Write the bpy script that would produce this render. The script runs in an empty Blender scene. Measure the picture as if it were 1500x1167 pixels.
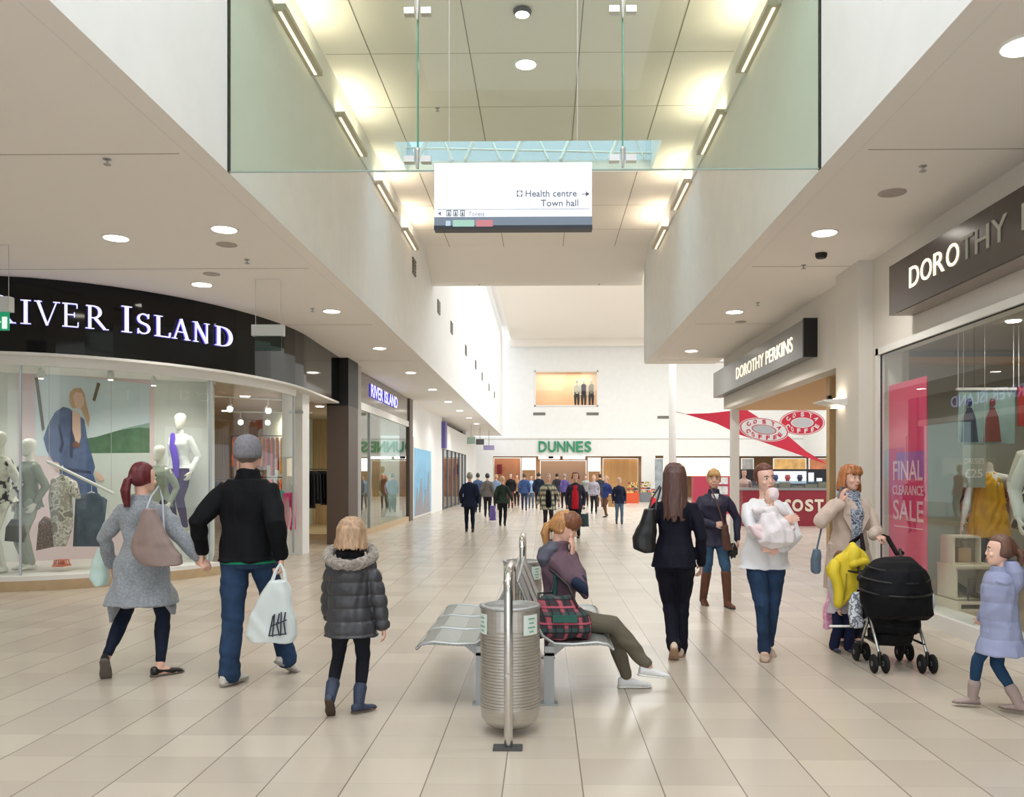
import bpy, math, random
import numpy as np
from mathutils import Vector, Matrix
random.seed(7); np.random.seed(7)
SC = bpy.context.scene
COL = SC.collection
PI = math.pi
F = 1258.0
YAW = math.radians(0.9)
EYE = 1.58

def px(x, y, Y):
    """world point at depth Y seen at photo pixel x, y"""
    u = (x-777.2)/F; v = (697-y)/F
    dx = u*math.cos(YAW)-math.sin(YAW); dy = u*math.sin(YAW)+math.cos(YAW)
    t = Y/dy
    return Vector((dx*t, Y, EYE+v*t))
def pxf(x, y, z=0.0):
    """world point at height z seen at photo pixel x, y"""
    u = (x-777.2)/F; v = (697-y)/F
    dx = u*math.cos(YAW)-math.sin(YAW); dy = u*math.sin(YAW)+math.cos(YAW)
    t = (z-EYE)/v
    return Vector((dx*t, dy*t, z))

# ---------------------------------------------------------------- materials
def lin(c):
    return tuple(((v/255.0)/12.92 if v/255.0 <= .04045 else ((v/255.0+.055)/1.055)**2.4) for v in c)+(1.0,)
MATS = {}
def nodes(m):
    m.use_nodes = True
    return m.node_tree, m.node_tree.nodes, m.node_tree.links
def mat(name, c, rough=.6, metal=0.0, spec=.5, var=.0, scale=30, bump=0.0, bscale=200, emis=0.0, stretch=None, coat=0.0, sheen=0.0):
    if name in MATS: return MATS[name]
    m = bpy.data.materials.new(name); nt, N, L = nodes(m)
    b = N['Principled BSDF']
    b.inputs['Base Color'].default_value = lin(c)
    b.inputs['Roughness'].default_value = rough
    b.inputs['Metallic'].default_value = metal
    b.inputs['Specular IOR Level'].default_value = spec if (rough < .68 or metal) else .2
    b.inputs['Coat Weight'].default_value = coat
    b.inputs['Sheen Weight'].default_value = sheen
    tc = N.new('ShaderNodeTexCoord'); mp = N.new('ShaderNodeMapping')
    L.new(tc.outputs['Object'], mp.inputs['Vector'])
    if stretch: mp.inputs['Scale'].default_value = stretch
    if var:
        n = N.new('ShaderNodeTexNoise'); n.inputs['Scale'].default_value = scale; n.inputs['Detail'].default_value = 4
        L.new(mp.outputs[0], n.inputs['Vector'])
        r = N.new('ShaderNodeValToRGB')
        lc = lin(c)
        r.color_ramp.elements[0].position = .3; r.color_ramp.elements[1].position = .7
        r.color_ramp.elements[0].color = tuple(v*(1-var) for v in lc[:3])+(1,)
        r.color_ramp.elements[1].color = tuple(min(1, v*(1+var)) for v in lc[:3])+(1,)
        L.new(n.outputs['Fac'], r.inputs['Fac']); L.new(r.outputs['Color'], b.inputs['Base Color'])
    if bump:
        n2 = N.new('ShaderNodeTexNoise'); n2.inputs['Scale'].default_value = bscale
        L.new(mp.outputs[0], n2.inputs['Vector'])
        bp = N.new('ShaderNodeBump'); bp.inputs['Strength'].default_value = bump; bp.inputs['Distance'].default_value = .01
        L.new(n2.outputs['Fac'], bp.inputs['Height']); L.new(bp.outputs['Normal'], b.inputs['Normal'])
    if emis:
        b.inputs['Emission Color'].default_value = lin(c); b.inputs['Emission Strength'].default_value = emis
    MATS[name] = m
    return m
def glassmat(name, tint=(225, 240, 232), refl=1.0, ior=1.5):
    if name in MATS: return MATS[name]
    m = bpy.data.materials.new(name); nt, N, L = nodes(m)
    N.remove(N['Principled BSDF']); out = N['Material Output']
    t = N.new('ShaderNodeBsdfTransparent'); t.inputs['Color'].default_value = lin(tint)
    g = N.new('ShaderNodeBsdfGlossy'); g.inputs['Roughness'].default_value = .01
    g.inputs['Color'].default_value = (refl, refl, refl, 1)
    fr = N.new('ShaderNodeFresnel'); fr.inputs['IOR'].default_value = ior
    mx = N.new('ShaderNodeMixShader')
    ge = N.new('ShaderNodeNewGeometry'); sb = N.new('ShaderNodeMath'); sb.operation = 'SUBTRACT'; sb.inputs[0].default_value = 1; L.new(ge.outputs['Backfacing'], sb.inputs[1])
    mu = N.new('ShaderNodeMath'); mu.operation = 'MULTIPLY'; L.new(fr.outputs[0], mu.inputs[0]); L.new(sb.outputs[0], mu.inputs[1])
    L.new(mu.outputs[0], mx.inputs[0]); L.new(t.outputs[0], mx.inputs[1]); L.new(g.outputs[0], mx.inputs[2])
    L.new(mx.outputs[0], out.inputs['Surface'])
    MATS[name] = m
    return m
def emit(name, c, s):
    if name in MATS: return MATS[name]
    m = bpy.data.materials.new(name); nt, N, L = nodes(m)
    b = N['Principled BSDF']; b.inputs['Base Color'].default_value = lin(c)
    b.inputs['Emission Color'].default_value = lin(c); b.inputs['Emission Strength'].default_value = s
    MATS[name] = m
    return m
def plaid(name, cols, sc):
    """woven check of several colours"""
    m = bpy.data.materials.new(name); nt, N, L = nodes(m); b = N['Principled BSDF']; b.inputs['Roughness'].default_value = .85
    tc = N.new('ShaderNodeTexCoord'); sp = N.new('ShaderNodeSeparateXYZ'); L.new(tc.outputs['Object'], sp.inputs[0])
    def bands(sock, s, ph, thr):
        a = N.new('ShaderNodeMath'); a.operation = 'MULTIPLY_ADD'; a.inputs[1].default_value = s; a.inputs[2].default_value = ph; L.new(sock, a.inputs[0])
        f = N.new('ShaderNodeMath'); f.operation = 'FRACT'; L.new(a.outputs[0], f.inputs[0])
        g = N.new('ShaderNodeMath'); g.operation = 'LESS_THAN'; g.inputs[1].default_value = thr; L.new(f.outputs[0], g.inputs[0])
        return g.outputs[0]
    ad = N.new('ShaderNodeMath'); ad.operation = 'ADD'; L.new(sp.outputs[0], ad.inputs[0]); L.new(sp.outputs[1], ad.inputs[1])
    prev = None
    cur = lin(cols[0])
    for i, (c, s, ph, thr, ax) in enumerate(cols[1:]):
        mx = N.new('ShaderNodeMix'); mx.data_type = 'RGBA'
        if prev is None: mx.inputs[6].default_value = cur
        else: L.new(prev, mx.inputs[6])
        mx.inputs[7].default_value = lin(c)
        k = bands(ad.outputs[0] if ax == 'x' else sp.outputs[2], s*sc, ph, thr)
        h = N.new('ShaderNodeMath'); h.operation = 'MULTIPLY'; h.inputs[1].default_value = .75; L.new(k, h.inputs[0])
        L.new(h.outputs[0], mx.inputs[0]); prev = mx.outputs[2]
    L.new(prev, b.inputs['Base Color'])
    MATS[name] = m
    return m
def multi(name, cols, scale=12, rough=.8, kind='voronoi'):
    """irregular print of flat colour patches"""
    m = bpy.data.materials.new(name); nt, N, L = nodes(m); b = N['Principled BSDF']; b.inputs['Roughness'].default_value = rough
    tc = N.new('ShaderNodeTexCoord')
    n = N.new('ShaderNodeTexNoise'); n.inputs['Scale'].default_value = scale; n.inputs['Detail'].default_value = 1.5
    L.new(tc.outputs['Object'], n.inputs['Vector'])
    r = N.new('ShaderNodeValToRGB'); r.color_ramp.interpolation = 'CONSTANT'
    e = r.color_ramp.elements
    e[0].position = 0; e[0].color = lin(cols[0])
    k = len(cols)
    e[1].position = .36; e[1].color = lin(cols[1])
    for i in range(2, k):
        q = e.new(.36+.3*(i-1)/(k-1)); q.color = lin(cols[i])
    L.new(n.outputs['Fac'], r.inputs[0]); L.new(r.outputs[0], b.inputs['Base Color'])
    MATS[name] = m
    return m

# ---------------------------------------------------------------- objects
ORG = {}
def empty(name, loc, label, cat, group=None, rz=0):
    o = bpy.data.objects.new(name, None); COL.objects.link(o)
    o.location = loc; o.empty_display_size = .1
    o['label'] = label; o['category'] = cat
    if group: o['group'] = group
    ORG[o.name] = Vector(loc)
    return o
def tag(o, label, cat, group=None):
    o['label'] = label; o['category'] = cat
    if group: o['group'] = group
    return o
def struct(o):
    o['kind'] = 'structure'; return o
class MB:
    def __init__(s): s.v = []; s.f = []; s.mi = []; s.cm = 0
    def add(s, vs, fs):
        b = len(s.v); s.v += [tuple(map(float, q)) for q in vs]
        s.f += [tuple(b+i for i in q) for q in fs]; s.mi += [s.cm]*len(fs); return s
    def box(s, x0, x1, y0, y1, z0, z1, M=None):
        vs = [(x, y, z) for x in (x0, x1) for y in (y0, y1) for z in (z0, z1)]
        if M is not None: vs = [tuple(M @ Vector(q)) for q in vs]
        return s.add(vs, [(0,1,3,2),(4,6,7,5),(0,4,5,1),(2,3,7,6),(0,2,6,4),(1,5,7,3)])
    def slab(s, a, b, w, z0, z1):
        """upright slab between plan points a and b, thickness w to the left"""
        a = Vector(a[:2]); b = Vector(b[:2]); d = (b-a).normalized(); n = Vector((-d.y, d.x))*w
        P = [a, b, b+n, a+n]
        vs = [(p.x, p.y, z0) for p in P]+[(p.x, p.y, z1) for p in P]
        return s.add(vs, [(3,2,1,0),(4,5,6,7),(0,1,5,4),(1,2,6,5),(2,3,7,6),(3,0,4,7)])
    def prism(s, pts, vec):
        n = len(pts); vec = Vector(vec)
        vs = [Vector(p) for p in pts]; vs += [p+vec for p in vs]
        return s.add(vs, [tuple(range(n-1, -1, -1)), tuple(range(n, 2*n))]+[(i, (i+1) % n, n+(i+1) % n, n+i) for i in range(n)])
    def loft(s, secs, n=16, pw=1.0, cap=True):
        vs = []
        for c, a, b in secs:
            c = Vector(c); a = Vector(a); b = Vector(b)
            for i in range(n):
                t = 2*PI*i/n; ct = math.cos(t); st = math.sin(t)
                if pw != 1: ct = math.copysign(abs(ct)**pw, ct); st = math.copysign(abs(st)**pw, st)
                vs.append(c+a*ct+b*st)
        fs = []
        for k in range(len(secs)-1):
            for i in range(n):
                j = (i+1) % n
                fs.append((k*n+i, k*n+j, (k+1)*n+j, (k+1)*n+i))
        if cap: fs.append(tuple(range(n-1, -1, -1))); fs.append(tuple((len(secs)-1)*n+i for i in range(n)))
        return s.add(vs, fs)
    def tube(s, pts, rs, n=10, rnd=True, flat=1.0, up=None):
        pts = [Vector(p) for p in pts]
        if not hasattr(rs, '__len__'): rs = [rs]*len(pts)
        if rnd:
            d0 = (pts[0]-pts[1]).normalized(); d1 = (pts[-1]-pts[-2]).normalized()
            r0, r1 = rs[0], rs[-1]
            pts = [pts[0]+d0*r0*.95, pts[0]+d0*r0*.6]+pts+[pts[-1]+d1*r1*.6, pts[-1]+d1*r1*.95]
            rs = [r0*.25, r0*.8]+list(rs)+[r1*.8, r1*.25]
        secs = []; ref = Vector(up) if up is not None else None
        pa = None
        for i, p in enumerate(pts):
            d = (pts[min(i+1, len(pts)-1)]-pts[max(i-1, 0)])
            if d.length < 1e-9: d = Vector((0, 0, 1))
            d.normalize()
            if ref is not None: a = d.cross(ref)
            elif pa is None: a = d.cross(Vector((0, 0, 1)) if abs(d.z) < .9 else Vector((0, 1, 0)))
            else: a = pa-d*pa.dot(d)
            if a.length < 1e-6: a = d.orthogonal()
            a.normalize(); pa = a; b = d.cross(a)
            secs.append((p, a*rs[i], b*rs[i]*flat))
        return s.loft(secs, n)
    def ell(s, c, a, b, cc, n=16, m=10):
        """ellipsoid with three axis vectors"""
        c = Vector(c); a = Vector(a); b = Vector(b); cc = Vector(cc)
        secs = []
        for i in range(m+1):
            t = PI*i/m; r = max(math.sin(t), .03)
            secs.append((c-cc*math.cos(t), a*r, b*r))
        return s.loft(secs, n)
    def lathe(s, c, prof, n=24, axis=None):
        c = Vector(c)
        A, B, U = Vector((1, 0, 0)), Vector((0, 1, 0)), Vector((0, 0, 1))
        if axis is not None:
            U = Vector(axis).normalized(); A = U.orthogonal().normalized(); B = U.cross(A)
        return s.loft([(c+U*z, A*r, B*r) for r, z in prof], n)
    def build(s, name, m, parent=None, smooth=False, origin=None):
        V = np.array(s.v, dtype=float)
        if parent is not None: o0 = ORG[parent.name]
        elif origin is not None: o0 = Vector(origin)
        else:
            lo = V.min(0); hi = V.max(0); o0 = Vector(((lo[0]+hi[0])/2, (lo[1]+hi[1])/2, lo[2]))
        V = V-np.array(o0)
        me = bpy.data.meshes.new(name); me.from_pydata(V.tolist(), [], s.f)
        for k in (m if isinstance(m, (list, tuple)) else [m]): me.materials.append(k)
        if s.cm: me.polygons.foreach_set('material_index', s.mi)
        if smooth: me.polygons.foreach_set('use_smooth', [True]*len(me.polygons))
        me.update()
        o = bpy.data.objects.new(name, me); COL.objects.link(o)
        if parent is not None: o.parent = parent
        else: o.location = o0
        ORG[o.name] = o0
        return o
def dup(root, loc, label=None, group=None, rz=None):
    c = root.copy(); COL.objects.link(c); c.location = loc
    if rz is not None: c.rotation_euler.z = rz
    if label: c['label'] = label
    if group: c['group'] = group
    def rec(a, b):
        for ch in list(a.children):
            d = ch.copy(); COL.objects.link(d); d.parent = b; rec(ch, d)
    rec(root, c)
    return c
def bevel(o, w=.01, seg=2):
    b = o.modifiers.new('bevel', 'BEVEL'); b.width = w; b.segments = seg; b.limit_method = 'ANGLE'; return o

# ---------------------------------------------------------------- lettering
def text_polys(txt, size, bold=0.0, extr=.01, align='LEFT', spacing=1.0):
    cu = bpy.data.curves.new('t', 'FONT'); cu.body = txt; cu.size = size; cu.extrude = extr; cu.offset = bold
    cu.align_x = align; cu.space_character = spacing; cu.resolution_u = 4
    o = bpy.data.objects.new('t', cu); COL.objects.link(o)
    dg = bpy.context.evaluated_depsgraph_get(); dg.update()
    me = bpy.data.meshes.new_from_object(o.evaluated_get(dg))
    vs = [tuple(v.co) for v in me.vertices]; fs = [tuple(p.vertices) for p in me.polygons]
    bpy.data.objects.remove(o); bpy.data.curves.remove(cu); bpy.data.meshes.remove(me)
    return vs, fs
def text(name, txt, size, org, right, up, m, parent, bold=0.0, extr=.008, align='LEFT', sx=1.0, sy=1.0, spacing=1.0):
    vs, fs = text_polys(txt, size, bold, extr, align, spacing)
    R = Vector(right).normalized(); U = Vector(up).normalized(); Nn = R.cross(U)
    O = Vector(org)
    b = MB(); b.add([O+R*x*sx+U*y*sy+Nn*z for x, y, z in vs], fs)
    return b.build(name, m, parent)
# ================================================================= MATERIALS OF THE PLACE
M_wall = mat('white_plaster', (236, 235, 232), .75, var=.02, scale=3)
M_ceil = mat('ceiling_paint', (246, 241, 235), .8)
M_ceil2 = mat('upper_ceiling_paint', (244, 238, 230), .8)
M_trimw = mat('white_trim', (232, 230, 225), .5)
M_groove = mat('shadow_gap', (120, 112, 104), .9)
M_black = mat('black_gloss', (6, 5, 6), .06, spec=.35)
M_darkbr = mat('dark_brown_cladding', (84, 70, 62), .45, spec=.5)
M_blackm = mat('black_matt', (16, 14, 14), .5)
M_steel = mat('brushed_steel', (196, 194, 190), .32, 1.0, var=.06, scale=8, stretch=(1, 1, 12))
M_steel2 = mat('polished_steel', (205, 203, 200), .18, 1.0)
M_galv = mat('satin_grey_metal', (176, 178, 178), .4, .85)
M_glass = glassmat('clear_glass', (248, 251, 249))
M_screen = glassmat('smoke_screen_glass', (243, 249, 244), refl=.5, ior=1.4)
M_gedge = mat('green_glass_edge', (70, 160, 125), .15, spec=.6)
M_gedge.node_tree.nodes['Principled BSDF'].inputs['Transmission Weight'].default_value = .3
M_lamp = emit('lamp_white', (255, 250, 238), 14)
M_warm = emit('strip_lamp', (255, 236, 196), 5)
M_wood = mat('pale_wood', (205, 172, 128), .5, var=.12, scale=6, stretch=(1, 1, .15))
M_beige = mat('beige_stone_plinth', (190, 164, 128), .5, var=.06, scale=9)

def floor_material():
    m = bpy.data.materials.new('porcelain_tiles'); nt, N, L = nodes(m); b = N['Principled BSDF']
    tc = N.new('ShaderNodeTexCoord'); sp = N.new('ShaderNodeSeparateXYZ'); L.new(tc.outputs['Object'], sp.inputs[0])
    def math_(op, a, bb=None, c=None):
        n = N.new('ShaderNodeMath'); n.operation = op
        for i, q in enumerate((a, bb, c)):
            if q is None: continue
            if isinstance(q, (int, float)): n.inputs[i].default_value = q
            else: L.new(q, n.inputs[i])
        return n.outputs[0]
    T = .4035
    xx = math_('DIVIDE', math_('ADD', sp.outputs[0], .2086+T*50), T)
    yy = math_('DIVIDE', math_('ADD', sp.outputs[1], -4.40+T*50), T)
    def line(v, w):
        f = math_('FRACT', v); g = math_('ABSOLUTE', math_('SUBTRACT', f, .5))
        return math_('GREATER_THAN', g, .5-w)
    lx = line(xx, .0085); ly = line(yy, .006)
    cx = N.new('ShaderNodeCombineXYZ'); L.new(math_('FLOOR', xx), cx.inputs[0]); L.new(math_('FLOOR', yy), cx.inputs[1])
    wn = N.new('ShaderNodeTexWhiteNoise'); L.new(cx.outputs[0], wn.inputs['Vector'])
    r = N.new('ShaderNodeValToRGB'); r.color_ramp.elements[0].color = lin((190, 178, 163)); r.color_ramp.elements[1].color = lin((204, 192, 176))
    L.new(wn.outputs['Value'], r.inputs[0])
    m1 = N.new('ShaderNodeMix'); m1.data_type = 'RGBA'; m1.inputs[7].default_value = lin((172, 158, 140)); L.new(r.outputs[0], m1.inputs[6]); L.new(math_('MULTIPLY', ly, .45), m1.inputs[0])
    m2 = N.new('ShaderNodeMix'); m2.data_type = 'RGBA'; m2.inputs[7].default_value = lin((118, 106, 96)); L.new(m1.outputs[2], m2.inputs[6]); L.new(math_('MULTIPLY', lx, .9), m2.inputs[0])
    L.new(m2.outputs[2], b.inputs['Base Color'])
    b.inputs['Roughness'].default_value = .24; b.inputs['Specular IOR Level'].default_value = .5
    return m
M_floor = floor_material()

CH = 4.30      # low ceiling
XL, XR = -2.83, 2.45
VC = 7.0       # ceiling over the void
YG = 7.65      # glass screen
YE = 20.9      # end of right bulkhead
YF = 60.0      # far wall
def S(b, name, m=None, smooth=False, origin=None): return struct(b.build(name, m or M_wall, smooth=smooth, origin=origin))

# ---- floor
S(MB().box(-16, 26, -6, 75, -.15, 0), 'floor', M_floor, origin=(0, 0, 0))
# ---- low ceilings either side of the void
S(MB().box(-12, XL-.19, -6, 58, CH, CH+.12), 'ceiling', M_ceil)
S(MB().box(XL-.175, XL-.002, -6, 58, CH, CH+.12), 'trim_1', M_ceil)
S(MB().box(XR+.19, 4.15, -6, YE-.0, CH, CH+.12), 'ceiling_right', M_ceil)
S(MB().box(XR+.002, XR+.175, -6, YE-.002, CH, CH+.12), 'trim_2', M_ceil)
S(MB().box(XL-.3, XL-.01, -6, 58, CH+.05, CH+.3), 'trim_3', M_groove)
S(MB().box(XR+.01, XR+.3, -6, YE-.05, CH+.05, CH+.3), 'trim_4', M_groove)
# ---- bulkheads (upper walls)
S(MB().box(XL-.25, XL, -6, YG, CH+.001, 9.4), 'wall_left_front')
S(MB().box(XL-.25, XL, YG, 21.9, CH+.001, 8.6), 'wall_left_middle')
S(MB().box(XL-.25, XL, 21.9, 58, CH+.001, 11.8), 'wall_left_back')
S(MB().box(XR, XR+.25, -6, YG, CH+.001, 9.4), 'wall_right_front')
S(MB().box(XR, XR+.25, YG, YE, CH+.001, 8.6), 'wall_right_middle')
# atrium top with a rooflight over the viewer, and storey behind
b = MB(); b.box(XL-.25, XR+.25, -6, -2.5, 9.4, 9.6); b.box(XL-.25, XL+.5, -2.5, 7.9, 9.4, 9.6); b.box(XR-.5, XR+.25, -2.5, 7.9, 9.4, 9.6)
S(b, 'ceiling_atrium', M_ceil)
S(MB().box(-9.5, -9.3, -6, 11.2, 0, CH), 'wall_left_unseen', M_wall)  # unseen wall, added to keep open daylight off the left floor
S(MB().box(4.15, 4.4, -6, 1.0, 0, 3.1), 'wall_right_unseen', M_wall)  # unseen wall, added to shut out world light from this side
# ---- void ceiling with skylight opening
SK = (-2.45, 1.9, 13.9, 15.3)
b = MB()
b.box(XL, XR, YG+.05, SK[2], VC, VC+.15); b.box(XL, XR, SK[3], 20.3, VC, VC+.15)
b.box(XL, SK[0], SK[2], SK[3], VC, VC+.15); b.box(SK[1], XR, SK[2], SK[3], VC, VC+.15)
S(b, 'ceiling_void', M_ceil2)
b = MB(); b.prism([(XL, 20.3, VC), (XL, 21.5, 6.43), (XL, 21.9, 6.43), (XL, 21.9, 11.8), (XL, 21.3, 11.8), (XL, 20.3, VC+.15)], (XR-XL, 0, 0))
S(b, 'ceiling_beam', M_ceil2)
# thin joints of the ceiling boards
n = 5
M_joint = mat('board_joint', (152, 144, 132), .9)
for xx in (-2.23, -.95, .45, 1.66):
    S(MB().box(xx-.006, xx+.006, YG+.3, 13.88, VC-.004, VC), 'trim_%d' % n, M_joint); n += 1
    S(MB().box(xx-.006, xx+.006, 15.32, 20.28, VC-.004, VC), 'trim_%d' % n, M_joint); n += 1
for yy in (11.0, 12.6, 17.2, 18.9):
    S(MB().box(XL+.02, XR-.02, yy-.004, yy+.004, VC-.003, VC), 'trim_%d' % n, mat('soft_joint', (180, 172, 160), .9)); n += 1
for (x0, x1) in ((-9.5, XL-.25), (XR+.25, 4.1)):
    for yy in (7.2, 11.2, 15.4, 20.2):
        S(MB().box(x0, x1, yy-.006, yy+.006, CH-.003, CH), 'trim_%d' % n, mat('soft_joint', (180, 172, 160), .9)); n += 1
# skylight well and glazing bars
b = MB(); t = .06
b.box(SK[0]-t, SK[0], SK[2]-t, SK[3]+t, VC+.15, 9.0); b.box(SK[1], SK[1]+t, SK[2]-t, SK[3]+t, VC+.15, 9.0)
b.box(SK[0], SK[1], SK[2]-t, SK[2], VC+.15, 9.0); b.box(SK[0], SK[1], SK[3], SK[3]+t, VC+.15, VC+.2)
S(b, 'trim_40', M_trimw)
sk = empty('skylight', (-.27, 14.6, 7.5), 'glazed skylight with white bracing bars in the upper ceiling behind the hanging sign', 'skylight')
b = MB()
for i in range(8):
    x = SK[0]+(SK[1]-SK[0])*i/7; b.box(x-.02, x+.02, SK[2], SK[3]+1.2, 8.7, 8.78)
for y in (SK[2]+.3, SK[3], SK[3]+.8): b.box(SK[0], SK[1], y-.02, y+.02, 8.7, 8.78)
b.build('glazing_bars', M_trimw, sk)
b = MB()
for i in range(5):
    x = SK[0]+.2+i*.85
    b.tube([(x, SK[3]-.05, VC+.2), (x+.62, SK[3]-.05, 8.6)], .035, 8); b.tube([(x+.62, SK[3]-.05, VC+.2), (x+.0, SK[3]-.05, 8.6)], .022, 8)
b.tube([(SK[0], SK[3]-.05, 7.42), (SK[1], SK[3]-.05, 7.3)], .02, 8)
b.build('truss', M_trimw, sk)
MB().box(SK[0], SK[1], SK[2], SK[3]+1.2, 8.79, 8.81).build('pane', glassmat('roof_glass', (222, 236, 242)), sk)
MB().box(SK[0], SK[1], SK[3]+.02, SK[3]+.035, VC+.2, 8.79).build('pane', glassmat('roof_glass2', (216, 228, 236)), sk)

# ---- big hall beyond the beam
S(MB().box(-2.33, 18, 21.9, YF, 11.1, 11.3), 'ceiling_hall', M_ceil2)
S(MB().box(-2.33, 18, YF-.5, YF, 10.6, 11.1), 'trim_41', M_ceil2)
S(MB().box(XL, -2.33, 21.9, YF, 11.7, 11.8), 'ceiling_cove', M_ceil)
# far wall with shop opening
FX0, FX1 = px(722, 700, YF).x, px(940, 700, YF).x
b = MB()
b.box(-12, FX0, YF, YF+.3, 0, 4.2); b.box(FX0, FX1, YF, YF+.3, 2.96, 4.2)
b.box(FX1, px(960, 0, YF).x, YF, YF+.3, 0, 4.2); b.box(px(960, 0, YF).x, px(972, 0, YF).x, YF, YF+.3, 3., 4.2); b.box(px(972, 0, YF).x, px(990, 0, YF).x, YF, YF+.3, 0, 4.2)
b.box(px(990, 0, YF).x, 26, YF, YF+.3, 2.96, 4.2); b.box(24, 26, YF, YF+.3, 0, 3)
wx0, wx1 = px(783, 0, YF).x, px(876, 0, YF).x
b.box(-12, wx0, YF+.25, YF+.5, 4.2, 11.8); b.box(wx1, 26, YF+.25, YF+.5, 4.2, 11.8)
b.box(wx0, wx1, YF+.25, YF+.5, 4.2, 6.45); b.box(wx0, wx1, YF+.25, YF+.5, 8.93, 11.8)
S(b, 'wall_far')
S(MB().box(-12, 26, YF-.08, YF+.3, 4.18, 4.3), 'trim_42', M_trimw)
S(MB().box(18, 18.3, 21, YF, 3.0, 11.3), 'wall_right_hall', M_wall)
S(MB().box(4.8, 18.2, 20.8, 21.1, CH, 11.3), 'wall_right_return', M_wall)
S(MB().box(XR, 4.8, 20.85, 21.1, CH+.05, 11.3), 'wall_right_end', M_wall)
# ================================================================= LEFT SIDE: curved shop front
EX, EY, EA, EB = -7.9, 16.5, 3.3, 5.0
def ep(t, off=0.0, z=0.0):
    """t: 0 = front of the curve (facing the viewer), 1 = its side facing the mall; then straight on (t>1 by metres)"""
    if t <= 1:
        a = -PI/2+t*PI/2
        x = EX+EA*math.cos(a); y = EY+EB*math.sin(a)
        nx, ny = math.cos(a)/EA, math.sin(a)/EB; l = math.hypot(nx, ny)
        return Vector((x+nx/l*off, y+ny/l*off, z))
    return Vector((EX+EA+off-(t-1)*.03, EY+(t-1), z))
def t_at_px(xp):
    lo, hi = -.4, 1.0
    for _ in range(50):
        mid = (lo+hi)/2; p = ep(mid)
        if 797+p.x/p.y*F < xp: lo = mid
        else: hi = mid
    return (lo+hi)/2
def arcband(t0, t1, o0, o1, z0, z1, n=40):
    secs = []
    for i in range(n+1):
        t = t0+(t1-t0)*i/n
        secs.append([ep(t, o0, z0), ep(t, o1, z0), ep(t, o1, z1), ep(t, o0, z1)])
    b = MB(); vs = [q for s in secs for q in s]; fs = []
    for k in range(n):
        for i in range(4):
            j = (i+1) % 4; fs.append((k*4+i, (k+1)*4+i, (k+1)*4+j, k*4+j))
    fs += [(0, 1, 2, 3), (n*4+3, n*4+2, n*4+1, n*4)]
    b.add(vs, fs); return b
T0 = -.35
shop = empty('shop_fascia', (EX+1, EY-4, 3.28), 'long curved black gloss shop fascia lettered RIVER ISLAND in lit serif capitals', 'shop sign')
arcband(T0, 4.1, -.12, 0, 3.28, CH-.002, 70).build('fascia_panel', M_black, shop, smooth=False)
arcband(T0, 4.1, -.5, -.0, 3.24, 3.279, 70).build('soffit', M_trimw, shop)
# serif capitals drawn as strokes (x, y in cap heights)
def bar(x0, y0, x1, y1, w0, w1=None):
    w1 = w0 if w1 is None else w1
    d = Vector((x1-x0, y1-y0)); nrm = Vector((-d.y, d.x)).normalized()
    return [(x0+nrm.x*w0/2, y0+nrm.y*w0/2), (x0-nrm.x*w0/2, y0-nrm.y*w0/2), (x1-nrm.x*w1/2, y1-nrm.y*w1/2), (x1+nrm.x*w1/2, y1+nrm.y*w1/2)]
def arcs(cx, cy, rx, ry, a0, a1, wf, n=14):
    out = []
    for i in range(n):
        def P(k):
            a = math.radians(a0+(a1-a0)*k/n); w = wf(k/n)/2
            c, s = math.cos(a), math.sin(a)
            return ((cx+(rx+w)*c, cy+(ry+w*.9)*s), (cx+(rx-w)*c, cy+(ry-w*.9)*s))
        p, q = P(i), P(i+1); out.append([p[0], p[1], q[1], q[0]])
    return out
TK, TN = .115, .045
def serif(x, y, w=.26): return bar(x-w/2, y, x+w/2, y, .035)
GL = {
 'I': [bar(.16, 0, .16, 1, TK), serif(.16, .02, .32), serif(.16, .98, .32)],
 'V': [bar(.1, 1, .42, 0, TK, .09), bar(.74, 1, .42, 0, TN), serif(.11, .98), serif(.74, .98, .24)],
 'E': [bar(.16, 0, .16, 1, TK), bar(.02, .02, .62, .02, .045), bar(.02, .98, .58, .98, .045), bar(.16, .52, .48, .52, .045), bar(.58, .98, .58, .8, .04), bar(.62, .02, .62, .22, .04), bar(.48, .62, .48, .42, .04)],
 'R': [bar(.16, 0, .16, 1, TK), serif(.16, .02, .32), bar(.02, .98, .36, .98, .045), bar(.16, .48, .36, .48, .04)]+arcs(.34, .73, .2, .235, -90, 90, lambda u: .05+.08*math.sin(u*PI))+[bar(.36, .48, .72, .02, .12, .1), serif(.76, .02, .2)],
 'S': arcs(.28, .74, .2, .22, 30, 270, lambda u: .05+.06*u)+arcs(.28, .27, .21, .23, 90, -150, lambda u: .11-.06*u)+[bar(.47, .98, .46, .76, .04), bar(.07, .02, .08, .26, .04)],
 'L': [bar(.16, 0, .16, 1, TK), serif(.16, .98, .32), bar(.02, .02, .6, .02, .045), bar(.6, .02, .62, .24, .04)],
 'A': [bar(.42, 1, .1, 0, TN), bar(.42, 1, .74, 0, .1, TK), bar(.22, .36, .62, .36, .04), serif(.1, .02, .24), serif(.74, .02, .28)],
 'N': [bar(.14, 0, .14, 1, TN), bar(.7, 0, .7, 1, TN), bar(.14, 1, .7, 0, TK), serif(.14, .02, .24), serif(.1, .98, .2), serif(.7, .98, .24)],
 'D': [bar(.16, 0, .16, 1, TK), bar(.02, .98, .36, .98, .045), bar(.02, .02, .36, .02, .045)]+arcs(.34, .5, .36, .47, -90, 90, lambda u: .05+.09*math.sin(u*PI)),
}
M_let = emit('lit_letter_face', (214, 214, 255), 1.0)
M_leth = emit('violet_letter_return', (96, 84, 220), .7)
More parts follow.
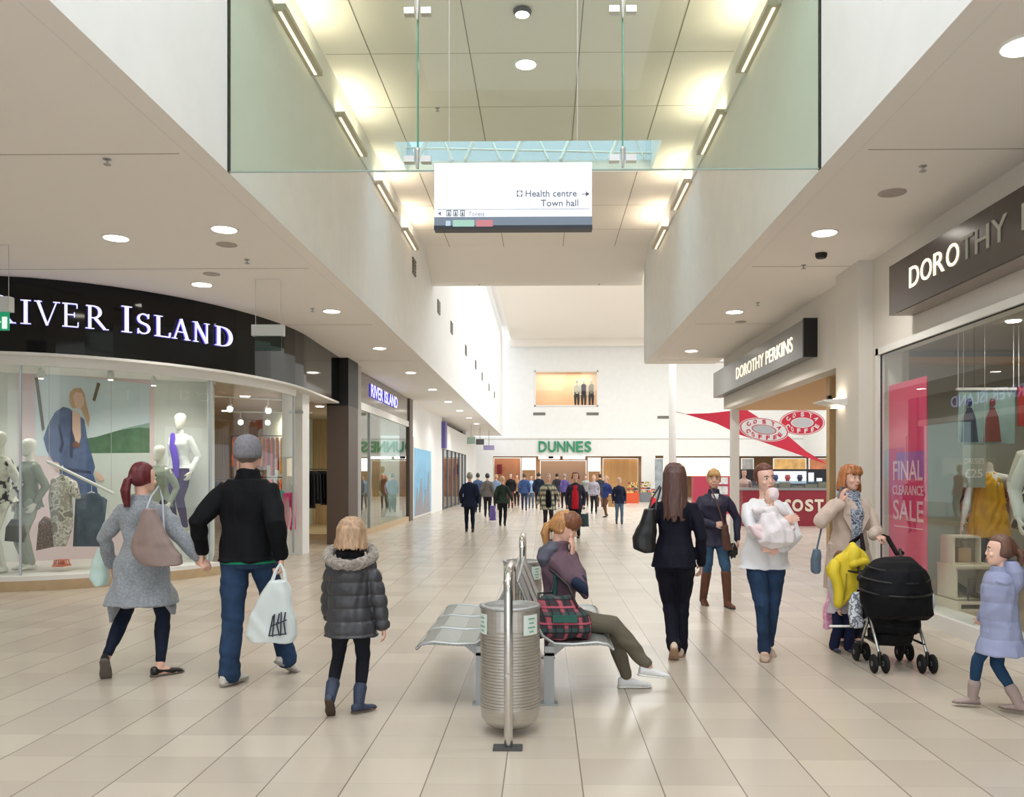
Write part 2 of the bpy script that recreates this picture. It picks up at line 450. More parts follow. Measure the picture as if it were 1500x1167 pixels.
def serif_word(items, mapf, parent, depth=.03):
    """items: (char, x pixel left, x pixel right, base z, cap height)"""
    for ch, xa, xb, z0, h in items:
        t0, t1 = t_at_px(xa), t_at_px(xb)
        xs = [p[0] for q in GL[ch] for p in q]; w0, w1 = min(xs), max(xs)
        face = MB(); ret = MB()
        for poly in GL[ch]:
            a = sum(poly[i][0]*poly[(i+1) % 4][1]-poly[(i+1) % 4][0]*poly[i][1] for i in range(4))
            if a < 0: poly = poly[::-1]
            for bld, o0, o1, gx in ((face, .03, .055, 0), (ret, .001, .03, .006)):
                vs = []
                for o in (o0, o1):
                    for (x, y) in poly: vs.append(mapf(t0+(t1-t0)*(x-w0)/(w1-w0), o, z0+h*y))
                bld.add(vs, [(3, 2, 1, 0), (4, 5, 6, 7), (0, 1, 5, 4), (1, 2, 6, 5), (2, 3, 7, 6), (3, 0, 4, 7)])
        l = face.build('letter', M_let, parent); ret.build('letter_return', M_leth, l)
hz = 3.655
serif_word([('R', -22, 17, hz, .38), ('I', 24, 39, hz, .33), ('V', 44, 82, hz, .33), ('E', 85, 109, hz, .33), ('R', 119, 153, hz, .33),
            ('I', 172, 187, hz, .38), ('S', 195, 214, hz, .31), ('L', 220, 244, hz, .31), ('A', 246, 273, hz, .31), ('N', 277, 301, hz, .31), ('D', 310, 335, hz, .31)],
           lambda t, o, z: ep(t, o, z), shop)
# window: plinth, ledge, head band, glass
tw = t_at_px(321)
TC = 1.5        # end of the glazed front past the entrance
win = empty('shop_window', (ep(.3).x, ep(.3).y, 0), 'curved display window of the shop with the black gloss fascia', 'shop window')
arcband(T0, tw, -.45, -.02, 0, .14, 30).build('plinth', M_beige, win)
arcband(T0, tw, -.45, -.02, .14, .2, 30).build('ledge', M_trimw, win)
arcband(T0, 1.0, -.3, -.18, 3.12, 3.24, 40).build('head', M_trimw, win)
arcband(T0, tw, -.235, -.223, .2, 3.12, 30).build('glass_pane', M_glass, win)
arcband(tw, 1.0, -.235, -.223, .03, 3.12, 20).build('glass_pane', M_glass, win)
for tt in (t_at_px(16), tw, .998):
    arcband(tt-.003, tt+.003, -.25, -.21, .1, 3.12, 1).build('mullion', M_galv, win)
# display back wall and floor, deep behind the glass
BA = Vector((-9.6, 13.1)); BB = Vector((-5.95, 15.2)); bd = (BB-BA).normalized(); bn = Vector((-bd.y, bd.x))
S(MB().slab(BA, BB, .12, .2, 3.24), 'wall_display_back', mat('pale_green_display_wall', (224, 224, 217), .7))
S(MB().slab(BB, Vector((ep(tw, -.3).x, ep(tw, -.3).y)), .08, .2, 3.12), 'wall_display_side', mat('pale_green_display_wall', (224, 224, 217), .7))
db = MB(); ptsf = [ep(T0+(tw-T0)*i/20, -.46, .1) for i in range(21)]+[Vector((BB.x, BB.y, .1)), Vector((BA.x, BA.y, .1))]
db.prism(ptsf, (0, 0, .1)); S(db, 'floor_display', mat('display_floor', (222, 214, 206), .4))
def bp_at(xp):
    """distance along the display back wall seen at pixel column xp"""
    lo, hi = -1.0, 5.0
    for _ in range(40):
        m_ = (lo+hi)/2; p = BA+bd*m_
        if 797+p.x/p.y*F < xp: lo = m_
        else: hi = m_
    return (lo+hi)/2
def on_back(xp, yp, off):
    s_ = bp_at(xp); p = BA+bd*s_; r = px(xp, yp, p.y)
    q = p-bn*off
    return Vector((q.x, q.y, r.z))
poster = empty('wall_poster', on_back(130, 690, .02), 'large poster of a woman in a denim suit on a swing, hills and water behind', 'poster')
def flat(name, pts, m, off, parent=poster, th=.004):
    P = [on_back(x, y, off) for x, y in pts]
    a = sum(P[i].x*P[(i+1) % len(P)].z-P[(i+1) % len(P)].x*P[i].z for i in range(len(P)))
    v = Vector((bn.x, bn.y, 0))*th
    return MB().prism(P, v).build(name, m, parent)
def skym():
    m = bpy.data.materials.new('poster_sky'); nt, N, L = nodes(m); b_ = N['Principled BSDF']
    n_ = N.new('ShaderNodeTexNoise'); n_.inputs['Scale'].default_value = 1.5
    r_ = N.new('ShaderNodeValToRGB'); r_.color_ramp.elements[0].color = lin((196, 214, 224)); r_.color_ramp.elements[1].color = lin((224, 228, 224))
    L.new(n_.outputs[0], r_.inputs[0]); L.new(r_.outputs[0], b_.inputs['Base Color']); return m
flat('print', [(18, 528), (222, 548), (222, 836), (18, 852)], mat('pink_poster_paper', (226, 204, 204), .6), .012)
flat('printed_sky', [(45, 545), (215, 563), (215, 662), (45, 668)], skym(), .018)
flat('printed_hills', [(100, 645), (135, 640), (170, 630), (200, 626), (215, 627), (215, 663), (100, 664)], mat('hill_green', (96, 124, 98), .7, var=.2, scale=6), .022)
flat('printed_water', [(100, 664), (215, 663), (215, 760), (100, 764)], mat('pale_water', (206, 210, 202), .6), .02)
flat('swing_rope', [(44, 553), (49, 553), (59, 628), (55, 632)], mat('rope_brown', (120, 108, 92), .8), .024)
flat('swing_rope', [(137, 560), (142, 562), (134, 588), (130, 586)], mat('rope_brown', (120, 108, 92), .8), .024)
dn = mat('denim_print', (88, 104, 140), .8, var=.2, scale=8)
sk_ = mat('printed_skin', (224, 186, 164), .6)
flat('printed_jacket', [(95, 598), (86, 596), (74, 604), (64, 622), (57, 642), (62, 660), (72, 676), (80, 684), (84, 700), (128, 706), (134, 684), (128, 662), (122, 640), (118, 615), (108, 606)], dn, .028)
flat('printed_trousers', [(82, 690), (130, 690), (136, 710), (140, 735), (120, 742), (112, 728), (100, 716), (86, 706)], dn, .03)
flat('printed_far_hills', [(150, 640), (175, 628), (215, 619), (215, 632), (180, 638), (150, 646)], mat('far_hill', (150, 172, 160), .7), .02)
flat('printed_arm_fold', [(78, 622), (81, 620), (88, 650), (84, 664), (80, 660), (84, 648)], mat('denim_shadow', (58, 68, 98), .8), .031)
flat('printed_lapel', [(98, 602), (103, 608), (104, 640), (100, 672), (96, 668), (97, 640)], mat('denim_shadow', (58, 68, 98), .8), .031)
flat('printed_belt', [(86, 684), (128, 690), (128, 694), (86, 689)], mat('denim_shadow', (58, 68, 98), .8), .033)
flat('printed_neckline', [(100, 600), (112, 606), (113, 640), (108, 656), (100, 630)], sk_, .032)
flat('printed_hair', [(96, 576), (102, 569), (112, 568), (118, 576), (121, 592), (126, 612), (124, 626), (118, 610), (112, 596), (100, 598), (96, 590)], mat('printed_blond', (196, 160, 124), .7), .034)
flat('printed_face', [(101, 580), (106, 574), (115, 576), (118, 586), (117, 594), (111, 600), (104, 594)], sk_, .037)
flat('printed_sunglasses', [(100, 649), (106, 646), (113, 652), (108, 656), (102, 655)], mat('print_brown', (120, 70, 50), .6), .037)
flat('printed_hand', [(74, 676), (80, 678), (84, 686), (78, 690), (73, 684)], sk_, .037)
flat('printed_hand', [(134, 690), (142, 694), (148, 702), (142, 706), (136, 700)], sk_, .037)

# display rail with hanging clothes and bags
DL = emit('display_spot', (255, 246, 230), 12)
rail = empty('garment_rail', px(118, 850, 12.6), 'sloping white hanging rail in the curved window carrying two garments', 'clothes rail')
MB().tube([px(70, 676, 12.6), px(165, 722, 13.0)], .025, 10).build('pole', M_trimw, rail, smooth=True)
b = MB()
for xx in (72, 163):
    p = px(xx, 677 if xx < 100 else 721, 12.6 if xx < 100 else 13.0); b.tube([p, (p.x, p.y, 3.2)], .004, 6)
b.build('cable', M_steel, rail)
def hanging(name, label, cat, outline, Y, m, group=None, th=.1, hang=None):
    P = [px(x, y, Y) for x, y in outline]
    c = sum(P, Vector())/len(P)
    r = empty(name, (c.x, c.y, min(p.z for p in P)), label, cat, group)
    b = MB(); n_ = len(P)
    lay = []
    for k, (sc_, dy) in enumerate(((.86, -th/2), (1, -th*.25), (1, th*.25), (.86, th/2))):
        lay += [Vector((c.x+(p.x-c.x)*sc_, p.y+dy, c.z+(p.z-c.z)*(sc_*.5+.5))) for p in P]
    fs = [tuple(range(n_)), tuple(range(4*n_-1, 3*n_-1, -1))]
    for k in range(3):
        for i in range(n_):
            j = (i+1) % n_; fs.append((k*n_+j, k*n_+i, (k+1)*n_+i, (k+1)*n_+j))
    b.add(lay, fs); b.build('cloth', m, r, smooth=True)
    if hang:
        hx, hy, w = hang; p = px(hx, hy, Y); a = MB()
        ww = w/F*Y
        a.tube([p+Vector((0, 0, .1)), p+Vector((.02, 0, .12)), p+Vector((0, 0, .14)), p+Vector((-.0, 0, 0))], .005, 6)
        a.tube([p+Vector((-ww, 0, -.07)), p, p+Vector((ww, 0, -.07)), p+Vector((-ww, 0, -.07))], .009, 6)
        a.build('hanger', M_trimw, r)
    return r
hanging('hanging_dress', 'cream and grey paisley dress hanging from the sloping rail in the curved window', 'dress', [(76, 702), (86, 697), (98, 697), (112, 706), (118, 730), (104, 722), (106, 770), (96, 800), (80, 800), (76, 760), (72, 730)], 12.7, multi('paisley', [(226, 218, 202), (196, 188, 178), (236, 230, 218), (170, 160, 150)], 12), hang=(91, 695, 14))
hanging('hanging_dress', 'slate blue dress hanging at the lower end of the sloping rail in the window', 'dress', [(112, 728), (126, 722), (142, 722), (156, 732), (152, 765), (146, 800), (108, 800), (110, 760)], 12.9, mat('slate_cloth', (92, 104, 118), .85, var=.15, scale=10), hang=(134, 720, 16))
hanging('travel_bag', 'brown woven bag standing behind the paisley dress in the window', 'bag', [(58, 765), (66, 756), (78, 762), (82, 800), (54, 806)], 12.9, multi('woven_brown', [(120, 92, 76), (96, 74, 62), (150, 116, 96)], 40))
hanging('handbag', 'grey leather handbag held low by the green jacketed mannequin', 'handbag', [(10, 772), (18, 760), (30, 762), (38, 782), (34, 794), (8, 792)], 12.25, mat('grey_leather', (84, 80, 74), .45))
def shoe_pair(x0, x1, y, Y, m, label, group=None):
    for xx in (x0, x1):
        p = px(xx, y, Y); r = empty('sandal', (p.x, p.y, p.z), label, 'shoe', group or 'sandals in the window')
        b = MB(); s_ = .11
        b.box(p.x-.04, p.x+.04, p.y-.11, p.y+.1, p.z, p.z+.025); b.build('sole', m, r)
        b = MB()
        for q in (-.06, -.01, .05): b.tube([(p.x-.04, p.y+q, p.z+.02), (p.x-.03, p.y+q, p.z+.09), (p.x+.03, p.y+q, p.z+.09), (p.x+.04, p.y+q, p.z+.02)], .011, 6)
        b.build('strap', m, r)
shoe_pair(86, 95, 829, 12.35, mat('orange_leather', (214, 116, 84), .5), 'orange strappy sandal below the paisley dress in the window')
# small ceiling spots over the window display
for i, (xx, Y) in enumerate(((162, 12.6), (60, 12.4), (225, 13.4))):
    p = px(xx, 552, Y); p.z = 3.12
    r = empty('spotlight', (p.x, p.y, 3.06), ('middle', 'leftmost', 'rightmost')[i]+' small white spotlight over the curved window display', 'spotlight', 'window display spotlights')
    MB().lathe((p.x, p.y, 3.0), [(.035, 0), (.045, .02), (.04, .12), (.01, .16)], 12).build('housing', M_trimw, r, smooth=True)
    MB().lathe((p.x, p.y, 2.995), [(.001, 0), (.034, .002), (.034, .006)], 12).build('bulb', DL, r)
S(MB().prism([ep(T0+(tw-T0)*i/20, -.3, 3.24) for i in range(21)]+[Vector((BB.x, BB.y+.3, 3.24)), Vector((BA.x, BA.y+.3, 3.24))], (0, 0, .05)), 'ceiling_display', M_ceil)

# ---------------------------------------------------------------- shop interior behind the entrance
M_int = mat('shop_warm_wall', (206, 178, 140), .7)
S(MB().box(-12, -4.9, 25.5, 25.7, 0, 4.2), 'wall_shop_back', mat('shop_slatted_wall', (198, 166, 126), .7, var=.25, scale=3, stretch=(14, 14, .2)))
sc_ = MB(); sc_.prism([ep(tw+(1-tw)*i/10, -.32, 3.26) for i in range(11)]+[ep(4.0, -.14, 3.26), Vector((-5.0, 25.5, 3.26)), Vector((-12, 25.5, 3.26)), Vector((-12, 16, 3.26)), Vector((BB.x, BB.y+.35, 3.26))], (0, 0, .08))
S(sc_, 'ceiling_shop', mat('shop_ceiling', (206, 186, 166), .8))
S(MB().box(-12.1, -12, 12, 25.6, 0, 4.2), 'wall_shop_left', M_int)
# white pillar inside
S(MB().box(px(413, 0, 17.2).x, px(443, 0, 17.2).x, 17.2, 17.7, 0, 3.26), 'wall_pillar', M_wall)
vb = px(434, 604, 17.18)
tag(MB().box(vb.x-.14, vb.x+.14, 17.16, 17.2, vb.z-.02, vb.z+.03).build('ventilation_grille', M_galv), 'small grey slot grille on the white pillar in the shop entrance', 'vent')
# interior lights: tracks with lamp heads
def track(label, a, bb, heads, name='track_light'):
    a = Vector(a); bb = Vector(bb); r = empty(name, (a+bb)/2, label, 'track light')
    MB().tube([a, bb], .018, 6).build('track', M_trimw, r)
    for h in heads:
        p = a+(bb-a)*h; d = Vector((.25, -.75, -.6)).normalized()
        MB().tube([p, p-Vector((0, 0, .12)), p-Vector((0, 0, .12))+d*.16], [.012, .02, .07], 10).build('lamp_head', M_trimw, r)
        e = p-Vector((0, 0, .12))+d*.235
        MB().lathe(e-d*.01, [(.0005, 0), (.058, .004), (.058, .02)], 12, axis=d).build('bulb', M_lamp, r)
track('white track light with angled lamp heads just inside the shop entrance', (-6.9, 17.2, 3.2), (-5.1, 18.6, 3.2), (.25, .6))
track('white track light deeper in the shop with three glowing lamp heads', (-7.6, 20.2, 3.1), (-5.6, 20.6, 3.1), (.2, .5, .85))
def rack(label, x, y, L, zs, cols, rz=0, group=None, seed=0):
    """floor rail with garments, each garment its own thing"""
    rnd = random.Random(seed)
    r = empty('clothes_rack', (x, y, 0), label, 'clothes rack', group)
    c, s = math.cos(rz), math.sin(rz)
    b = MB()
    for e in (-L/2, L/2):
        b.tube([(x+c*e, y+s*e, .01), (x+c*e, y+s*e, zs)], .015, 6)
        b.tube([(x+c*e-.2*s, y+s*e+.2*c, .02), (x+c*e+.2*s, y+s*e-.2*c, .02)], .015, 6)
    b.tube([(x-c*L/2, y-s*L/2, zs), (x+c*L/2, y+s*L/2, zs)], .015, 6)
    b.build('frame', M_blackm, r)
    n_ = int(L/.11)
    for i in range(n_):
        e = -L/2+.07+i*.11; X = x+c*e; Y = y+s*e; hh = rnd.uniform(.7, 1.0); m = rnd.choice(cols)
        M = Matrix.Translation((X, Y, 0)) @ Matrix.Rotation(rz+rnd.uniform(-.05, .05), 4, 'Z')
        g = MB()
        pr = [(-.21, zs-.12), (-.06, zs-.04), (.06, zs-.04), (.21, zs-.12), (.24, zs-hh), (-.24, zs-hh)]
        vs = [M @ Vector((dx, q[0], q[1])) for dx in (-.022, .022) for q in pr]
        g.add(vs, [(5, 4, 3, 2, 1, 0), (6, 7, 8, 9, 10, 11)]+[(k, (k+1) % 6, 6+(k+1) % 6, 6+k) for k in range(6)])
        tag(g.build('garment', m), m.name.replace('_', ' ')+' garment hanging on '+label, 'garment', 'garments on '+label)
O1 = mat('orange_print', (226, 104, 52), .8, var=.4, scale=8); O2 = mat('amber_cotton', (232, 152, 60), .8, var=.3, scale=9); O3 = mat('coral_cotton', (214, 74, 60), .8)
G1 = mat('dark_grey_cloth', (62, 60, 62), .9); G2 = mat('black_cloth', (24, 22, 24), .9); G3 = mat('stone_cloth', (150, 140, 128), .9); TL = mat('teal_cotton', (84, 176, 166), .8); PK = mat('hot_pink_cotton', (240, 70, 140), .8)
rack('upper rail of orange tops in the shop entrance', -6.75, 20.6, 1.5, 2.55, [O1, O2, O3], rz=.2, seed=1)
rack('lower rail of amber tops in the shop entrance', -6.35, 19.3, 1.3, 1.55, [O2, O1, O3, G3], rz=.15, seed=2)
rack('rail of dark clothes in the shop doorway', -5.75, 21.6, 1.2, 1.75, [G2, G1], rz=1.1, seed=3)
rack('rail of grey clothes left of the shop entrance', -8.0, 19.8, 1.6, 1.5, [G1, G3, G2], rz=.2, seed=4)
hanging('shirt', 'teal top displayed beside the pink trousers in the shop entrance', 'top', [(398, 722), (404, 717), (412, 717), (418, 722), (415, 748), (400, 748)], 17.0, TL)
hanging('hanging_trousers', 'hot pink trousers displayed in front of the white pillar in the shop entrance', 'trousers', [(415, 722), (431, 721), (433, 775), (425, 776), (424, 740), (421, 775), (414, 775)], 16.9, PK)
tag(MB().box(-5.35, -5.28, 18.55, 18.65, 0, 3.26).build('door_frame_post', mat('brown_steel', (84, 72, 66), .4, .5)), 'slim brown post standing in the shop doorway beside the dark clothes rail', 'post')
# a few ceiling spots in the shop
for i, (xx, yy) in enumerate(((-6.3, 18.0), (-7.6, 18.6), (-5.4, 20.6), (-6.6, 22.6), (-8.2, 22.0), (-9.4, 19.5))):
    tag(MB().lathe((xx, yy, 3.245), [(.001, 0), (.09, .001), (.1, .014)], 16).build('ceiling_spot', M_lamp), 'round recessed lamp in the ceiling of the warm lit clothes shop', 'ceiling light', 'recessed lamps in the clothes shop')
# brown column and second front
S(MB().box(-5.0, -4.5, 19.7, 20.7, 0, 3.2), 'trim_50', M_darkbr)
S(MB().box(-5.0, -4.5, 19.68, 20.72, 3.2, CH-.001), 'trim_51', M_blackm)
S(MB().box(-4.95, -4.55, 20.72, 21.3, 0, CH-.001), 'trim_52', mat('grey_pilaster', (170, 166, 160), .5))
XW = -4.75
f2 = empty('shop_fascia', (XW, 25.5, 3.5), 'straight grey brown shop fascia with small violet RIVER ISLAND letters past the brown column', 'shop sign')
MB().box(XW-.15, XW, 21.31, 29.99, 3.5, CH-.002).build('fascia_panel', mat('taupe_gloss', (120, 110, 98), .15), f2)
p0 = px(542, 0, 1).x
ya, yb = -XW*F/(797-541), -XW*F/(797-580)
vlet = emit('violet_letters', (70, 60, 190), 1.0)
def text_fit0(t, w, h, org):
    vs, fs = text_polys(t, 1.0, .012, .5)
    a_ = [v[0] for v in vs]; c_ = [v[1] for v in vs]; b_ = MB()
    for (dx, ex, m_) in ((0, .03, vlet), (.031, .006, M_let)):
        q = MB(); q.add([(org[0]+dx+(z+.5)*ex, org[1]+(x-min(a_))*w/(max(a_)-min(a_)), org[2]+(y-min(c_))*h/(max(c_)-min(c_))) for x, y, z in vs], fs); q.build(('letter_sides', 'letter_faces')[dx > 0], m_, f2)
text_fit0('RIVER ISLAND', yb-ya, .36, (XW+.005, ya, 3.74))
w2 = empty('shop_window', (XW, 25, 0), 'straight shop window with mannequins between the brown column and the blue poster', 'shop window')
MB().box(XW-.1, XW+.02, 21.31, 29.99, 3.3, 3.495).build('head', M_trimw, w2)
MB().box(XW-.3, XW+.02, 21.3, 30, 0, .16).build('plinth', M_beige, w2)
MB().box(XW-.03, XW-.018, 21.3, 30, .16, 3.3).build('glass_pane', glassmat('window_glass', (226, 240, 234), refl=1.0, ior=1.9), w2)
MB().box(XW-.06, XW+.02, 23.3, 23.36, .16, 3.3).build('mullion', M_galv, w2)
S(MB().box(XW-.2, XW+.05, 30, 30.7, 0, CH), 'trim_53', M_darkbr)
S(MB().box(-7.0, -6.9, 21.3, 30.7, 0, 3.5), 'wall_window_back', mat('window_back', (214, 212, 200), .7))
S(MB().box(-7.0, XW-.15, 21.3, 30.7, 3.5, 3.55), 'ceiling_window', M_ceil)
S(MB().box(-7.0, XW-.1, 21.2, 30.7, 0, .14), 'floor_window', M_beige)
# pier, poster, further wall and shop
S(MB().box(XW-.3, XW, 30.7, 40, 0, CH), 'wall_left_pier', M_wall)
bpz = empty('advertising_panel', (XW, 33.3, .05), 'tall blue and grey advertising panel on the white wall along the left side', 'advertising panel')
MB().box(XW, XW+.05, 30.9, 36.0, .05, 3.0).build('frame', M_trimw, bpz)
MB().box(XW+.05, XW+.06, 31.0, 35.6, .12, 2.6).build('print', mat('blue_print', (120, 186, 222), .4, var=.15, scale=1.5), bpz)
b = MB()
for (yy, hh, ww) in ((31.6, .9, .5), (32.6, 1.25, .7), (33.8, .8, .6), (34.7, 1.5, .55)):
    b.loft([((XW+.064, yy, .12), (0, ww, 0), (.003, 0, 0)), ((XW+.064, yy, hh*.7), (0, ww*.6, 0), (.003, 0, 0)), ((XW+.064, yy+.1, hh), (0, ww*.3, 0), (.003, 0, 0)), ((XW+.064, yy+.1, hh+.25), (0, ww*.25, 0), (.003, 0, 0))], 8)
b.build('printed_figures', mat('print_grey', (150, 146, 150), .6), bpz)
f3 = empty('shop_fascia', (XW, 46, 3.0), 'pale shop fascia with a violet end panel far down the left side', 'shop sign')
MB().box(XW-.1, XW+.1, 40, 52, 2.85, CH-.3).build('fascia_panel', M_trimw, f3)
MB().box(XW-.0, XW+.18, 39.7, 40.4, 2.87, CH-.2).build('end_panel', mat('violet_panel', (104, 96, 168), .5), f3)
w3 = empty('shop_window', (XW, 46, 0), 'far shop window with dark upright bars below the violet ended fascia', 'shop window')
MB().box(XW-.02, XW, 40, 52, .1, 2.85).build('glass_pane', glassmat('far_glass', (190, 200, 204), ior=1.8), w3)
for i in range(7):
    y = 40.2+i*1.9; MB().box(XW-.05, XW+.04, y, y+.16, 0, 2.85).build('mullion', mat('grey_mullion', (110, 118, 124), .5), w3)
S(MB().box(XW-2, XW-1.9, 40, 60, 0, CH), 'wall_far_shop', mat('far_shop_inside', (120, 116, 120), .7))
S(MB().box(XW-.2, XW, 52, 60, 0, CH), 'wall_left_far', M_wall)
# far hanging signs on the left
for i, (xa, ya_, xb, yb_, c, lab) in enumerate(((684, 640, 696, 650, (150, 176, 160), 'small grey green sign hanging far down the left walkway'), (697, 643, 709, 651, (96, 94, 98), 'small dark grey sign hanging far down the left walkway'), (708, 652, 724, 659, (176, 166, 206), 'small pale violet sign at the far end of the left walkway'))):
    A = px(xa, ya_, 45+i*3); B = px(xb, yb_, 45+i*3)
    r = empty('hanging_sign', ((A.x+B.x)/2, A.y, B.z), lab, 'sign')
    MB().box(A.x, B.x, A.y, A.y+.08, B.z, A.z).build('panel', mat('far_sign_%d' % i, c, .6), r)
    q = MB(); q.box((A.x+B.x)/2-.02, (A.x+B.x)/2+.02, A.y+.03, A.y+.05, A.z, CH); q.build('hanger_rod', M_steel, r)

# ---------------------------------------------------------------- downlights
def downlight(x, y, z, r=.13):
    o = empty('downlight', (x, y, z), '', 'ceiling light')
    MB().lathe((x, y, z-.012), [(r*1.15, 0), (r*1.2, .006), (r*1.2, .0125)], 24).build('rim', M_trimw, o)
    MB().lathe((x, y, z-.016), [(.001, 0), (r, .001), (r, .01)], 24).build('diffuser', M_lamp, o)
    return o
dl0 = downlight(-4.88, 9.72, CH)
dl0['label'] = 'round recessed downlight nearest the left edge, above the black curved fascia'
dl0['group'] = 'downlights of the left walkway'
LEFT_DL = [(-3.52, 9.4, 'round recessed downlight beside the white bulkhead, nearest of the inner left row'), (-4.85, 12.1, 'round recessed downlight just above the curved black fascia lettering'),
           (-3.5, 14.1, 'recessed downlight second along the inner left row, above the hanging exit sign'), (-3.5, 18.2, 'recessed downlight third along the inner left row, before the brown column'),
           (-3.5, 22.5, 'recessed downlight fourth along the inner left row, past the brown column'), (-3.5, 26.9, 'recessed downlight fifth along the inner left row'), (-3.5, 31.3, 'recessed downlight sixth along the inner left row'),
           (-3.5, 35.6, 'recessed downlight seventh along the inner left row'), (-3.5, 40, 'recessed downlight eighth along the inner left row'), (-3.5, 44.5, 'farthest visible recessed downlight of the inner left row')]
for x, y, l in LEFT_DL: dup(dl0, (x, y, CH), l)
for x, y, l in ((3.03, 5.47, 'recessed downlight at the upper right corner of the view'), (3.13, 9.64, 'recessed downlight between the right bulkhead and the nearer dark shop sign'),
                (3.15, 14.26, 'recessed downlight above the farther dark shop sign'), (3.2, 18.7, 'farthest recessed downlight at the end of the right walkway')):
    dup(dl0, (x, y, CH), l, 'downlights of the right walkway')
d = dup(dl0, (-.24, 11.3, VC), 'single lit white downlight in the middle of the upper ceiling', 'downlights of the upper ceiling')
ml = px(765, 14, 9.98)
r = empty('eyeball_lamp', (ml.x, 9.98, VC), 'dark rimmed round lamp at the top centre of the upper ceiling', 'ceiling light')
MB().lathe((ml.x, 9.98, VC-.06), [(.085, 0), (.1, .01), (.11, .04), (.09, .06)], 20).build('rim', mat('dark_rim', (70, 66, 62), .4, .5), r, smooth=True)
MB().lathe((ml.x, 9.98, VC-.064), [(.001, 0), (.08, .001), (.08, .006)], 20).build('diffuser', M_lamp, r)

# wall strip luminaires
def strip(y, side):
    X = XL if side < 0 else XR; s = -side
    o = empty('wall_uplighter', (X+s*.06, y, 6.5), '', 'wall light')
    MB().box(min(X, X+s*.14), max(X, X+s*.14), y-.75, y+.75, 6.44, 6.5).build('housing', mat('aluminium_housing', (196, 186, 168), .5, .1), o)
    MB().box(min(X+s*.05, X+s*.08), max(X+s*.05, X+s*.08), y-.7, y+.7, 6.43, 6.44).build('lower_slot', emit('slot_glow', (255, 236, 200), 2.2), o)
    MB().box(min(X+s*.03, X+s*.12), max(X+s*.03, X+s*.12), y-.7, y+.7, 6.5, 6.51).build('tube_lamp', M_warm, o)
    return o
ys = [6.9, 9.65, 12.3, 15.0, 17.7]
names = ['closest to the viewer behind the glass', 'second', 'third', 'fourth', 'fifth and farthest']
for side, word in ((-1, 'left'), (1, 'right')):
    first = None
    for k, y in enumerate(ys):
        if k == 0: continue
        lab = 'slim metal uplighter on the %s upper wall, %s from the glass screen' % (word, ['', 'nearest', 'second', 'third', 'farthest'][k])
        if first is None:
            first = strip(y, side); first['label'] = lab; first['group'] = 'uplighters on the %s wall' % word; fy = y
        else: dup(first, (first.location.x, y, 6.5), lab)
# conduit between uplighters
for X, s, w in ((XL, 1, 'left'), (XR, -1, 'right')):
    tag(MB().box(min(X, X+s*.03), max(X, X+s*.03), 8.0, 18.5, 6.455, 6.475).build('conduit', M_trimw), 'thin white conduit linking the uplighters on the %s upper wall' % w, 'conduit')

# glass smoke screen
gs = empty('glass_screen', (-.2, YG, 4.31), 'green tinted frameless glass smoke screen spanning the void above the hanging sign', 'glass screen')
XJ1, XJ2 = px(612, 0, YG).x, px(912, 0, YG).x
for a, c in ((XL+.01, XJ1-.006), (XJ1+.006, XJ2-.006), (XJ2+.006, XR-.01)):
    MB().box(a, c, YG, YG+.015, 4.31, 9.3).build('glass_pane', M_screen, gs)
for x in (XJ1, XJ2):
    MB().box(x-.005, x+.005, YG-.02, YG+.035, 4.33, 9.3).build('glass_fin', M_gedge, gs)
    for z in (4.40, 5.72):
        MB().box(x-.12, x-.03, YG-.03, YG+.045, z-.025, z+.03).build('patch_fitting', M_steel2, gs)
        f_ = MB().box(x+.03, x+.12, YG-.03, YG+.045, z-.025, z+.03).build('patch_fitting', M_steel2, gs)
        MB().tube([(x, YG-.05, z-.09), (x, YG-.05, z+.07)], [.008, .024], 8).build('clamp', M_steel, f_)
for x in (XL+.006, XR-.006): MB().box(x-.006, x+.006, YG-.02, YG+.03, 4.3, 9.3).build('edge_channel', M_blackm, gs)
MB().box(XL+.01, XR-.01, YG-.001, YG+.016, 4.3, 4.31).build('edge_seal', mat('glass_bottom_edge', (150, 170, 158), .3), gs)

# hanging wayfinding sign
SY = 7.3
A = px(636.5, 239, SY); B = px(867, 335, SY)
sg = empty('hanging_sign', ((A.x+B.x)/2, SY, B.z), 'white hanging direction sign lettered Health centre and Town hall', 'sign')
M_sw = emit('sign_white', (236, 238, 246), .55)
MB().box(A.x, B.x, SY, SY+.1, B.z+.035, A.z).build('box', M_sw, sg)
zb = px(0, 321, SY).z
MB().box(A.x-.002, B.x+.002, SY-.004, SY+.104, B.z+.03, zb).build('grey_band', mat('slate_grey_band', (118, 130, 146), .5), sg)
MB().box(A.x-.004, B.x+.004, SY-.006, SY+.106, B.z, B.z+.032).build('bottom_edge', mat('navy_black', (24, 26, 36), .4), sg)
inkk = mat('sign_ink', (112, 118, 128), .6)
def sgn(name, t, xp, yp, size, m=inkk, bold=.001, sx=1.0, par=sg):
    p = px(xp, yp, SY); return text(name, t, size, (p.x, SY-.003, p.z), (1, 0, 0), (0, 0, 1), m, par, bold=bold, extr=.0015, sx=sx)
sgn('lettering', 'Health centre', 769, 288, .079, sx=1.0)
sgn('lettering', 'Town hall', 792, 302, .079, sx=1.02)
sgn('lettering', 'Toilets', 686, 316, .05, m=mat('faint_ink', (176, 178, 184), .6))
def sym(x0, y0, x1, y1, m, par=sg, nm='symbol', d=.003):
    a = px(x0, y0, SY); c = px(x1, y1, SY); return MB().box(a.x, c.x, SY-d-.0015, SY-d+.0035, c.z, a.z).build(nm, m, par)
b = MB()
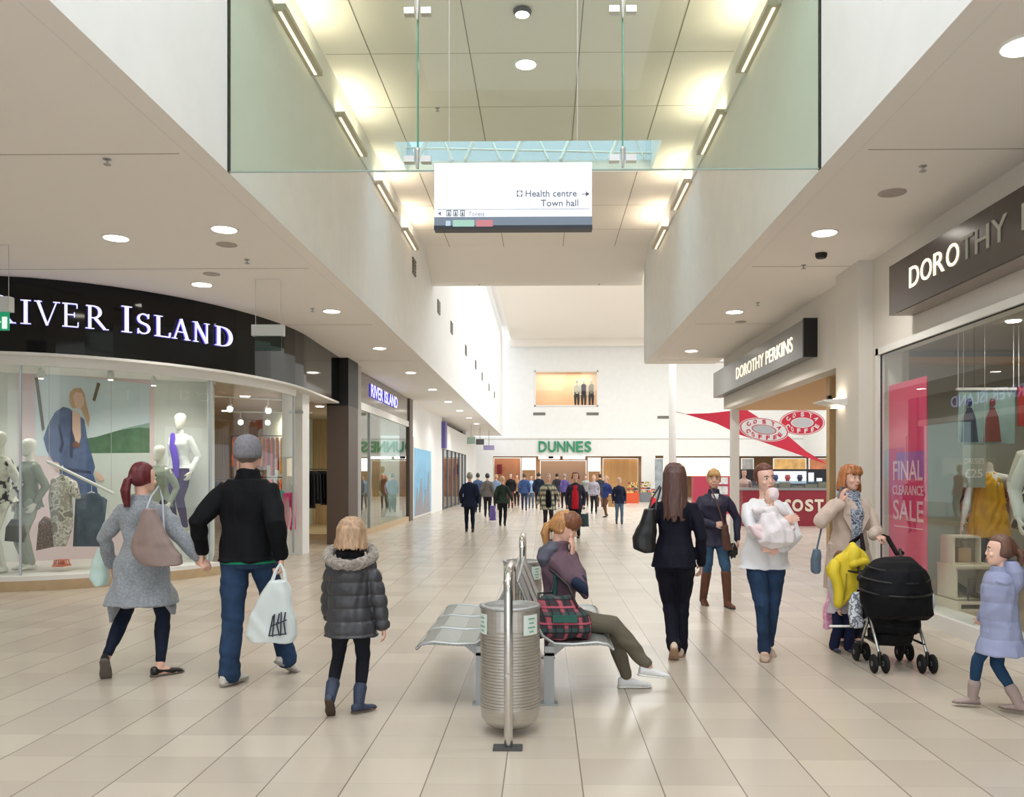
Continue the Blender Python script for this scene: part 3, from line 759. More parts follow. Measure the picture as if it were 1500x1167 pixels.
for (x0, y0, x1, y1) in ((757, 279, 759.5, 282), (763, 279, 765.5, 282), (757, 285, 759.5, 288), (763, 285, 765.5, 288), (760, 279, 762.5, 280), (760, 287, 762.5, 288), (757, 282.6, 758, 284.6), (764.5, 282.6, 765.5, 284.6)):
    a = px(x0, y0, SY); c = px(x1, y1, SY); b.box(a.x, c.x, SY-.004, SY+.001, c.z, a.z)
b.build('cross_symbol', inkk, sg)
b = MB(); a = px(852, 283.6, SY); c = px(862, 284.6, SY); b.box(a.x, c.x, SY-.004, SY+.001, c.z, a.z)
q = [px(858, 280, SY), px(863.5, 284.1, SY), px(858, 288.2, SY)]; b.prism([Vector((v.x, SY-.004, v.z)) for v in q][::-1], (0, .005, 0)); b.build('arrow', inkk, sg)
b = MB(); q = [px(646, 309.5, SY), px(641, 312.7, SY), px(646, 316, SY)]; b.prism([Vector((v.x, SY-.004, v.z)) for v in q], (0, .005, 0)); b.build('arrow', inkk, sg)
for k in range(3):
    b = MB()
    for (dx0, dy0, dx1, dy1) in ((0, 0, 7, 1), (0, 7.5, 7, 8.5), (0, 0, 1, 8.5), (6, 0, 7, 8.5), (2.5, 2, 4.5, 3.5), (2, 4, 5, 7)):
        a = px(654+k*10+dx0, 308+dy0, SY); c = px(654+k*10+dx1, 308+dy1, SY); b.box(a.x, c.x, SY-.004, SY+.001, c.z, a.z)
    b.build('pictogram', inkk, sg)
sym(653, 323.5, 660, 331, mat('pale_blue', (190, 210, 230), .6), d=.006)
sym(663.5, 322.5, 695, 332, mat('mint_panel', (166, 206, 190), .6), d=.006)
sym(697, 322.5, 722, 332, mat('rose_panel', (204, 130, 136), .6), d=.006)
sym(640, 306, 864, 306.5, mat('hairline', (206, 208, 214), .6), d=.003)
for x in (A.x+.12, B.x-.12): MB().tube([(x, SY+.05, A.z), (x, SY+.05, 9.4)], .002, 6).build('cable', M_steel, sg)

# exit signs hung from the left ceiling
def exit_sign(cx, Y, w, ztop, zmid, zbot, label, green):
    r = empty('exit_sign', (cx, Y, zbot), label, 'exit sign')
    MB().box(cx-w/2, cx+w/2, Y-.05, Y+.05, zmid, ztop).build('housing', mat('luminaire_white', (205, 208, 206), .5), r)
    MB().box(cx-w*.42, cx+w*.42, Y-.006, Y+.006, zbot, zmid).build('sign_plate', green, r)
    if green.name.startswith('green'):
        run = emit('exit_pictogram', (235, 250, 242), .6)
        b = MB()
        b.lathe((cx+.02, Y-.008, zbot+.15), [(.001, -.004), (.018, 0), (.018, .002)], 10, axis=(0, -1, 0))
        for pts_ in (((.0, .13), (-.02, .08)), ((-.02, .08), (.03, .05), (.02, .015)), ((-.02, .08), (-.05, .05), (-.08, .05)), ((0, .125), (.05, .1)), ((0, .125), (-.05, .11))):
            b.tube([(cx+a_, Y-.009, zbot+c_) for a_, c_ in pts_], .008, 6)
        b.build('pictogram', run, r)
        MB().box(cx+.07, cx+.13, Y-.01, Y-.005, zbot+.02, zbot+.16).build('pictogram', run, r)
    for s in (-1, 1): MB().tube([(cx+s*w*.4, Y, ztop), (cx+s*w*.4, Y, CH)], .004, 6).build('suspension_wire', M_steel, r)
    MB().box(cx-w*.42, cx+w*.42, Y-.01, Y+.01, CH-.012, CH-.001).build('ceiling_rail', M_trimw, r)
p = px(393, 476, 11.8)
exit_sign(p.x, 11.8, .44, p.z, px(0, 493, 11.8).z, px(0, 515, 11.8).z, 'pale hanging exit sign with translucent plate before the end of the black fascia', glassmat('edge_lit_plate', (180, 205, 200)))
p = px(-5, 435, 10.0)
exit_sign(p.x, 10.0, .36, p.z, px(0, 457, 10).z, px(0, 484, 10).z, 'green exit sign cut by the left edge of the view', emit('green_exit', (20, 150, 105), .5))

# ceiling fittings
def fitting(name, x, y, z, r, h, m, label, cat, grp):
    return tag(MB().lathe((x, y, z-h), [(r*.8, 0), (r, h*.4), (r, h)], 20).build(name, m), label, cat, grp)
M_fit = mat('grille_grey', (176, 168, 158), .6)
for (xp, yp, rr, lab) in ((332, 358, .12, 'flat grey speaker grille in the left ceiling beside the nearest inner downlight'), (1307, 282, .13, 'flat grey speaker grille in the right ceiling above the nearer dark sign'), (310, 401, .11, 'pale ceiling plate above the black fascia'), (1085, 471, .1, 'flat round plate in the right ceiling above the farther dark sign')):
    P = pxf(xp, yp, CH); fitting('speaker_grille', P.x, P.y, CH, rr, .012, M_fit, lab, 'speaker', 'ceiling speaker grilles')
for (xp, yp, z, lab) in ((157, 233, CH, 'small sprinkler head in the left ceiling near the upper left'), (362, 380, CH, 'small sprinkler head in the left ceiling above the exit sign'), (458, 452, CH, 'small sprinkler head in the left ceiling near the bulkhead'), (1352, 243, CH, 'small sprinkler head in the right ceiling above the nearer dark sign'), (1177, 388, CH, 'small sprinkler head in the right ceiling beyond the nearest downlight'), (1110, 443, CH, 'small sprinkler head in the right ceiling near the farther sign'), (641, 158, VC, 'small sprinkler head in the upper ceiling behind the glass screen'), (698, 403, 6.45, 'small sprinkler head at the left of the far ceiling beam'), (881, 403, 6.45, 'small sprinkler head at the right of the far ceiling beam')):
    P = pxf(xp, yp, z)
    if z == 6.45: P = Vector((P.x, 21.7, z))
    b = MB(); b.lathe((P.x, P.y, z-.05), [(.03, 0), (.03, .005), (.008, .01), (.01, .035), (.035, .045), (.035, .05)], 12)
    tag(b.build('sprinkler', M_galv), lab, 'sprinkler', 'sprinkler heads')
P = pxf(1203, 371, CH); fitting('security_camera', P.x, P.y, CH, .07, .06, M_blackm, 'small dark dome camera in the right ceiling beyond the nearest downlight', 'camera', None)
# wall vents
def vent(x, y, z, w, h, ax, lab):
    b = MB(); n_ = 5
    for i in range(n_):
        zz = z-h/2+h*(i+.5)/n_
        if ax == 'x': b.box(x, x+.03, y-w/2, y+w/2, zz-h*.06, zz+h*.06)
        else: b.box(x-w/2, x+w/2, y-.03, y, zz-h*.06, zz+h*.06)
    o = empty('wall_vent', (x, y, z-h/2), lab, 'vent', 'wall vents')
    b.build('slats', mat('vent_slat', (128, 122, 114), .6), o)
    b = MB()
    if ax == 'x': b.box(x, x+.012, y-w/2, y+w/2, z-h/2, z+h/2)
    else: b.box(x-w/2, x+w/2, y-.012, y, z-h/2, z+h/2)
    b.build('backing', mat('vent_backing', (150, 146, 138), .7), o)
for i, (xp, yp) in enumerate(((605.5, 391), (642, 450), (661, 480), (682, 513), (696.4, 534), (706, 551), (716, 567), (724, 578))):
    Y = -XL*F/(797-xp); Z = px(xp, yp, Y).z
    vent(XL, Y, Z, .5 if i else .4, .36, 'x', 'grey louvred vent high on the left wall, %s from the glass screen' % ['nearest', 'second', 'third', 'fourth', 'fifth', 'sixth', 'seventh', 'farthest'][i])
for xp, yp, l in ((790, 606, 'slim grey vent below the left end of the far upper window'), (868, 606, 'slim grey vent below the right end of the far upper window'), (972, 611, 'slim grey vent on the far wall at the right of the store sign')):
    P = px(xp, yp, YF+.24); vent(P.x, YF+.25, P.z, .85, .2, 'y', l)
# ================================================================= FAR END
def text_fit(name, t, x0, width, height, org, right, up, m, parent, bold=.0, extr=.01, spacing=1.0):
    vs, fs = text_polys(t, 1.0, bold, 0.0, 'LEFT', spacing)
    a = [v[0] for v in vs]; c = [v[1] for v in vs]
    sx = width/(max(a)-min(a)); sy = height/(max(c)-min(c))
    R = Vector(right).normalized(); U = Vector(up).normalized(); Nn = R.cross(U); O = Vector(org)
    vs, fs = text_polys(t, 1.0, bold, .5, 'LEFT', spacing)
    b = MB(); b.add([O+R*((x-min(a))*sx)+U*((y-min(c))*sy)+Nn*(z*extr*2) for x, y, z in vs], fs)
    return b.build(name, m, parent)
A = px(789, 662, YF); B = px(866, 646, YF)
ds = empty('store_sign', ((A.x+B.x)/2, YF-.1, A.z), 'green DUNNES lettering on the white fascia of the far store', 'sign')
xx = A.x; wd = (B.x-A.x)
grn = mat('green_letters', (40, 140, 96), .5)
wid = [.155, .15, .155, .155, .135, .13]; gap = .024
for ch, w in zip('DUNNES', wid):
    text_fit('letter', ch, 0, wd*w, B.z-A.z, (xx, YF-.1, A.z), (1, 0, 0), (0, 0, 1), grn, ds, bold=.02, extr=.04); xx += wd*(w+gap)
# interior of the far store
S(MB().box(-6, 24, 66, 66.2, 0, 3.2), 'wall_store_back', mat('store_back', (150, 118, 88), .8, var=.25, scale=.6))
S(MB().box(-6, 24, YF+.3, 66, 3.1, 3.2), 'ceiling_store', mat('store_ceiling', (206, 200, 190), .8))
def fbox(name, x0, y0, x1, y1, Y, m, label, cat, th=.15, group=None):
    a = px(x0, y0, Y); c = px(x1, y1, Y)
    o = MB().box(a.x, c.x, Y, Y+th, c.z, a.z).build(name, m); tag(o, label, cat, group); return o
M_lb = emit('light_box', (240, 244, 250), 1.6)
def frame_panel(name, x0, y0, x1, y1, Y, m, label, cat, legs=True):
    a = px(x0, y0, Y); c = px(x1, y1, Y)
    r = empty(name, ((a.x+c.x)/2, Y, 0 if legs else c.z), label, cat)
    MB().box(a.x, c.x, Y, Y+.12, c.z, a.z).build('panel', m, r)
    b = MB(); t = .05
    b.box(a.x-t, a.x, Y-.02, Y+.14, 0 if legs else c.z, a.z+t); b.box(c.x, c.x+t, Y-.02, Y+.14, 0 if legs else c.z, a.z+t); b.box(a.x, c.x, Y-.02, Y+.14, a.z, a.z+t)
    b.build('frame', M_trimw, r); return r
frame_panel('light_box', 765, 671, 784, 688, 62, M_lb, 'bright white panel at the left of the far store entrance', 'light box')
frame_panel('light_box', 862, 671, 879, 690, 62, M_lb, 'bright white panel at the right of the far store entrance', 'light box')
frame_panel('display_wall', 792, 675, 858, 716, 62.5, mat('brown_store_panel', (140, 112, 92), .8), 'brown display wall in the middle of the far store entrance', 'display wall')
frame_panel('display_wall', 884, 672, 934, 722, 61.5, mat('amber_wood_panel', (196, 150, 100), .7, var=.3, scale=1.2, stretch=(1, 1, .05)), 'amber wood panelled display wall at the right of the far store entrance', 'display wall')
frame_panel('display_wall', 724, 671, 762, 722, 62, mat('russet_panel', (170, 116, 86), .8, var=.2, scale=1), 'russet display wall at the left of the far store entrance', 'display wall')
for i, (x0, x1) in enumerate(((789, 820), (825, 857))):
    fbox('ceiling_light_panel', x0, 668, x1, 672, 61, emit('lp', (250, 250, 246), 4), ('left', 'right')[i]+' long white light panel above the far store entrance', 'ceiling light')
fbox('wall_screen', 803, 667, 811, 671.5, 60.6, M_blackm, 'small dark unit between the light panels over the far store entrance', 'screen')
fbox('red_banner', 728, 680, 735, 694, 61.8, mat('maroon', (120, 40, 50), .7), 'small maroon banner at the left of the far store entrance', 'banner')
# upper window in the far wall
a = px(783, 543, YF+.3); c = px(876, 595, YF+.3)
uw = empty('interior_window', ((a.x+c.x)/2, YF+.3, c.z), 'upper floor window in the far wall showing warm light and mannequins', 'window')
b = MB(); t = .08
b.box(a.x, a.x+t, YF+.2, YF+.4, c.z, a.z); b.box(c.x-t, c.x, YF+.2, YF+.4, c.z, a.z); b.box(a.x, c.x, YF+.2, YF+.4, a.z-t, a.z); b.box(a.x, c.x, YF+.2, YF+.4, c.z, c.z+t)
b.build('frame', M_trimw, uw)
MB().box(a.x, c.x, YF+.29, YF+.3, c.z, a.z).build('pane', M_glass, uw)
S(MB().box(a.x-1, c.x+1, YF+2.5, YF+2.6, 5.5, 9.5), 'wall_upper_room', mat('peach_wall', (224, 186, 156), .7, var=.12, scale=.4))
S(MB().box(a.x-1, c.x+1, YF+.5, YF+2.6, 6.2, 6.44), 'floor_upper_room', M_wood)
S(MB().box(a.x-1, c.x+1, YF+.5, YF+2.6, 9.1, 9.2), 'ceiling_upper_room', M_trimw)
M_man = mat('mannequin_white', (226, 222, 212), .35)
def tiny_mannequin(x, Y, z, h, top, bot, label, group=None):
    r = empty('mannequin', (x, Y, z), label, 'mannequin', group)
    b = MB(); b.ell((x, Y, z+h*.93), (h*.045, 0, 0), (0, h*.055, 0), (0, 0, h*.07), 10, 8); b.tube([(x, Y, z+h*.8), (x, Y, z+h*.9)], h*.03, 8)
    for s in (-1, 1): b.tube([(x+s*h*.09, Y, z+h*.8), (x+s*h*.1, Y, z+h*.62), (x+s*h*.09, Y-.05, z+h*.46)], h*.025, 6); b.tube([(x+s*h*.05, Y, z+.02), (x+s*h*.05, Y, z+h*.3)], h*.03, 6)
    b.build('body', M_man, r, smooth=True)
    MB().loft([((x, Y, z+h*.48), (h*.09, 0, 0), (0, h*.07, 0)), ((x, Y, z+h*.6), (h*.08, 0, 0), (0, h*.06, 0)), ((x, Y, z+h*.76), (h*.1, 0, 0), (0, h*.07, 0)), ((x, Y, z+h*.83), (h*.05, 0, 0), (0, h*.04, 0))], 12).build('top', top, r, smooth=True)
    b = MB()
    for s in (-1, 1): b.tube([(x+s*h*.05, Y, z+h*.05), (x+s*h*.055, Y, z+h*.27), (x+s*h*.05, Y, z+h*.5)], [h*.03, h*.045, h*.06], 8)
    b.build('trousers', bot, r, smooth=True); return r
for i, (xp, tp, lb) in enumerate(((845, mat('cream_knit', (222, 208, 190), .9), 'cream topped mannequin, leftmost of three in the far upper window'), (855, mat('plum_knit', (70, 50, 60), .9), 'dark topped mannequin, middle of three in the far upper window'), (866, mat('taupe_knit', (170, 150, 136), .9), 'taupe topped mannequin, rightmost of three in the far upper window'))):
    tiny_mannequin(px(xp, 0, YF+1).x, YF+1, 6.45, 2.0, tp, G1, lb, 'mannequins in the far upper window')

# white columns
tag(MB().lathe((px(985, 0, 38).x, 38, 0), [(.16, 0), (.16, 11.1)], 20).build('column', M_wall, smooth=True), 'slender white round column in the bright hall left of the counter', 'column')
S(MB().box(px(1072, 0, 19.9).x, px(1083, 0, 19.9).x, 19.9, 20.1, 0, 3.12), 'trim_60', M_wall)

# ---------------------------------------------------------------- coffee stand
M_red = mat('coffee_red', (150, 30, 46), .5)
M_cr = mat('cream_letters', (242, 228, 206), .5)
YC = 27.2
A = px(1015, 770, YC); B = px(1290, 715, YC)
ct = empty('coffee_counter', (9, YC, 0), 'dark red coffee counter with cream COSTA lettering behind the woman holding a baby', 'counter')
cx0 = px(1088, 0, YC).x
MB().box(cx0, 12.5, YC, YC+.8, 0, 1.13).build('body', M_red, ct)
MB().box(cx0-.05, 12.6, YC-.05, YC+.85, 1.13, 1.2).build('worktop', mat('grey_top', (150, 150, 148), .3), ct)
lx = [(1148, 1158), (1160, 1176), (1179, 1191), (1193, 1206), (1208, 1224)]
for ch, (x0, x1) in zip('COSTA', lx):
    a = px(x0, 749, YC); c = px(x1, 731, YC)
    text_fit('letter', ch, 0, c.x-a.x, c.z-a.z, (a.x, YC-.02, a.z), (1, 0, 0), (0, 0, 1), M_cr, ct, bold=.04, extr=.015)
MB().box(cx0+.3, 12.4, YC+.05, YC+.5, 1.2, 1.42).build('display_case', glassmat('case_glass', (200, 214, 214)), ct)
b = MB()
for i in range(12):
    x = cx0+.4+i*.42; b.box(x, x+.3, YC+.15, YC+.4, 1.2, 1.26+.06*(i % 3))
b.build('cakes', mat('pastry', (190, 160, 120), .8), ct)
YB = 29.5
bc = empty('menu_wall', (9, YB, 0), 'dark back bar with white lit menu pictures above the coffee counter', 'menu board')
a = px(1085, 687, YB); c = px(1300, 713, YB)
MB().box(a.x, 13, YB, YB+.3, 1.25, a.z).build('board', mat('menu_black', (34, 34, 40), .5), bc)
MB().box(a.x, 13, YB-.05, YB+.6, 0, 1.25).build('back_bar', mat('dark_red_bar', (110, 36, 44), .5), bc)
for i, (x0, x1, y0, y1) in enumerate(((1111, 1122, 691, 706), (1127, 1181, 690, 708), (1184, 1192, 692, 706), (1196, 1204, 700, 705))):
    a = px(x0, y0, YB); c = px(x1, y1, YB)
    f_ = MB().box(a.x, c.x, YB-.02, YB, c.z, a.z).build('menu_picture', emit('menu_white', (214, 222, 236), .8), bc)
    if i == 1:
        for k, cc in enumerate(((70, 90, 140), (190, 90, 90), (60, 70, 90))):
            xm = a.x+(c.x-a.x)*(.16+.33*k)
            MB().lathe((xm, YB-.03, c.z+.2), [(.05, -.12), (.1, 0), (.07, .1)], 10).build('printed_cup', mat('cup_%d' % k, cc, .6), f_)
b = MB()
for i in range(8):
    x = 7+i*.55; b.lathe((x, YC+1.6, .02+1.0), [(.07, 0), (.09, .1), (.06, .3), (.03, .34)], 10)
# shop units behind: pale red kiosk left of the slender white post
YK = 36
kx0, kx1 = px(1016, 0, YK).x, px(1069, 0, YK).x
ki = empty('coffee_kiosk', ((kx0+kx1)/2, YK, 0), 'red panelled kiosk with small pictures behind the woman in brown boots', 'kiosk')
MB().box(kx0, kx1, YK, YK+.5, 0, px(0, 697, YK).z).build('panel', mat('kiosk_red', (184, 62, 84), .5), ki)
for (x0, x1, y0, y1) in ((1048, 1066, 699, 709), (1048, 1066, 712, 724)):
    a = px(x0, y0, YK); c = px(x1, y1, YK); MB().box(a.x, c.x, YK-.03, YK, c.z, a.z).build('picture', mat('kiosk_picture', (206, 206, 206), .5, var=.4, scale=4), ki)
# warm shop fronts on the far right
frame_panel('lit_shopfront', 992, 671, 1068, 697, 58, emit('warm_shop', (255, 232, 196), .9), 'pale warm lit shop front far behind the kiosk', 'shop front')
frame_panel('lit_shopfront', 1134, 672, 1180, 690, 58, mat('amber_shop', (206, 160, 96), .6, var=.3, scale=2), 'amber shop front far behind the coffee counter', 'shop front')
frame_panel('lit_shopfront', 1087, 672, 1103, 690, 58, mat('grey_shop', (150, 146, 142), .6, var=.3, scale=2), 'small grey shop front far behind the slender white post', 'shop front')
frame_panel('lit_shopfront', 1186, 672, 1240, 690, 58, mat('rust_shop', (180, 110, 70), .6, var=.3, scale=2), 'rust coloured shop front at the far right behind the counter', 'shop front')
frame_panel('lit_shopfront', 959, 672, 971, 735, 58, mat('blue_grey_shop', (150, 156, 160), .6, var=.4, scale=2), 'narrow grey shop front between the white wall and column far away', 'shop front')
# colourful goods stands near the far entrance
for i, (x0, y0, x1, y1, Y, c, l) in enumerate(((918, 704, 936, 732, 50, (214, 92, 60), 'orange goods stand right of the far store entrance'), (938, 703, 954, 734, 52, (120, 124, 128), 'grey goods stand beside the white wall end'), (954, 714, 961, 738, 44, (206, 50, 60), 'small red and white stand left of the long haired woman'))):
    a = px(x0, y0, Y); c_ = px(x1, y1, Y)
    r = empty('goods_stand', ((a.x+c_.x)/2, Y, 0), l, 'stand')
    MB().box(a.x, c_.x, Y, Y+.6, 0, a.z*.45).build('base', mat('stand_base_%d' % i, c, .7), r)
    b = MB()
    for k in range(4):
        z = a.z*(.45+.13*k); b.box(a.x+.04, c_.x-.04, Y+.1, Y+.5, z, z+a.z*.09)
    b.build('goods', multi('goods_%d' % i, [c, (220, 200, 120), (60, 60, 70), (220, 90, 60)], 4), r)
# banner sail
YS = 26.0
sail = empty('banner', px(1105, 660, YS), 'red and white triangular coffee banner stretched high beyond the right walkway', 'banner')
P = [px(x, y, YS) for x, y in ((1003, 606), (1040, 605), (1092, 599), (1122, 618), (1152, 636), (1180, 660), (1212, 680), (1160, 662), (1120, 648), (1085, 637), (1050, 620))]
MB().prism([p for p in P][::-1], (0, .02, 0)).build('sail', mat('sail_red', (226, 48, 76), .6), sail)
def oval(cx, cy, rx, ry, Y, base, ink, mid, parent, tilt=0.0):
    c = px(cx, cy, Y); k = Y/F; RX, RY = rx*k, ry*k
    def el(a_, b_, yo, th=.01, n_=40):
        return [Vector((c.x+a_*math.cos(t)*1, Y-yo, c.z+b_*math.sin(t)-a_*math.cos(t)*math.tan(tilt))) for t in [2*PI*i/n_ for i in range(n_)]]
    o = MB().prism(el(RX, RY, .01)[::1], (0, .01, 0)).build('oval', base, parent)
    MB().prism(el(RX*.97, RY*.95, .013), (0, .004, 0)).build('ring', ink, o)
    MB().prism(el(RX*.92, RY*.9, .016), (0, .004, 0)).build('field', base, o)
    MB().prism(el(RX*.5, RY*.42, .019), (0, .004, 0)).build('inner_ring', ink, o)
    MB().prism(el(RX*.46, RY*.37, .022), (0, .004, 0)).build('beans', mid, o)
    def around(word, a0, a1, flip):
        for i, ch in enumerate(word):
            t = math.radians(a0+(a1-a0)*i/(len(word)-1)); h = RY*.36; w = RX*.15
            R = Vector((math.sin(t), 0, -math.cos(t)*RY/RX*1.6)); 
            if flip: R = -R
            R.z -= R.x*math.tan(tilt)
            R.normalize()
            U = Vector((0, 0, 1)) if abs(R.x) > .8 else Vector((-R.z, 0, R.x))
            p = Vector((c.x+RX*.7*math.cos(t), Y-.024, c.z+RY*.67*math.sin(t)-RX*.7*math.cos(t)*math.tan(tilt)))-R*w/2-U*h/2
            text_fit('letter', ch, 0, w, h, p, R, U, ink, o, bold=.04, extr=.004)
    around('COSTA', 152, 28, False); around('COFFEE', 205, 335, True)
    return o
wht = mat('banner_white', (240, 238, 238), .6); rd = mat('banner_red', (214, 44, 70), .6)
oval(1119, 629, 36, 17, YS, wht, rd, mat('bean_grey', (196, 196, 200), .6), sail, tilt=.12)
b2 = empty('banner', px(1175, 636, YS+.6), 'round red coffee logo banner beside the triangular sail beyond the walkway', 'banner')
oval(1175, 619, 33, 18, YS+.6, rd, wht, mat('bean_pale', (206, 206, 210), .6), b2)
b = MB()
for (x0, y0, x1, y1) in ((1003, 606, 990, 603), (1212, 680, 1224, 686), (1092, 599, 1098, 590)): b.tube([px(x0, y0, YS), px(x1, y1, YS)], .012, 6)
b.build('rope', M_galv, sail)
b = MB(); p = px(1175, 601, YS+.6); b.tube([p, (p.x, p.y, 11.1)], .01, 6); b.build('wire', M_galv, b2)

# ================================================================= RIGHT SIDE
WX = 4.15
M_rw = mat('right_wall_paint', (224, 218, 210), .7)
S(MB().box(WX, WX+.25, -6, 10.62, 3.1, CH), 'wall_right', M_rw)
S(MB().box(WX, WX+.25, 10.62, 10.9, 0, CH), 'wall_right_pier', M_rw)
S(MB().box(3.97, 4.6, 10.9, 11.75, 0, CH), 'wall_right_column', M_rw)
S(MB().box(WX, WX+.25, 11.75, 19.9, 3.12, CH), 'wall_right_beam', M_rw)
S(MB().box(WX+.25, 9, 11.75, 20.2, 3.12, 3.2), 'ceiling_side_entrance', mat('orange_lit_soffit', (218, 178, 134), .7))  # orange light on the soffit is put into its colour
S(MB().box(4.43, 4.75, 13.4, 13.55, 0, 3.12), 'trim_61', M_wood)
S(MB().box(4.75, 9, 13.4, 13.55, 0, 3.12), 'wall_side_entrance', M_wood)
S(MB().box(XR+.2, 4.15, -6, YE, CH+.12, CH+.14), 'trim_62', M_ceil)
fr = MB()
fr.box(4.08, 4.16, 10.56, 10.64, .13, 3.14); fr.box(4.08, 4.16, 0, 10.64, 3.06, 3.14)
S(fr, 'trim_63', M_trimw)
S(MB().box(4.05, 4.4, 0, 10.9, 0, .15), 'trim_64', M_trimw)
shopw = empty('shop_window', (4.12, 6, .15), 'large plate glass shop window on the right with sale poster and mannequins', 'shop window')
MB().box(4.115, 4.127, 8.29, 10.56, .15, 3.06).build('glass_pane', M_glass, shopw)
MB().box(4.115, 4.127, 5.9, 8.28, .15, 3.06).build('glass_pane', M_glass, shopw)
MB().box(4.115, 4.127, 1.0, 5.89, .15, 3.06).build('glass_pane', M_glass, shopw)
MB().box(4.11, 4.13, 10.555, 10.57, .15, 3.06).build('gasket', M_blackm, shopw)
b = MB(); b.box(4.11, 4.13, 1, 10.56, 3.05, 3.065); b.build('gasket', M_blackm, shopw)
S(MB().box(4.4, 9, 1, 12.1, -.0, .14), 'floor_shop_right', mat('shop_floor', (170, 150, 128), .4))
S(MB().box(8.2, 8.3, 1, 12.1, .14, 3.3), 'wall_shop_right_back', mat('grey_green_wall', (166, 168, 156), .8))
S(MB().box(4.4, 8.3, 12.0, 12.14, .14, 3.3), 'wall_shop_right_end', mat('grey_green_wall', (166, 168, 156), .8))
S(MB().box(4.4, 8.3, 1, 12.1, 3.3, 3.4), 'ceiling_shop_right', mat('shop_ceiling2', (176, 172, 158), .8))
S(MB().box(4.4, 8.3, .9, 1.0, 0, 3.4), 'wall_shop_right_near', mat('grey_green_wall', (166, 168, 156), .8))
for i, (x, y) in enumerate(((5.2, 9.6), (6.2, 10.6), (6.0, 8.2), (5.1, 7.4), (7.2, 9.4))):
    tag(MB().lathe((x, y, 3.285), [(.001, 0), (.07, .001), (.08, .014)], 16).build('ceiling_spot', M_lamp), 'round recessed lamp in the ceiling behind the right shop window', 'ceiling light', 'recessed lamps behind the right window')
# fascia signs
M_gr1 = mat('bronze_grey_panel', (70, 62, 58), .22, .2)
M_gr2 = mat('silver_grey_panel', (118, 118, 118), .3, .4)
M_lite = emit('lit_cream_letter', (255, 240, 210), 1.15)
M_dim = mat('unlit_letter', (176, 174, 162), .5)
s1 = empty('shop_sign', (4.0, 6.3, 3.38), 'large dark box sign reading DOROTHY PERKINS with only its first letters lit', 'shop sign')
MB().box(3.88, 4.149, 1.0, 9.72, 3.38, 3.93).build('box', M_gr1, s1)
MB().box(3.9, 4.14, 1.0, 9.6, 3.372, 3.38).build('underside', mat('sign_underside', (150, 140, 130), .4), s1)
yy = 9.17
for ch, w in zip('DOROTHY PERKINS', [.23, .25, .23, .25, .22, .24, .25, .14, .22, .21, .23, .24, .08, .25, .23]):
    if ch != ' ':
        lit = yy > 8.2
        text_fit('letter', ch, 0, w, .215, (3.874, yy, 3.57), (0, -1, 0), (0, 0, 1), M_lite if lit else M_dim, s1, bold=.002, extr=.004)
    yy -= w+.042
s2 = empty('shop_sign', (4.08, 16.6, 3.4), 'smaller silver grey box sign reading DOROTHY PERKINS over the side entrance', 'shop sign')
MB().box(3.95, 4.149, 13.15, 20.1, 3.4, 3.97).build('box', M_gr2, s2)
MB().box(3.94, 4.22, 13.1, 13.16, 3.39, 3.98).build('end_panel', M_blackm, s2)
text_fit('lettering', 'DOROTHY PERKINS', 0, 4.0, .235, (3.944, 17.7, 3.56), (0, -1, 0), (0, 0, 1), M_lite, s2, bold=.0, extr=.004)
# wall light on the column
wl = empty('wall_light', (3.97, 11.6, 2.5), 'pale flared wall light on the corner column beside the side entrance', 'wall light')
b = MB(); b.prism([(3.66, 11.3, 2.56), (3.97, 11.3, 2.50), (3.97, 11.3, 2.6), (3.66, 11.3, 2.58)], (0, .45, 0)); b.build('shade', M_trimw, wl)
MB().box(3.86, 3.965, 11.4, 11.65, 2.6, 2.61).build('lamp', emit('wall_lamp_glow', (255, 240, 214), 14), wl)
MB().box(3.86, 3.965, 11.4, 11.65, 2.49, 2.5).build('lamp', emit('wall_lamp_glow2', (255, 240, 214), 4), wl)
tag(MB().box(4.38, 4.43, 13.3, 13.38, 2.66, 2.82).build('door_camera', M_blackm), 'small dark box high on the wooden jamb of the side entrance', 'sensor')
# SALE poster
sp_ = empty('sale_poster', (4.2, 10, .5), 'tall pink FINAL CLEARANCE SALE poster behind the right shop window', 'poster')
MB().box(4.2, 4.212, 9.5, 10.53, .45, 2.68).build('sheet', mat('sale_pink', (232, 52, 112), .5), sp_)
MB().box(4.197, 4.2, 9.55, 10.3, 1.55, 1.86).build('purple_band', mat('sale_purple', (176, 84, 170), .5), sp_)
wt = mat('poster_pale', (250, 190, 206), .5)
def dptext(t, y0, y1, z0, h): text_fit('lettering', t, 0, y0-y1, h, (4.194, y0, z0), (0, -1, 0), (0, 0, 1), wt, sp_, bold=.01, extr=.002)
dptext('FINAL', 10.38, 9.58, 1.53, .23); dptext('CLEARANCE', 10.4, 9.56, 1.36, .11); dptext('SALE', 10.38, 9.56, 1.06, .24)
MB().box(4.194, 4.2, 9.58, 10.36, .98, .99).build('rule', wt, sp_)
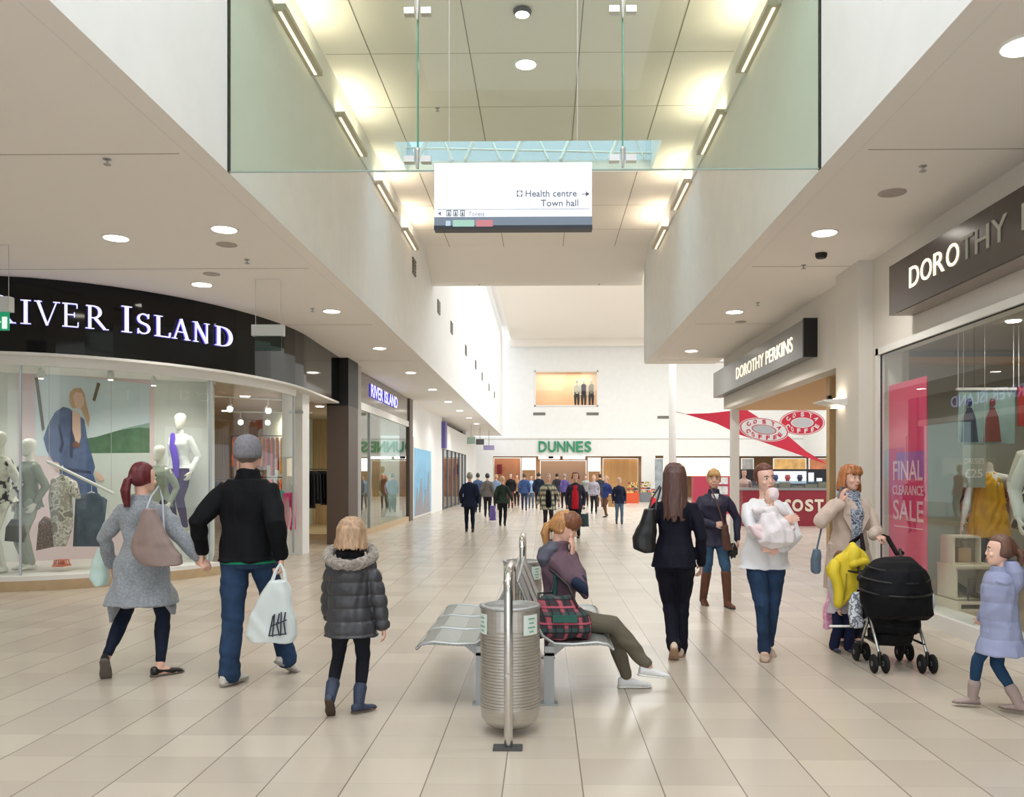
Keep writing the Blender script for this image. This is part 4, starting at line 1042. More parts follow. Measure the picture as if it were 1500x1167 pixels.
# hanging poster and red banner inside
hp = empty('hanging_poster', (5.05, 9.9, 1.9), 'hanging fashion poster with two women inside the right shop window', 'poster')
MB().box(4.74, 5.38, 9.9, 9.92, 1.95, 2.56).build('sheet', mat('poster_teal', (150, 176, 172), .6, var=.2, scale=3), hp)
MB().box(4.72, 5.4, 9.89, 9.93, 2.56, 2.59).build('rail', M_trimw, hp)
for x in (4.74, 5.37): MB().tube([(x, 9.91, 2.59), (x, 9.91, 3.3)], .004, 6).build('cord', M_trimw, hp)
for cx_, cc in ((4.86, (50, 60, 84)), (5.12, (130, 60, 56))):
    b = MB()
    b.loft([((cx_, 9.888, 1.97), (.1, 0, 0), (0, .002, 0)), ((cx_, 9.888, 2.25), (.07, 0, 0), (0, .002, 0)), ((cx_, 9.888, 2.36), (.025, 0, 0), (0, .002, 0))], 8); b.ell((cx_, 9.888, 2.42), (.035, 0, 0), (0, .002, 0), (0, 0, .05), 10, 6)
    b.build('printed_figure', mat('fig_%d' % cc[0], cc, .7), hp)
pr_ = empty('price_panel', (4.85, 9.8, 1.4), 'pale hanging price panel below the poster in the right window reading DRESSES £25', 'price sign')
MB().box(4.74, 5.0, 9.8, 9.81, 1.45, 1.93).build('sheet', mat('price_clear', (176, 178, 166), .5), pr_)
text_fit('lettering', 'DRESSES', 0, .22, .06, (4.76, 9.796, 1.72), (1, 0, 0), (0, 0, 1), M_trimw, pr_, extr=.001)
text_fit('lettering', '£25', 0, .2, .1, (4.76, 9.796, 1.56), (1, 0, 0), (0, 0, 1), M_trimw, pr_, bold=.01, extr=.001)
for x in (4.75, 4.99): MB().tube([(x, 9.805, 1.93), (x, 9.805, 3.3)], .002, 6).build('cord', M_trimw, pr_)
rb = empty('red_banner', (5.8, 9.9, 2.0), 'red banner with white letters beside the hanging fashion poster', 'banner')
MB().box(5.42, 6.3, 9.9, 9.92, 2.15, 2.6).build('sheet', mat('banner_brick', (176, 44, 40), .6), rb)
for x in (5.43, 6.28): MB().tube([(x, 9.91, 2.6), (x, 9.91, 3.3)], .004, 6).build('cord', M_trimw, rb)
# stepped display unit with shoes
su = empty('display_unit', (4.7, 9.6, .14), 'pale wood stepped display unit holding shoes inside the right shop window', 'display unit')
M_pl = mat('limed_wood', (222, 208, 186), .5)
def cub(x0, x1, y0, y1, z0, z1, t=.02, name='cubby'):
    b = MB(); b.box(x0, x1, y0, y1, z0, z0+t); b.box(x0, x1, y0, y1, z1-t, z1); b.box(x0, x0+t, y0, y1, z0+t, z1-t); b.box(x1-t, x1, y0, y1, z0+t, z1-t); b.box(x0+t, x1-t, y1-t, y1, z0+t, z1-t)
    return b.build(name, M_pl, su)
cub(4.42, 4.72, 9.35, 9.65, .62, .93); cub(4.4, 4.84, 9.25, 9.68, .26, .6); cub(4.38, 4.98, 9.15, 9.7, -.0+.14, .25, t=.03)
MB().box(4.4, 4.9, 9.22, 9.7, .6, .62).build('shelf', M_pl, su)
MB().box(4.85, 5.0, 9.2, 9.7, .14, .5).build('step', M_pl, su)
def heel(x, y, z, m, label, grp, boot=False):
    r = empty('boot' if boot else 'high_heel', (x, y, z), label, 'shoe', grp)
    b = MB()
    b.loft([((x+.1, y, z+.012), (0, .03, 0), (0, 0, .012)), ((x+.05, y, z+.03), (0, .035, 0), (0, 0, .025)), ((x-.03, y, z+.07), (0, .028, 0), (0, 0, .035)), ((x-.09, y, z+.11), (0, .025, 0), (0, 0, .04))], 10)
    if boot: b.loft([((x-.07, y, z+.07), (.05, 0, 0), (0, .032, 0)), ((x-.06, y, z+.24), (.045, 0, 0), (0, .035, 0))], 10)
    b.build('upper', m, r, smooth=True)
    MB().tube([(x-.1, y, z+.09), (x-.105, y, z)], [.014, .007], 8, rnd=False).build('heel', m, r)
heel(4.56, 9.4, .28, G2, 'left black court shoe on the middle shelf of the display unit', 'court shoes'); heel(4.62, 9.5, .28, G2, 'right black court shoe on the middle shelf of the display unit', 'court shoes')
heel(4.62, 9.22, .62-.62+.25, mat('charcoal_suede', (60, 56, 54), .9), 'charcoal ankle boot at the front of the display unit', None, True)
hb = empty('handbag', (4.57, 9.42, .64), 'tan strapped bag in the top cubby of the display unit', 'bag')
MB().box(4.5, 4.64, 9.4, 9.5, .64, .8).build('body', mat('tan_bag', (176, 140, 104), .6), hb)
MB().tube([(4.52, 9.45, .8), (4.53, 9.45, .88), (4.61, 9.45, .88), (4.62, 9.45, .8)], .007, 6).build('handle', mat('tan_bag', (176, 140, 104), .6), hb)

# ================================================================= BENCH AND BINS
M_seat = mat('perforated_steel', (186, 190, 188), .38, .75)
def perf():
    m = M_seat; nt, N, L = nodes(m); b = N['Principled BSDF']; tc = N['Texture Coordinate']
    w = N.new('ShaderNodeTexChecker'); w.inputs['Scale'].default_value = 70; w.inputs['Color1'].default_value = lin((196, 200, 196)); w.inputs['Color2'].default_value = lin((128, 134, 132))
    L.new(tc.outputs['Object'], w.inputs['Vector']); L.new(w.outputs['Color'], b.inputs['Base Color'])
perf()
bench = empty('bench', (-.2, 6.72, 0), 'back to back grey perforated steel bench between two cylindrical bins', 'bench')
def prof(s):
    return [(-.2+s*(.02), .86), (-.2+s*.05, .80), (-.2+s*.12, .62), (-.2+s*.19, .49), (-.2+s*.27, .435), (-.2+s*.4, .43), (-.2+s*.56, .445), (-.2+s*.64, .43), (-.2+s*.67, .40)]
for s in (-1, 1):
    for k in range(3):
        y0 = 5.86+k*.585; y1 = y0+.57; pf = prof(s)
        b = MB(); n_ = len(pf); vs = []
        for y in (y0, y1):
            for i, (x, z) in enumerate(pf): vs.append((x, y, z))
            for i, (x, z) in enumerate(pf): vs.append((x, y, z-.012))
        fs = []
        N2 = 2*n_
        for i in range(n_-1):
            fs += [(i, i+1, N2+i+1, N2+i), (n_+i+1, n_+i, N2+n_+i, N2+n_+i+1)]
            fs += [(i, n_+i, n_+i+1, i+1), (N2+i, N2+i+1, N2+n_+i+1, N2+n_+i)]
        fs += [(0, N2, N2+n_, n_), (n_-1, n_+n_-1, N2+n_+n_-1, N2+n_-1)]
        b.add(vs, fs); st = b.build('seat', M_seat, bench)
        b = MB()
        for y in (y0+.004, y1-.004): b.tube([(x, y, z) for x, z in pf], .011, 8)
        b.tube([(pf[0][0], y0, pf[0][1]), (pf[0][0], y1, pf[0][1])], .011, 8); b.tube([(pf[-1][0], y0, pf[-1][1]), (pf[-1][0], y1, pf[-1][1])], .011, 8)
        b.build('seat_rim', M_galv, st, smooth=True)
for y in (5.95, 7.5):
    for s in (-1, 1):
        b = MB(); xo = -.2+s*.235
        b.box(xo-.035, xo+.035, y-.03, y+.03, 0, .36); b.box(xo-.06, xo+.06, y-.045, y+.045, 0, .012)
        b.prism([(xo-.035, y-.03, .34), (xo+.035, y-.03, .34), (xo+s*.11, y-.03, .405), (-.2+s*.6, y-.03, .415), (-.2+s*.6, y-.03, .43), (xo-s*.0, y-.03, .43)] if s > 0 else [(xo+.035, y-.03, .34), (xo-.035, y-.03, .34), (xo+s*.11, y-.03, .405), (-.2+s*.6, y-.03, .415), (-.2+s*.6, y-.03, .43), (xo, y-.03, .43)], (0, .05, 0))
        b.build('leg', mat('grey_cast_leg', (172, 176, 176), .45, .5), bench)
b = MB()
for s in (-1, 1): b.box(-.2+s*.235-.03, -.2+s*.235+.03, 5.9, 7.6, .37, .41)
b.build('rail', M_galv, bench)
def bin_(cx, cy, label):
    r = empty('litter_bin', (cx, cy, 0), label, 'litter bin', None)
    R = .183; pr = [(.02, .035), (.12, .04), (.15, .06), (.178, .1), (.183, .17)]
    MB().lathe((cx, cy, 0), pr+[(.183, .172), (.18, .175)], 40).build('base_cone', M_steel, r, smooth=True)
    z = .176; pp = [(.181, .174)]
    while z < .62:
        pp += [(.184, z+.002), (.184, z+.012), (.179, z+.015), (.179, z+.018)]; z += .019
    pp += [(.183, .64), (.183, .775), (.178, .78), (.16, .775), (.16, .6), (.001, .6)]
    MB().lathe((cx, cy, 0), pp, 44).build('drum', M_steel, r)
    MB().lathe((cx, cy, 0), [(.185, .765), (.19, .77), (.19, .785), (.158, .785), (.158, .77)], 40).build('rim', M_galv, r, smooth=True)
    y0, y1 = cy-.35, cy+.33
    b = MB(); b.tube([(cx+.004, y0, .03), (cx+.004, y0, .90), (cx, y0+.02, .96), (cx, y0+.07, 1.0), (cx, y0+.14, 1.015), (cx, y1-.14, 1.015), (cx, y1-.07, 1.0), (cx, y1-.02, .96), (cx, y1, .90), (cx, y1, .03)], .026, 14)
    b.build('hoop', M_steel2, r, smooth=True)
    b = MB(); b.lathe((cx, y0-.03, .43), [(.012, 0), (.012, .006)], 10, axis=(0, -1, 0)); b.tube([(cx, y0, .43), (cx, cy-.17, .43)], .01, 8); b.tube([(cx, y1, .43), (cx, cy+.17, .43)], .01, 8); b.build('bracket', M_steel, r)
    for y in (y0, y1): MB().box(cx-.085, cx+.085, y-.045, y+.045, 0, .016).build('base_plate', mat('dark_base_plate', (92, 94, 94), .5, .6), r)
    for a0, a1 in ((196, 222), (298, 334)):
        b = MB(); n_ = 8; vs = []
        for k in range(n_+1):
            a = math.radians(a0+(a1-a0)*k/n_)
            for rr in (.1835, .186):
                for z in (.62, .74): vs.append((cx+rr*math.cos(a), cy+rr*math.sin(a), z))
        fs = []
        for k in range(n_):
            o = k*4; fs += [(o+2, o+6, o+7, o+3), (o+4, o, o+1, o+5), (o+1, o+3, o+7, o+5), (o, o+4, o+6, o+2)]
        fs += [(0, 2, 3, 1), (n_*4, n_*4+1, n_*4+3, n_*4+2)]
        b.add(vs, fs); lb = b.build('notice_label', mat('label_white', (224, 234, 228), .5), r)
        b = MB()
        for k in range(4):
            a = math.radians((a0+a1)/2); t = Vector((-math.sin(a), math.cos(a), 0)); p = Vector((cx+.187*math.cos(a), cy+.187*math.sin(a), .722-k*.026))
            w = (.026, .02, .03, .018)[k]; b.prism([p-t*w, p+t*w, p+t*w-Vector((0, 0, .009)), p-t*w-Vector((0, 0, .009))], Vector((math.cos(a), math.sin(a), 0))*.001)
        b.build('label_mark', mat('label_green', (130, 176, 156), .6), lb)
    return r
bin_(-.21, 5.32, 'nearer cylindrical steel litter bin with hooped post in front of the bench')
bb_ = bin_(-.2, 8.1, 'farther cylindrical litter bin at the back end of the bench')
# ================================================================= FIGURES
def V3(*a): return Vector(a)
def remesh(o, vox, smooth_it=2, disp=None):
    """weld overlapping closed shapes into one continuous skin"""
    md = o.modifiers.new('r', 'REMESH'); md.mode = 'VOXEL'; md.voxel_size = vox; md.adaptivity = 0
    dg = bpy.context.evaluated_depsgraph_get(); dg.update()
    me = bpy.data.meshes.new_from_object(o.evaluated_get(dg))
    o.modifiers.clear()
    n = len(me.vertices)
    if n == 0: bpy.data.meshes.remove(me); return o
    co = np.empty(n*3); me.vertices.foreach_get('co', co); co = co.reshape(-1, 3)
    ed = np.empty(len(me.edges)*2, dtype=np.int64); me.edges.foreach_get('vertices', ed); ed = ed.reshape(-1, 2)
    deg = np.bincount(ed.ravel(), minlength=n).astype(float)[:, None]; deg[deg == 0] = 1
    for it in range(smooth_it*2):
        acc = np.zeros_like(co)
        for k in range(3):
            acc[:, k] = np.bincount(ed[:, 0], co[ed[:, 1], k], n)+np.bincount(ed[:, 1], co[ed[:, 0], k], n)
        f = .55 if it % 2 == 0 else -.53
        co = co+(acc/deg-co)*(f if smooth_it < 50 else .5)
    if disp is not None:
        me.vertices.foreach_set('co', co.ravel()); me.update()
        nr = np.empty(n*3); me.vertices.foreach_get('normal', nr); nr = nr.reshape(-1, 3)
        co = co+nr*disp(co)[:, None]
    me.vertices.foreach_set('co', co.ravel())
    for m in o.data.materials: me.materials.append(m)
    me.polygons.foreach_set('use_smooth', [True]*len(me.polygons)); me.update()
    old = o.data; o.data = me; bpy.data.meshes.remove(old)
    return o
def folds(amp=.005, sc=1.0, ax=(1, 1, .45), seed=0):
    r = np.random.RandomState(seed)
    K = r.normal(size=(6, 3))*np.array(ax)*26*sc; Q = r.normal(size=(6, 3))*9*sc; ph = r.uniform(0, 6, 6)
    def f(co):
        d = np.zeros(len(co))
        for k in range(6): d += np.sin(co @ K[k]+ph[k]+1.8*np.sin(co @ Q[k]+ph[k]*2))
        return d/6**.5*amp
    return f
def puffer(z0, step=.085, amp=.012, seed=0):
    g = folds(.004, 1.3, seed=seed)
    def f(co):
        u = ((co[:, 2]-z0)/step) % 1.0
        return amp*(np.abs(np.sin(u*PI))**.5-.7)+g(co)
    return f

def ik(a, b, l1, l2, pole):
    d = b-a; L = d.length
    if L > (l1+l2)*.999: b = a+d*((l1+l2)*.999/L); d = b-a; L = d.length
    x = (l1*l1-l2*l2+L*L)/(2*L); h = math.sqrt(max(l1*l1-x*x, 0)); u = d.normalized()
    p = Vector(pole); p = p-u*p.dot(u)
    if p.length < 1e-6: p = u.orthogonal()
    return a+u*x+p.normalized()*h, b

def frm(yaw, pitch=0.0, roll=0.0):
    """right, forward, up of something facing yaw (0 = away from the viewer, turning left is positive)"""
    f = Vector((-math.sin(yaw), math.cos(yaw), 0)); r = Vector((math.cos(yaw), math.sin(yaw), 0)); u = Vector((0, 0, 1))
    f2 = f*math.cos(pitch)-u*math.sin(pitch); u2 = u*math.cos(pitch)+f*math.sin(pitch)
    r2 = r*math.cos(roll)+u2*math.sin(roll); u3 = u2*math.cos(roll)-r*math.sin(roll)
    return r2, f2, u3

TORSO_F = [(-.13, .145, .10, -.012), (-.05, .172, .118, -.018), (.03, .165, .112, -.01), (.10, .14, .098, 0), (.18, .122, .088, .004), (.27, .135, .1, .012), (.35, .15, .118, .022), (.41, .148, .105, .01), (.455, .122, .082, -.004), (.495, .082, .064, -.008), (.52, .055, .052, -.01)]
TORSO_M = [(-.13, .145, .105, -.012), (-.05, .162, .115, -.012), (.03, .16, .11, -.004), (.10, .152, .105, .0), (.18, .15, .104, .004), (.27, .165, .115, .01), (.36, .172, .12, .01), (.42, .17, .108, 0), (.465, .142, .088, -.006), (.5, .1, .07, -.01), (.525, .06, .058, -.012)]
TORSO_C = [(-.13, .13, .105, -.008), (-.05, .14, .11, -.01), (.03, .138, .11, 0), (.10, .134, .108, .004), (.18, .132, .106, .004), (.27, .132, .102, .004), (.36, .13, .098, .002), (.42, .122, .088, 0), (.465, .1, .075, -.004), (.5, .07, .06, -.008), (.52, .05, .05, -.01)]
M_skin = mat('skin', (226, 178, 156), .5, var=.04, scale=20)
M_skinp = mat('pale_skin', (232, 188, 168), .5, var=.03, scale=20)
M_eye = mat('eye_white', (226, 222, 216), .25); M_iris = mat('dark_iris', (44, 34, 30), .2); M_lip = mat('lips', (176, 88, 88), .4); M_brow = mat('eyebrow', (96, 66, 48), .8)

def hand_shape(b, w, d, nrm, k, curl=.35, side=1, spread=.12, thumb=.6):
    """palm, four unequal fingers and a thumb; w wrist, d finger direction, nrm back-of-hand normal, side: thumb along +/- cross"""
    d = d.normalized(); nrm = (nrm-d*nrm.dot(d)).normalized(); s = d.cross(nrm)*side
    b.loft([(w-d*.02*k, s*.026*k, nrm*.019*k), (w+d*.02*k, s*.031*k, nrm*.017*k), (w+d*.055*k, s*.04*k, nrm*.015*k), (w+d*.088*k, s*.04*k, nrm*.012*k), (w+d*.096*k, s*.034*k, nrm*.008*k)], 12, pw=.8)
    for i, (o, L) in enumerate(((.030, .072), (.010, .08), (-.011, .075), (-.031, .058))):
        p = w+d*.088*k+s*o*k; dd = (d+s*spread*o*30*.3).normalized(); pts = [p-dd*.01*k, p]; a = 0
        for q in (.42, .32, .26):
            a += curl*(1+i*.12); v = dd*math.cos(a)-nrm*math.sin(a); p = p+v*L*q*k; pts.append(p)
        b.tube(pts, [.0095*k, .0092*k, .0086*k, .0078*k, .0068*k], 8)
    p = w+d*.025*k+s*.03*k; v = (d*.75+s*thumb-nrm*.25).normalized(); v2 = (d*.95+s*thumb*.2-nrm*(.2+curl*.8)).normalized()
    b.tube([p-v*.012*k, p+v*.03*k, p+v*.03*k+v2*.03*k, p+v*.03*k+v2*.052*k], [.014*k, .012*k, .0105*k, .0085*k], 8)

class Fig: pass
def person(label, loc, H=1.66, male=False, yaw=0.0, lean=0.0, roll=0.0, pz=None, lf=None, rf=None, lh=None, rh=None, hyaw=None, hpitch=0.0, hroll=0.0,
           lep=None, rep=None, lkp=None, rkp=None, vox=.008, skin=None, name='person', cat='person', group=None, detail=2, pelvis=(0, 0), headk=1.0, shw=None, neck=1.0, hand_d=(None, None), hand_n=(None, None), curl=(.35, .35), face=True, child=False, headless=False):
    """foot: (x, y, ankle z, yaw, pitch); hand: wrist position; all measured from loc on the floor"""
    g = Fig(); k = g.k = H/1.70; g.vox = vox; g.male = male
    root = empty(name, loc, label, cat, group); g.root = root
    O = Vector(loc); g.O = O
    R, Fw, U = frm(yaw, lean, roll); g.R, g.F, g.U = R, Fw, U; g.yaw = yaw
    P = O+Vector((pelvis[0], pelvis[1], (pz if pz is not None else .915*k))); g.P = P
    g.tor = TORSO_C if child else (TORSO_M if male else TORSO_F)
    g.ws = (1.12 if child else 1.0)
    def T(r, f, u): return P+R*r*k+Fw*f*k+U*u*k
    g.T = T
    sw = shw or (.178 if male else .155); g.sw = sw
    g.S = {s: T(s*sw, -.008, .425) for s in (-1, 1)}
    g.Hp = {s: T(s*.085, 0, -.03) for s in (-1, 1)}
    g.K, g.A, g.ff, g.E, g.W, g.hd = {}, {}, {}, {}, {}, {}
    for s, ft, kp in ((-1, lf, lkp), (1, rf, rkp)):
        if ft is None: ft = (s*.085*k*math.cos(yaw), s*.085*k*math.sin(yaw), .08*k, yaw, 0)
        A_ = O+Vector(ft[:3]); fy = ft[3]; fr = frm(fy, ft[4])
        K_, A2 = ik(g.Hp[s], A_, .425*k, .41*k, kp or (frm(yaw)[1]*2+frm(fy)[1]*.5))
        g.K[s], g.A[s], g.ff[s] = K_, A2, fr
    for s, h_, ep_ in ((-1, lh, lep), (1, rh, rep)):
        if h_ is None: W_ = T(s*(sw+.06), .03, -.05)
        else: W_ = O+Vector(h_)
        E_, W2 = ik(g.S[s], W_, .285*k, .255*k, ep_ or (-Fw+R*s*.4-U*.2))
        g.E[s], g.W[s] = E_, W2
    hr, hf, hu = frm(yaw if hyaw is None else hyaw, hpitch+lean*.4, hroll); g.hr, g.hf, g.hu = hr, hf, hu
    hk = k*headk; g.hk = hk
    N0 = T(0, -.012, .50); g.N0 = N0
    HC = N0+U*.05*k*neck+hu*.135*hk+hf*.012*hk; g.HC = HC
    # ---- one continuous body
    b = MB()
    pass
    b.loft([(T(0, fo*.8, u_), R*(rx-.018)*k*g.ws, Fw*(ry-.018)*k*g.ws) for u_, rx, ry, fo in g.tor], 20)
    b.tube([N0-U*.04*k, N0+U*.03*k, (HC-hu*.06*hk-hf*.015*hk) if not headless else N0+U*.05*k], [.062*k*g.ws**.5, .05*k, .05*k], 14)
    # head: skull, jaw, nose, ears
    if not headless: b.loft([(HC+hu*z*hk+hf*f_*hk, hr*a*hk, hf*c*hk) for z, f_, a, c in ((-.118, .045, .018, .02), (-.108, .038, .036, .042), (-.09, .03, .05, .06), (-.06, .016, .062, .077), (-.03, .008, .069, .087), (0, .002, .074, .094), (.03, -.002, .077, .098), (.06, -.006, .074, .094), (.085, -.01, .064, .081), (.105, -.012, .045, .058), (.116, -.013, .022, .028))], 20)
    if detail > 1 and not headless:
        nz = .55 if child else .85
        b.tube([HC+hf*.088*hk+hu*.012*hk, HC+hf*(.088+.012*nz)*hk-hu*.012*hk, HC+hf*(.088+.022*nz)*hk-hu*.03*hk], [.008*hk, .009*hk, .012*hk*nz**.3], 8)
        b.ell(HC+hf*.088*hk-hu*.068*hk, hr*.024*hk, hf*.012*hk, hu*.011*hk, 10, 6)
        for s in (-1, 1):
            b.ell(HC+hr*s*.077*hk-hf*.008*hk-hu*.012*hk, hr*.008*hk, hf*.016*hk, hu*.03*hk, 10, 6)
            b.ell(HC+hr*s*.04*hk+hf*.07*hk-hu*.035*hk, hr*.024*hk, hf*.018*hk, hu*.022*hk, 10, 6)
    for s in (-1, 1):
        S_, E_, W_ = g.S[s], g.E[s], g.W[s]
        b.tube([T(s*sw*.5, -.005, .44), S_, S_+(E_-S_)*.5, E_, E_+(W_-E_)*.35, W_], [.045*k, .048*k, .043*k, .036*k, .037*k, .024*k], 12)
        i = 0 if s < 0 else 1
        hd = Vector(hand_d[i]) if hand_d[i] is not None else (W_-E_).normalized()
        hn = Vector(hand_n[i]) if hand_n[i] is not None else (R*s)
        g.hd[s] = hd
        if detail > 0: hand_shape(b, W_+hd*.012*k, hd, hn, k*(.95 if not male else 1.05)*(1.05 if child else 1), curl[i], side=(1 if (hd.cross(hn)).dot(Fw) > 0 else -1))
        else: b.tube([W_, W_+hd*.14*k], [.025*k, .03*k], 8)
        Hp, K_, A_ = g.Hp[s], g.K[s], g.A[s]; fr, ff_, fu = g.ff[s]
        b.tube([Hp, Hp+(K_-Hp)*.5, K_, K_+(A_-K_)*.3, A_], [.078*k, .066*k, .048*k, .05*k, .033*k], 14)
        b.loft([(A_-ff_*.055*k-fu*.045*k, fr*.024*k, fu*.03*k), (A_-ff_*.02*k-fu*.035*k, fr*.033*k, fu*.045*k), (A_+ff_*.05*k-fu*.045*k, fr*.038*k, fu*.034*k), (A_+ff_*.12*k-fu*.06*k, fr*.042*k, fu*.02*k), (A_+ff_*.165*k-fu*.066*k, fr*.028*k, fu*.013*k)], 12)
    g.body = remesh(b.build('body', skin or M_skin, root, smooth=True), vox*.8 if detail > 1 else vox, 1)
    if face and detail > 1 and not headless:
        for s in (-1, 1):
            c = HC+hf*.083*hk+hr*s*.031*hk+hu*.004*hk
            e = MB().ell(c, hr*.014*hk, hf*.010*hk, hu*.0085*hk, 10, 8).build('eye', M_eye, root, smooth=True)
            MB().ell(c+hf*.006*hk, hr*.0075*hk, hf*.006*hk, hu*.0075*hk, 8, 6).build('iris', M_iris, e, smooth=True)
            MB().tube([c+hf*.010*hk+hu*.018*hk-hr*s*.016*hk, c+hf*.011*hk+hu*.024*hk, c+hf*.002*hk+hu*.02*hk+hr*s*.019*hk], [.0035*hk, .005*hk, .003*hk], 6).build('eyebrow', M_brow, root, smooth=True)
        c = HC+hf*.098*hk-hu*.07*hk
        MB().tube([c-hr*.024*hk-hf*.006*hk+hu*.003*hk, c-hr*.008*hk+hu*.002*hk, c+hf*.001*hk, c+hr*.008*hk+hu*.002*hk, c+hr*.024*hk-hf*.006*hk+hu*.003*hk], [.003*hk, .0065*hk, .006*hk, .0065*hk, .003*hk], 8).build('mouth', M_lip, root, smooth=True)
    return g

def strands(name, c):
    """hair: fine streaks along the head"""
    return mat(name, c, .45, var=.35, scale=40, bump=.25, bscale=60, stretch=(2.2, 2.2, .25))
def hair(g, m, style='short', L=.3, n=70, parent=None, seed=1, w=1.0, front=.35, name='hair', tie=None, fringe=False, tails=True):
    rnd = random.Random(seed); HC, r, f, u, k = g.HC, g.hr, g.hf, g.hu, g.hk
    b = MB(); N_ = 24; M_ = 16; secs = []
    vs = []
    for i in range(M_+1):
        t = PI*i/M_
        for j in range(N_):
            a = 2*PI*j/N_
            z = -math.cos(t); rr = max(math.sin(t), .03)
            x, y = rr*math.cos(a), rr*math.sin(a)
            y0 = y
            # pull the face side in behind the brow, keep ears and nape covered
            lim = front if z < .38 else 1.2
            if y > lim*.0+.25 and z < (.42 if not fringe else .18): y = .2+(y-.2)*.1; x *= .95
            if z < -.45: z = -.45+(z+.45)*.45; x *= .85; y = y*.7-.1
            vs.append(HC+r*x*.091*k*w+f*(y*.110-.010)*k+u*(z*.125+.014)*k)
    fs = []
    for i in range(M_):
        for j in range(N_):
            q = (j+1) % N_; fs.append((i*N_+j, i*N_+q, (i+1)*N_+q, (i+1)*N_+j))
    fs += [tuple(range(N_-1, -1, -1)), tuple(M_*N_+j for j in range(N_))]
    b.add(vs, fs)
    def lock(az, L_, rad=.011, out=0.0, spr=0.0, start=.8):
        """a lock falling from the crown, az 0 = back, +-90 = sides"""
        a = math.radians(az); d = r*math.sin(a)-f*math.cos(a)
        pts = [HC+f*.01*k+u*.122*k+d*.02*k]
        for t in (25, 50, 75, 95):
            q = math.radians(t); pts.append(HC-f*.008*k+u*(.128*math.cos(q)+.012)*k+d*(.094+.012*abs(math.cos(a)))*math.sin(q)*k*w)
        base = pts[-1]; dn = Vector((0, 0, -1))
        nn = max(3, int(L_/.06))
        for i in range(1, nn+1):
            t = i/nn
            pts.append(base+dn*L_*t+d*(out*t+spr*t*t)+Vector((rnd.uniform(-1, 1), rnd.uniform(-1, 1), 0))*.004)
        m_ = len(pts); rs = [rad*.7*k]*2+[rad*k]*(m_-4)+[rad*.8*k, rad*.35*k]
        b.tube(pts, rs, 7, flat=.75)
    if style in ('long', 'bob'):
        for i in range(n):
            az = -112+224*(i+.5)/n+rnd.uniform(-2, 2)
            lock(az, L*rnd.uniform(.88, 1.05), .013 if style == 'long' else .012, out=rnd.uniform(0, .012)+(.02 if style == 'bob' else 0), spr=(.01 if style == 'long' else -.015))
    if style == 'ponytail':
        c = HC-f*.105*k-u*(.0 if tie is None else tie)*k
        b.ell(c, r*.03*k, f*.03*k, u*.03*k, 10, 8)
        if tails:
            for i in range(16):
                a = 2*PI*i/16; o = r*math.cos(a)*.02*k+f*math.sin(a)*.015*k
                b.tube([c+o*.5, c+o-f*.03*k-Vector((0, 0, .02*k)), c+o*1.5-f*.05*k-Vector((0, 0, L*.45)), c+o*1.2-f*.035*k-Vector((0, 0, L*rnd.uniform(.9, 1.05)))], [.012*k, .016*k, .015*k, .005*k], 7)
    if fringe:
        for i in range(11):
            s = -1+2*i/10
            b.tube([HC+u*.118*k+r*s*.03*k, HC+u*.10*k+f*.07*k+r*s*.045*k, HC+u*.055*k+f*(.103-.012*abs(s))*k+r*s*.058*k, HC+u*.035*k+f*(.102-.02*abs(s))*k+r*s*.064*k], [.01*k, .014*k, .013*k, .006*k], 7)
    o = b.build(name, m, g.root, smooth=True)
    return remesh(o, .006, 1, folds(.0025, 2.2, (1, 1, .1), seed))

def upper(g, m, hem=-.12, off=.016, flare=.02, sl=(.062, .05, .036), length=1.0, collar=.0, name='jacket', fold=.005, disp=None, parent=None, colr=.07, hemf=0.0, vox=None, open_=False, top=.515, arms=True, seed=1, backdrop=0.0, sidedrop=0.0):
    k = g.k; T = g.T; R, Fw, U = g.R, g.F, g.U; b = MB()
    base = [s for s in g.tor if s[0] > hem+.02 and s[0] <= top]
    first = base[0]
    lo = []
    if hem < -.1:
        rx0, ry0 = max(s[1] for s in g.tor[:3]), max(s[2] for s in g.tor[:3])
        nst = 5
        for i in range(nst):
            t = i/nst; u_ = hem+(-.08-hem)*t
            lo.append((u_, rx0+flare*(1-t), ry0+flare*(1-t)*.9, -.015+hemf*(1-t)))
        base = [s for s in base if s[0] > -.07]
    else:
        lo = [(hem, first[1]+flare, first[2]+flare, first[3])]
    secs = [(T(0, fo, u_), R*(rx+off)*k*g.ws, Fw*(ry+off)*k*g.ws) for u_, rx, ry, fo in lo+base]
    b.loft(secs, 24, pw=.93)
    if arms:
        for s in (-1, 1):
            S_, E_, W_ = g.S[s], g.E[s], g.W[s]; We = E_+(W_-E_)*length
            b.tube([T(s*g.sw*.4, -.004, .425), S_-g.U*.01*k-g.R*s*.012*k, S_+(E_-S_)*.5, E_, E_+(We-E_)*.5, We], [sl[0]*.85*k, sl[0]*k*1.02, (sl[0]*.6+sl[1]*.4)*k, sl[1]*k, (sl[1]+sl[2])/2*k, sl[2]*k], 14)
    if collar:
        b.loft([(g.N0-U*.03*k, R*(colr+.02)*k, Fw*(colr+.005)*k), (g.N0+U*(collar*.5)*k, R*colr*k, Fw*colr*k), (g.N0+U*collar*k, R*colr*.97*k, Fw*colr*.97*k)], 16)
    o = b.build(name, m, parent or g.root, smooth=True)
    return remesh(o, vox or g.vox, 2, disp or folds(fold, 1.0, seed=seed))
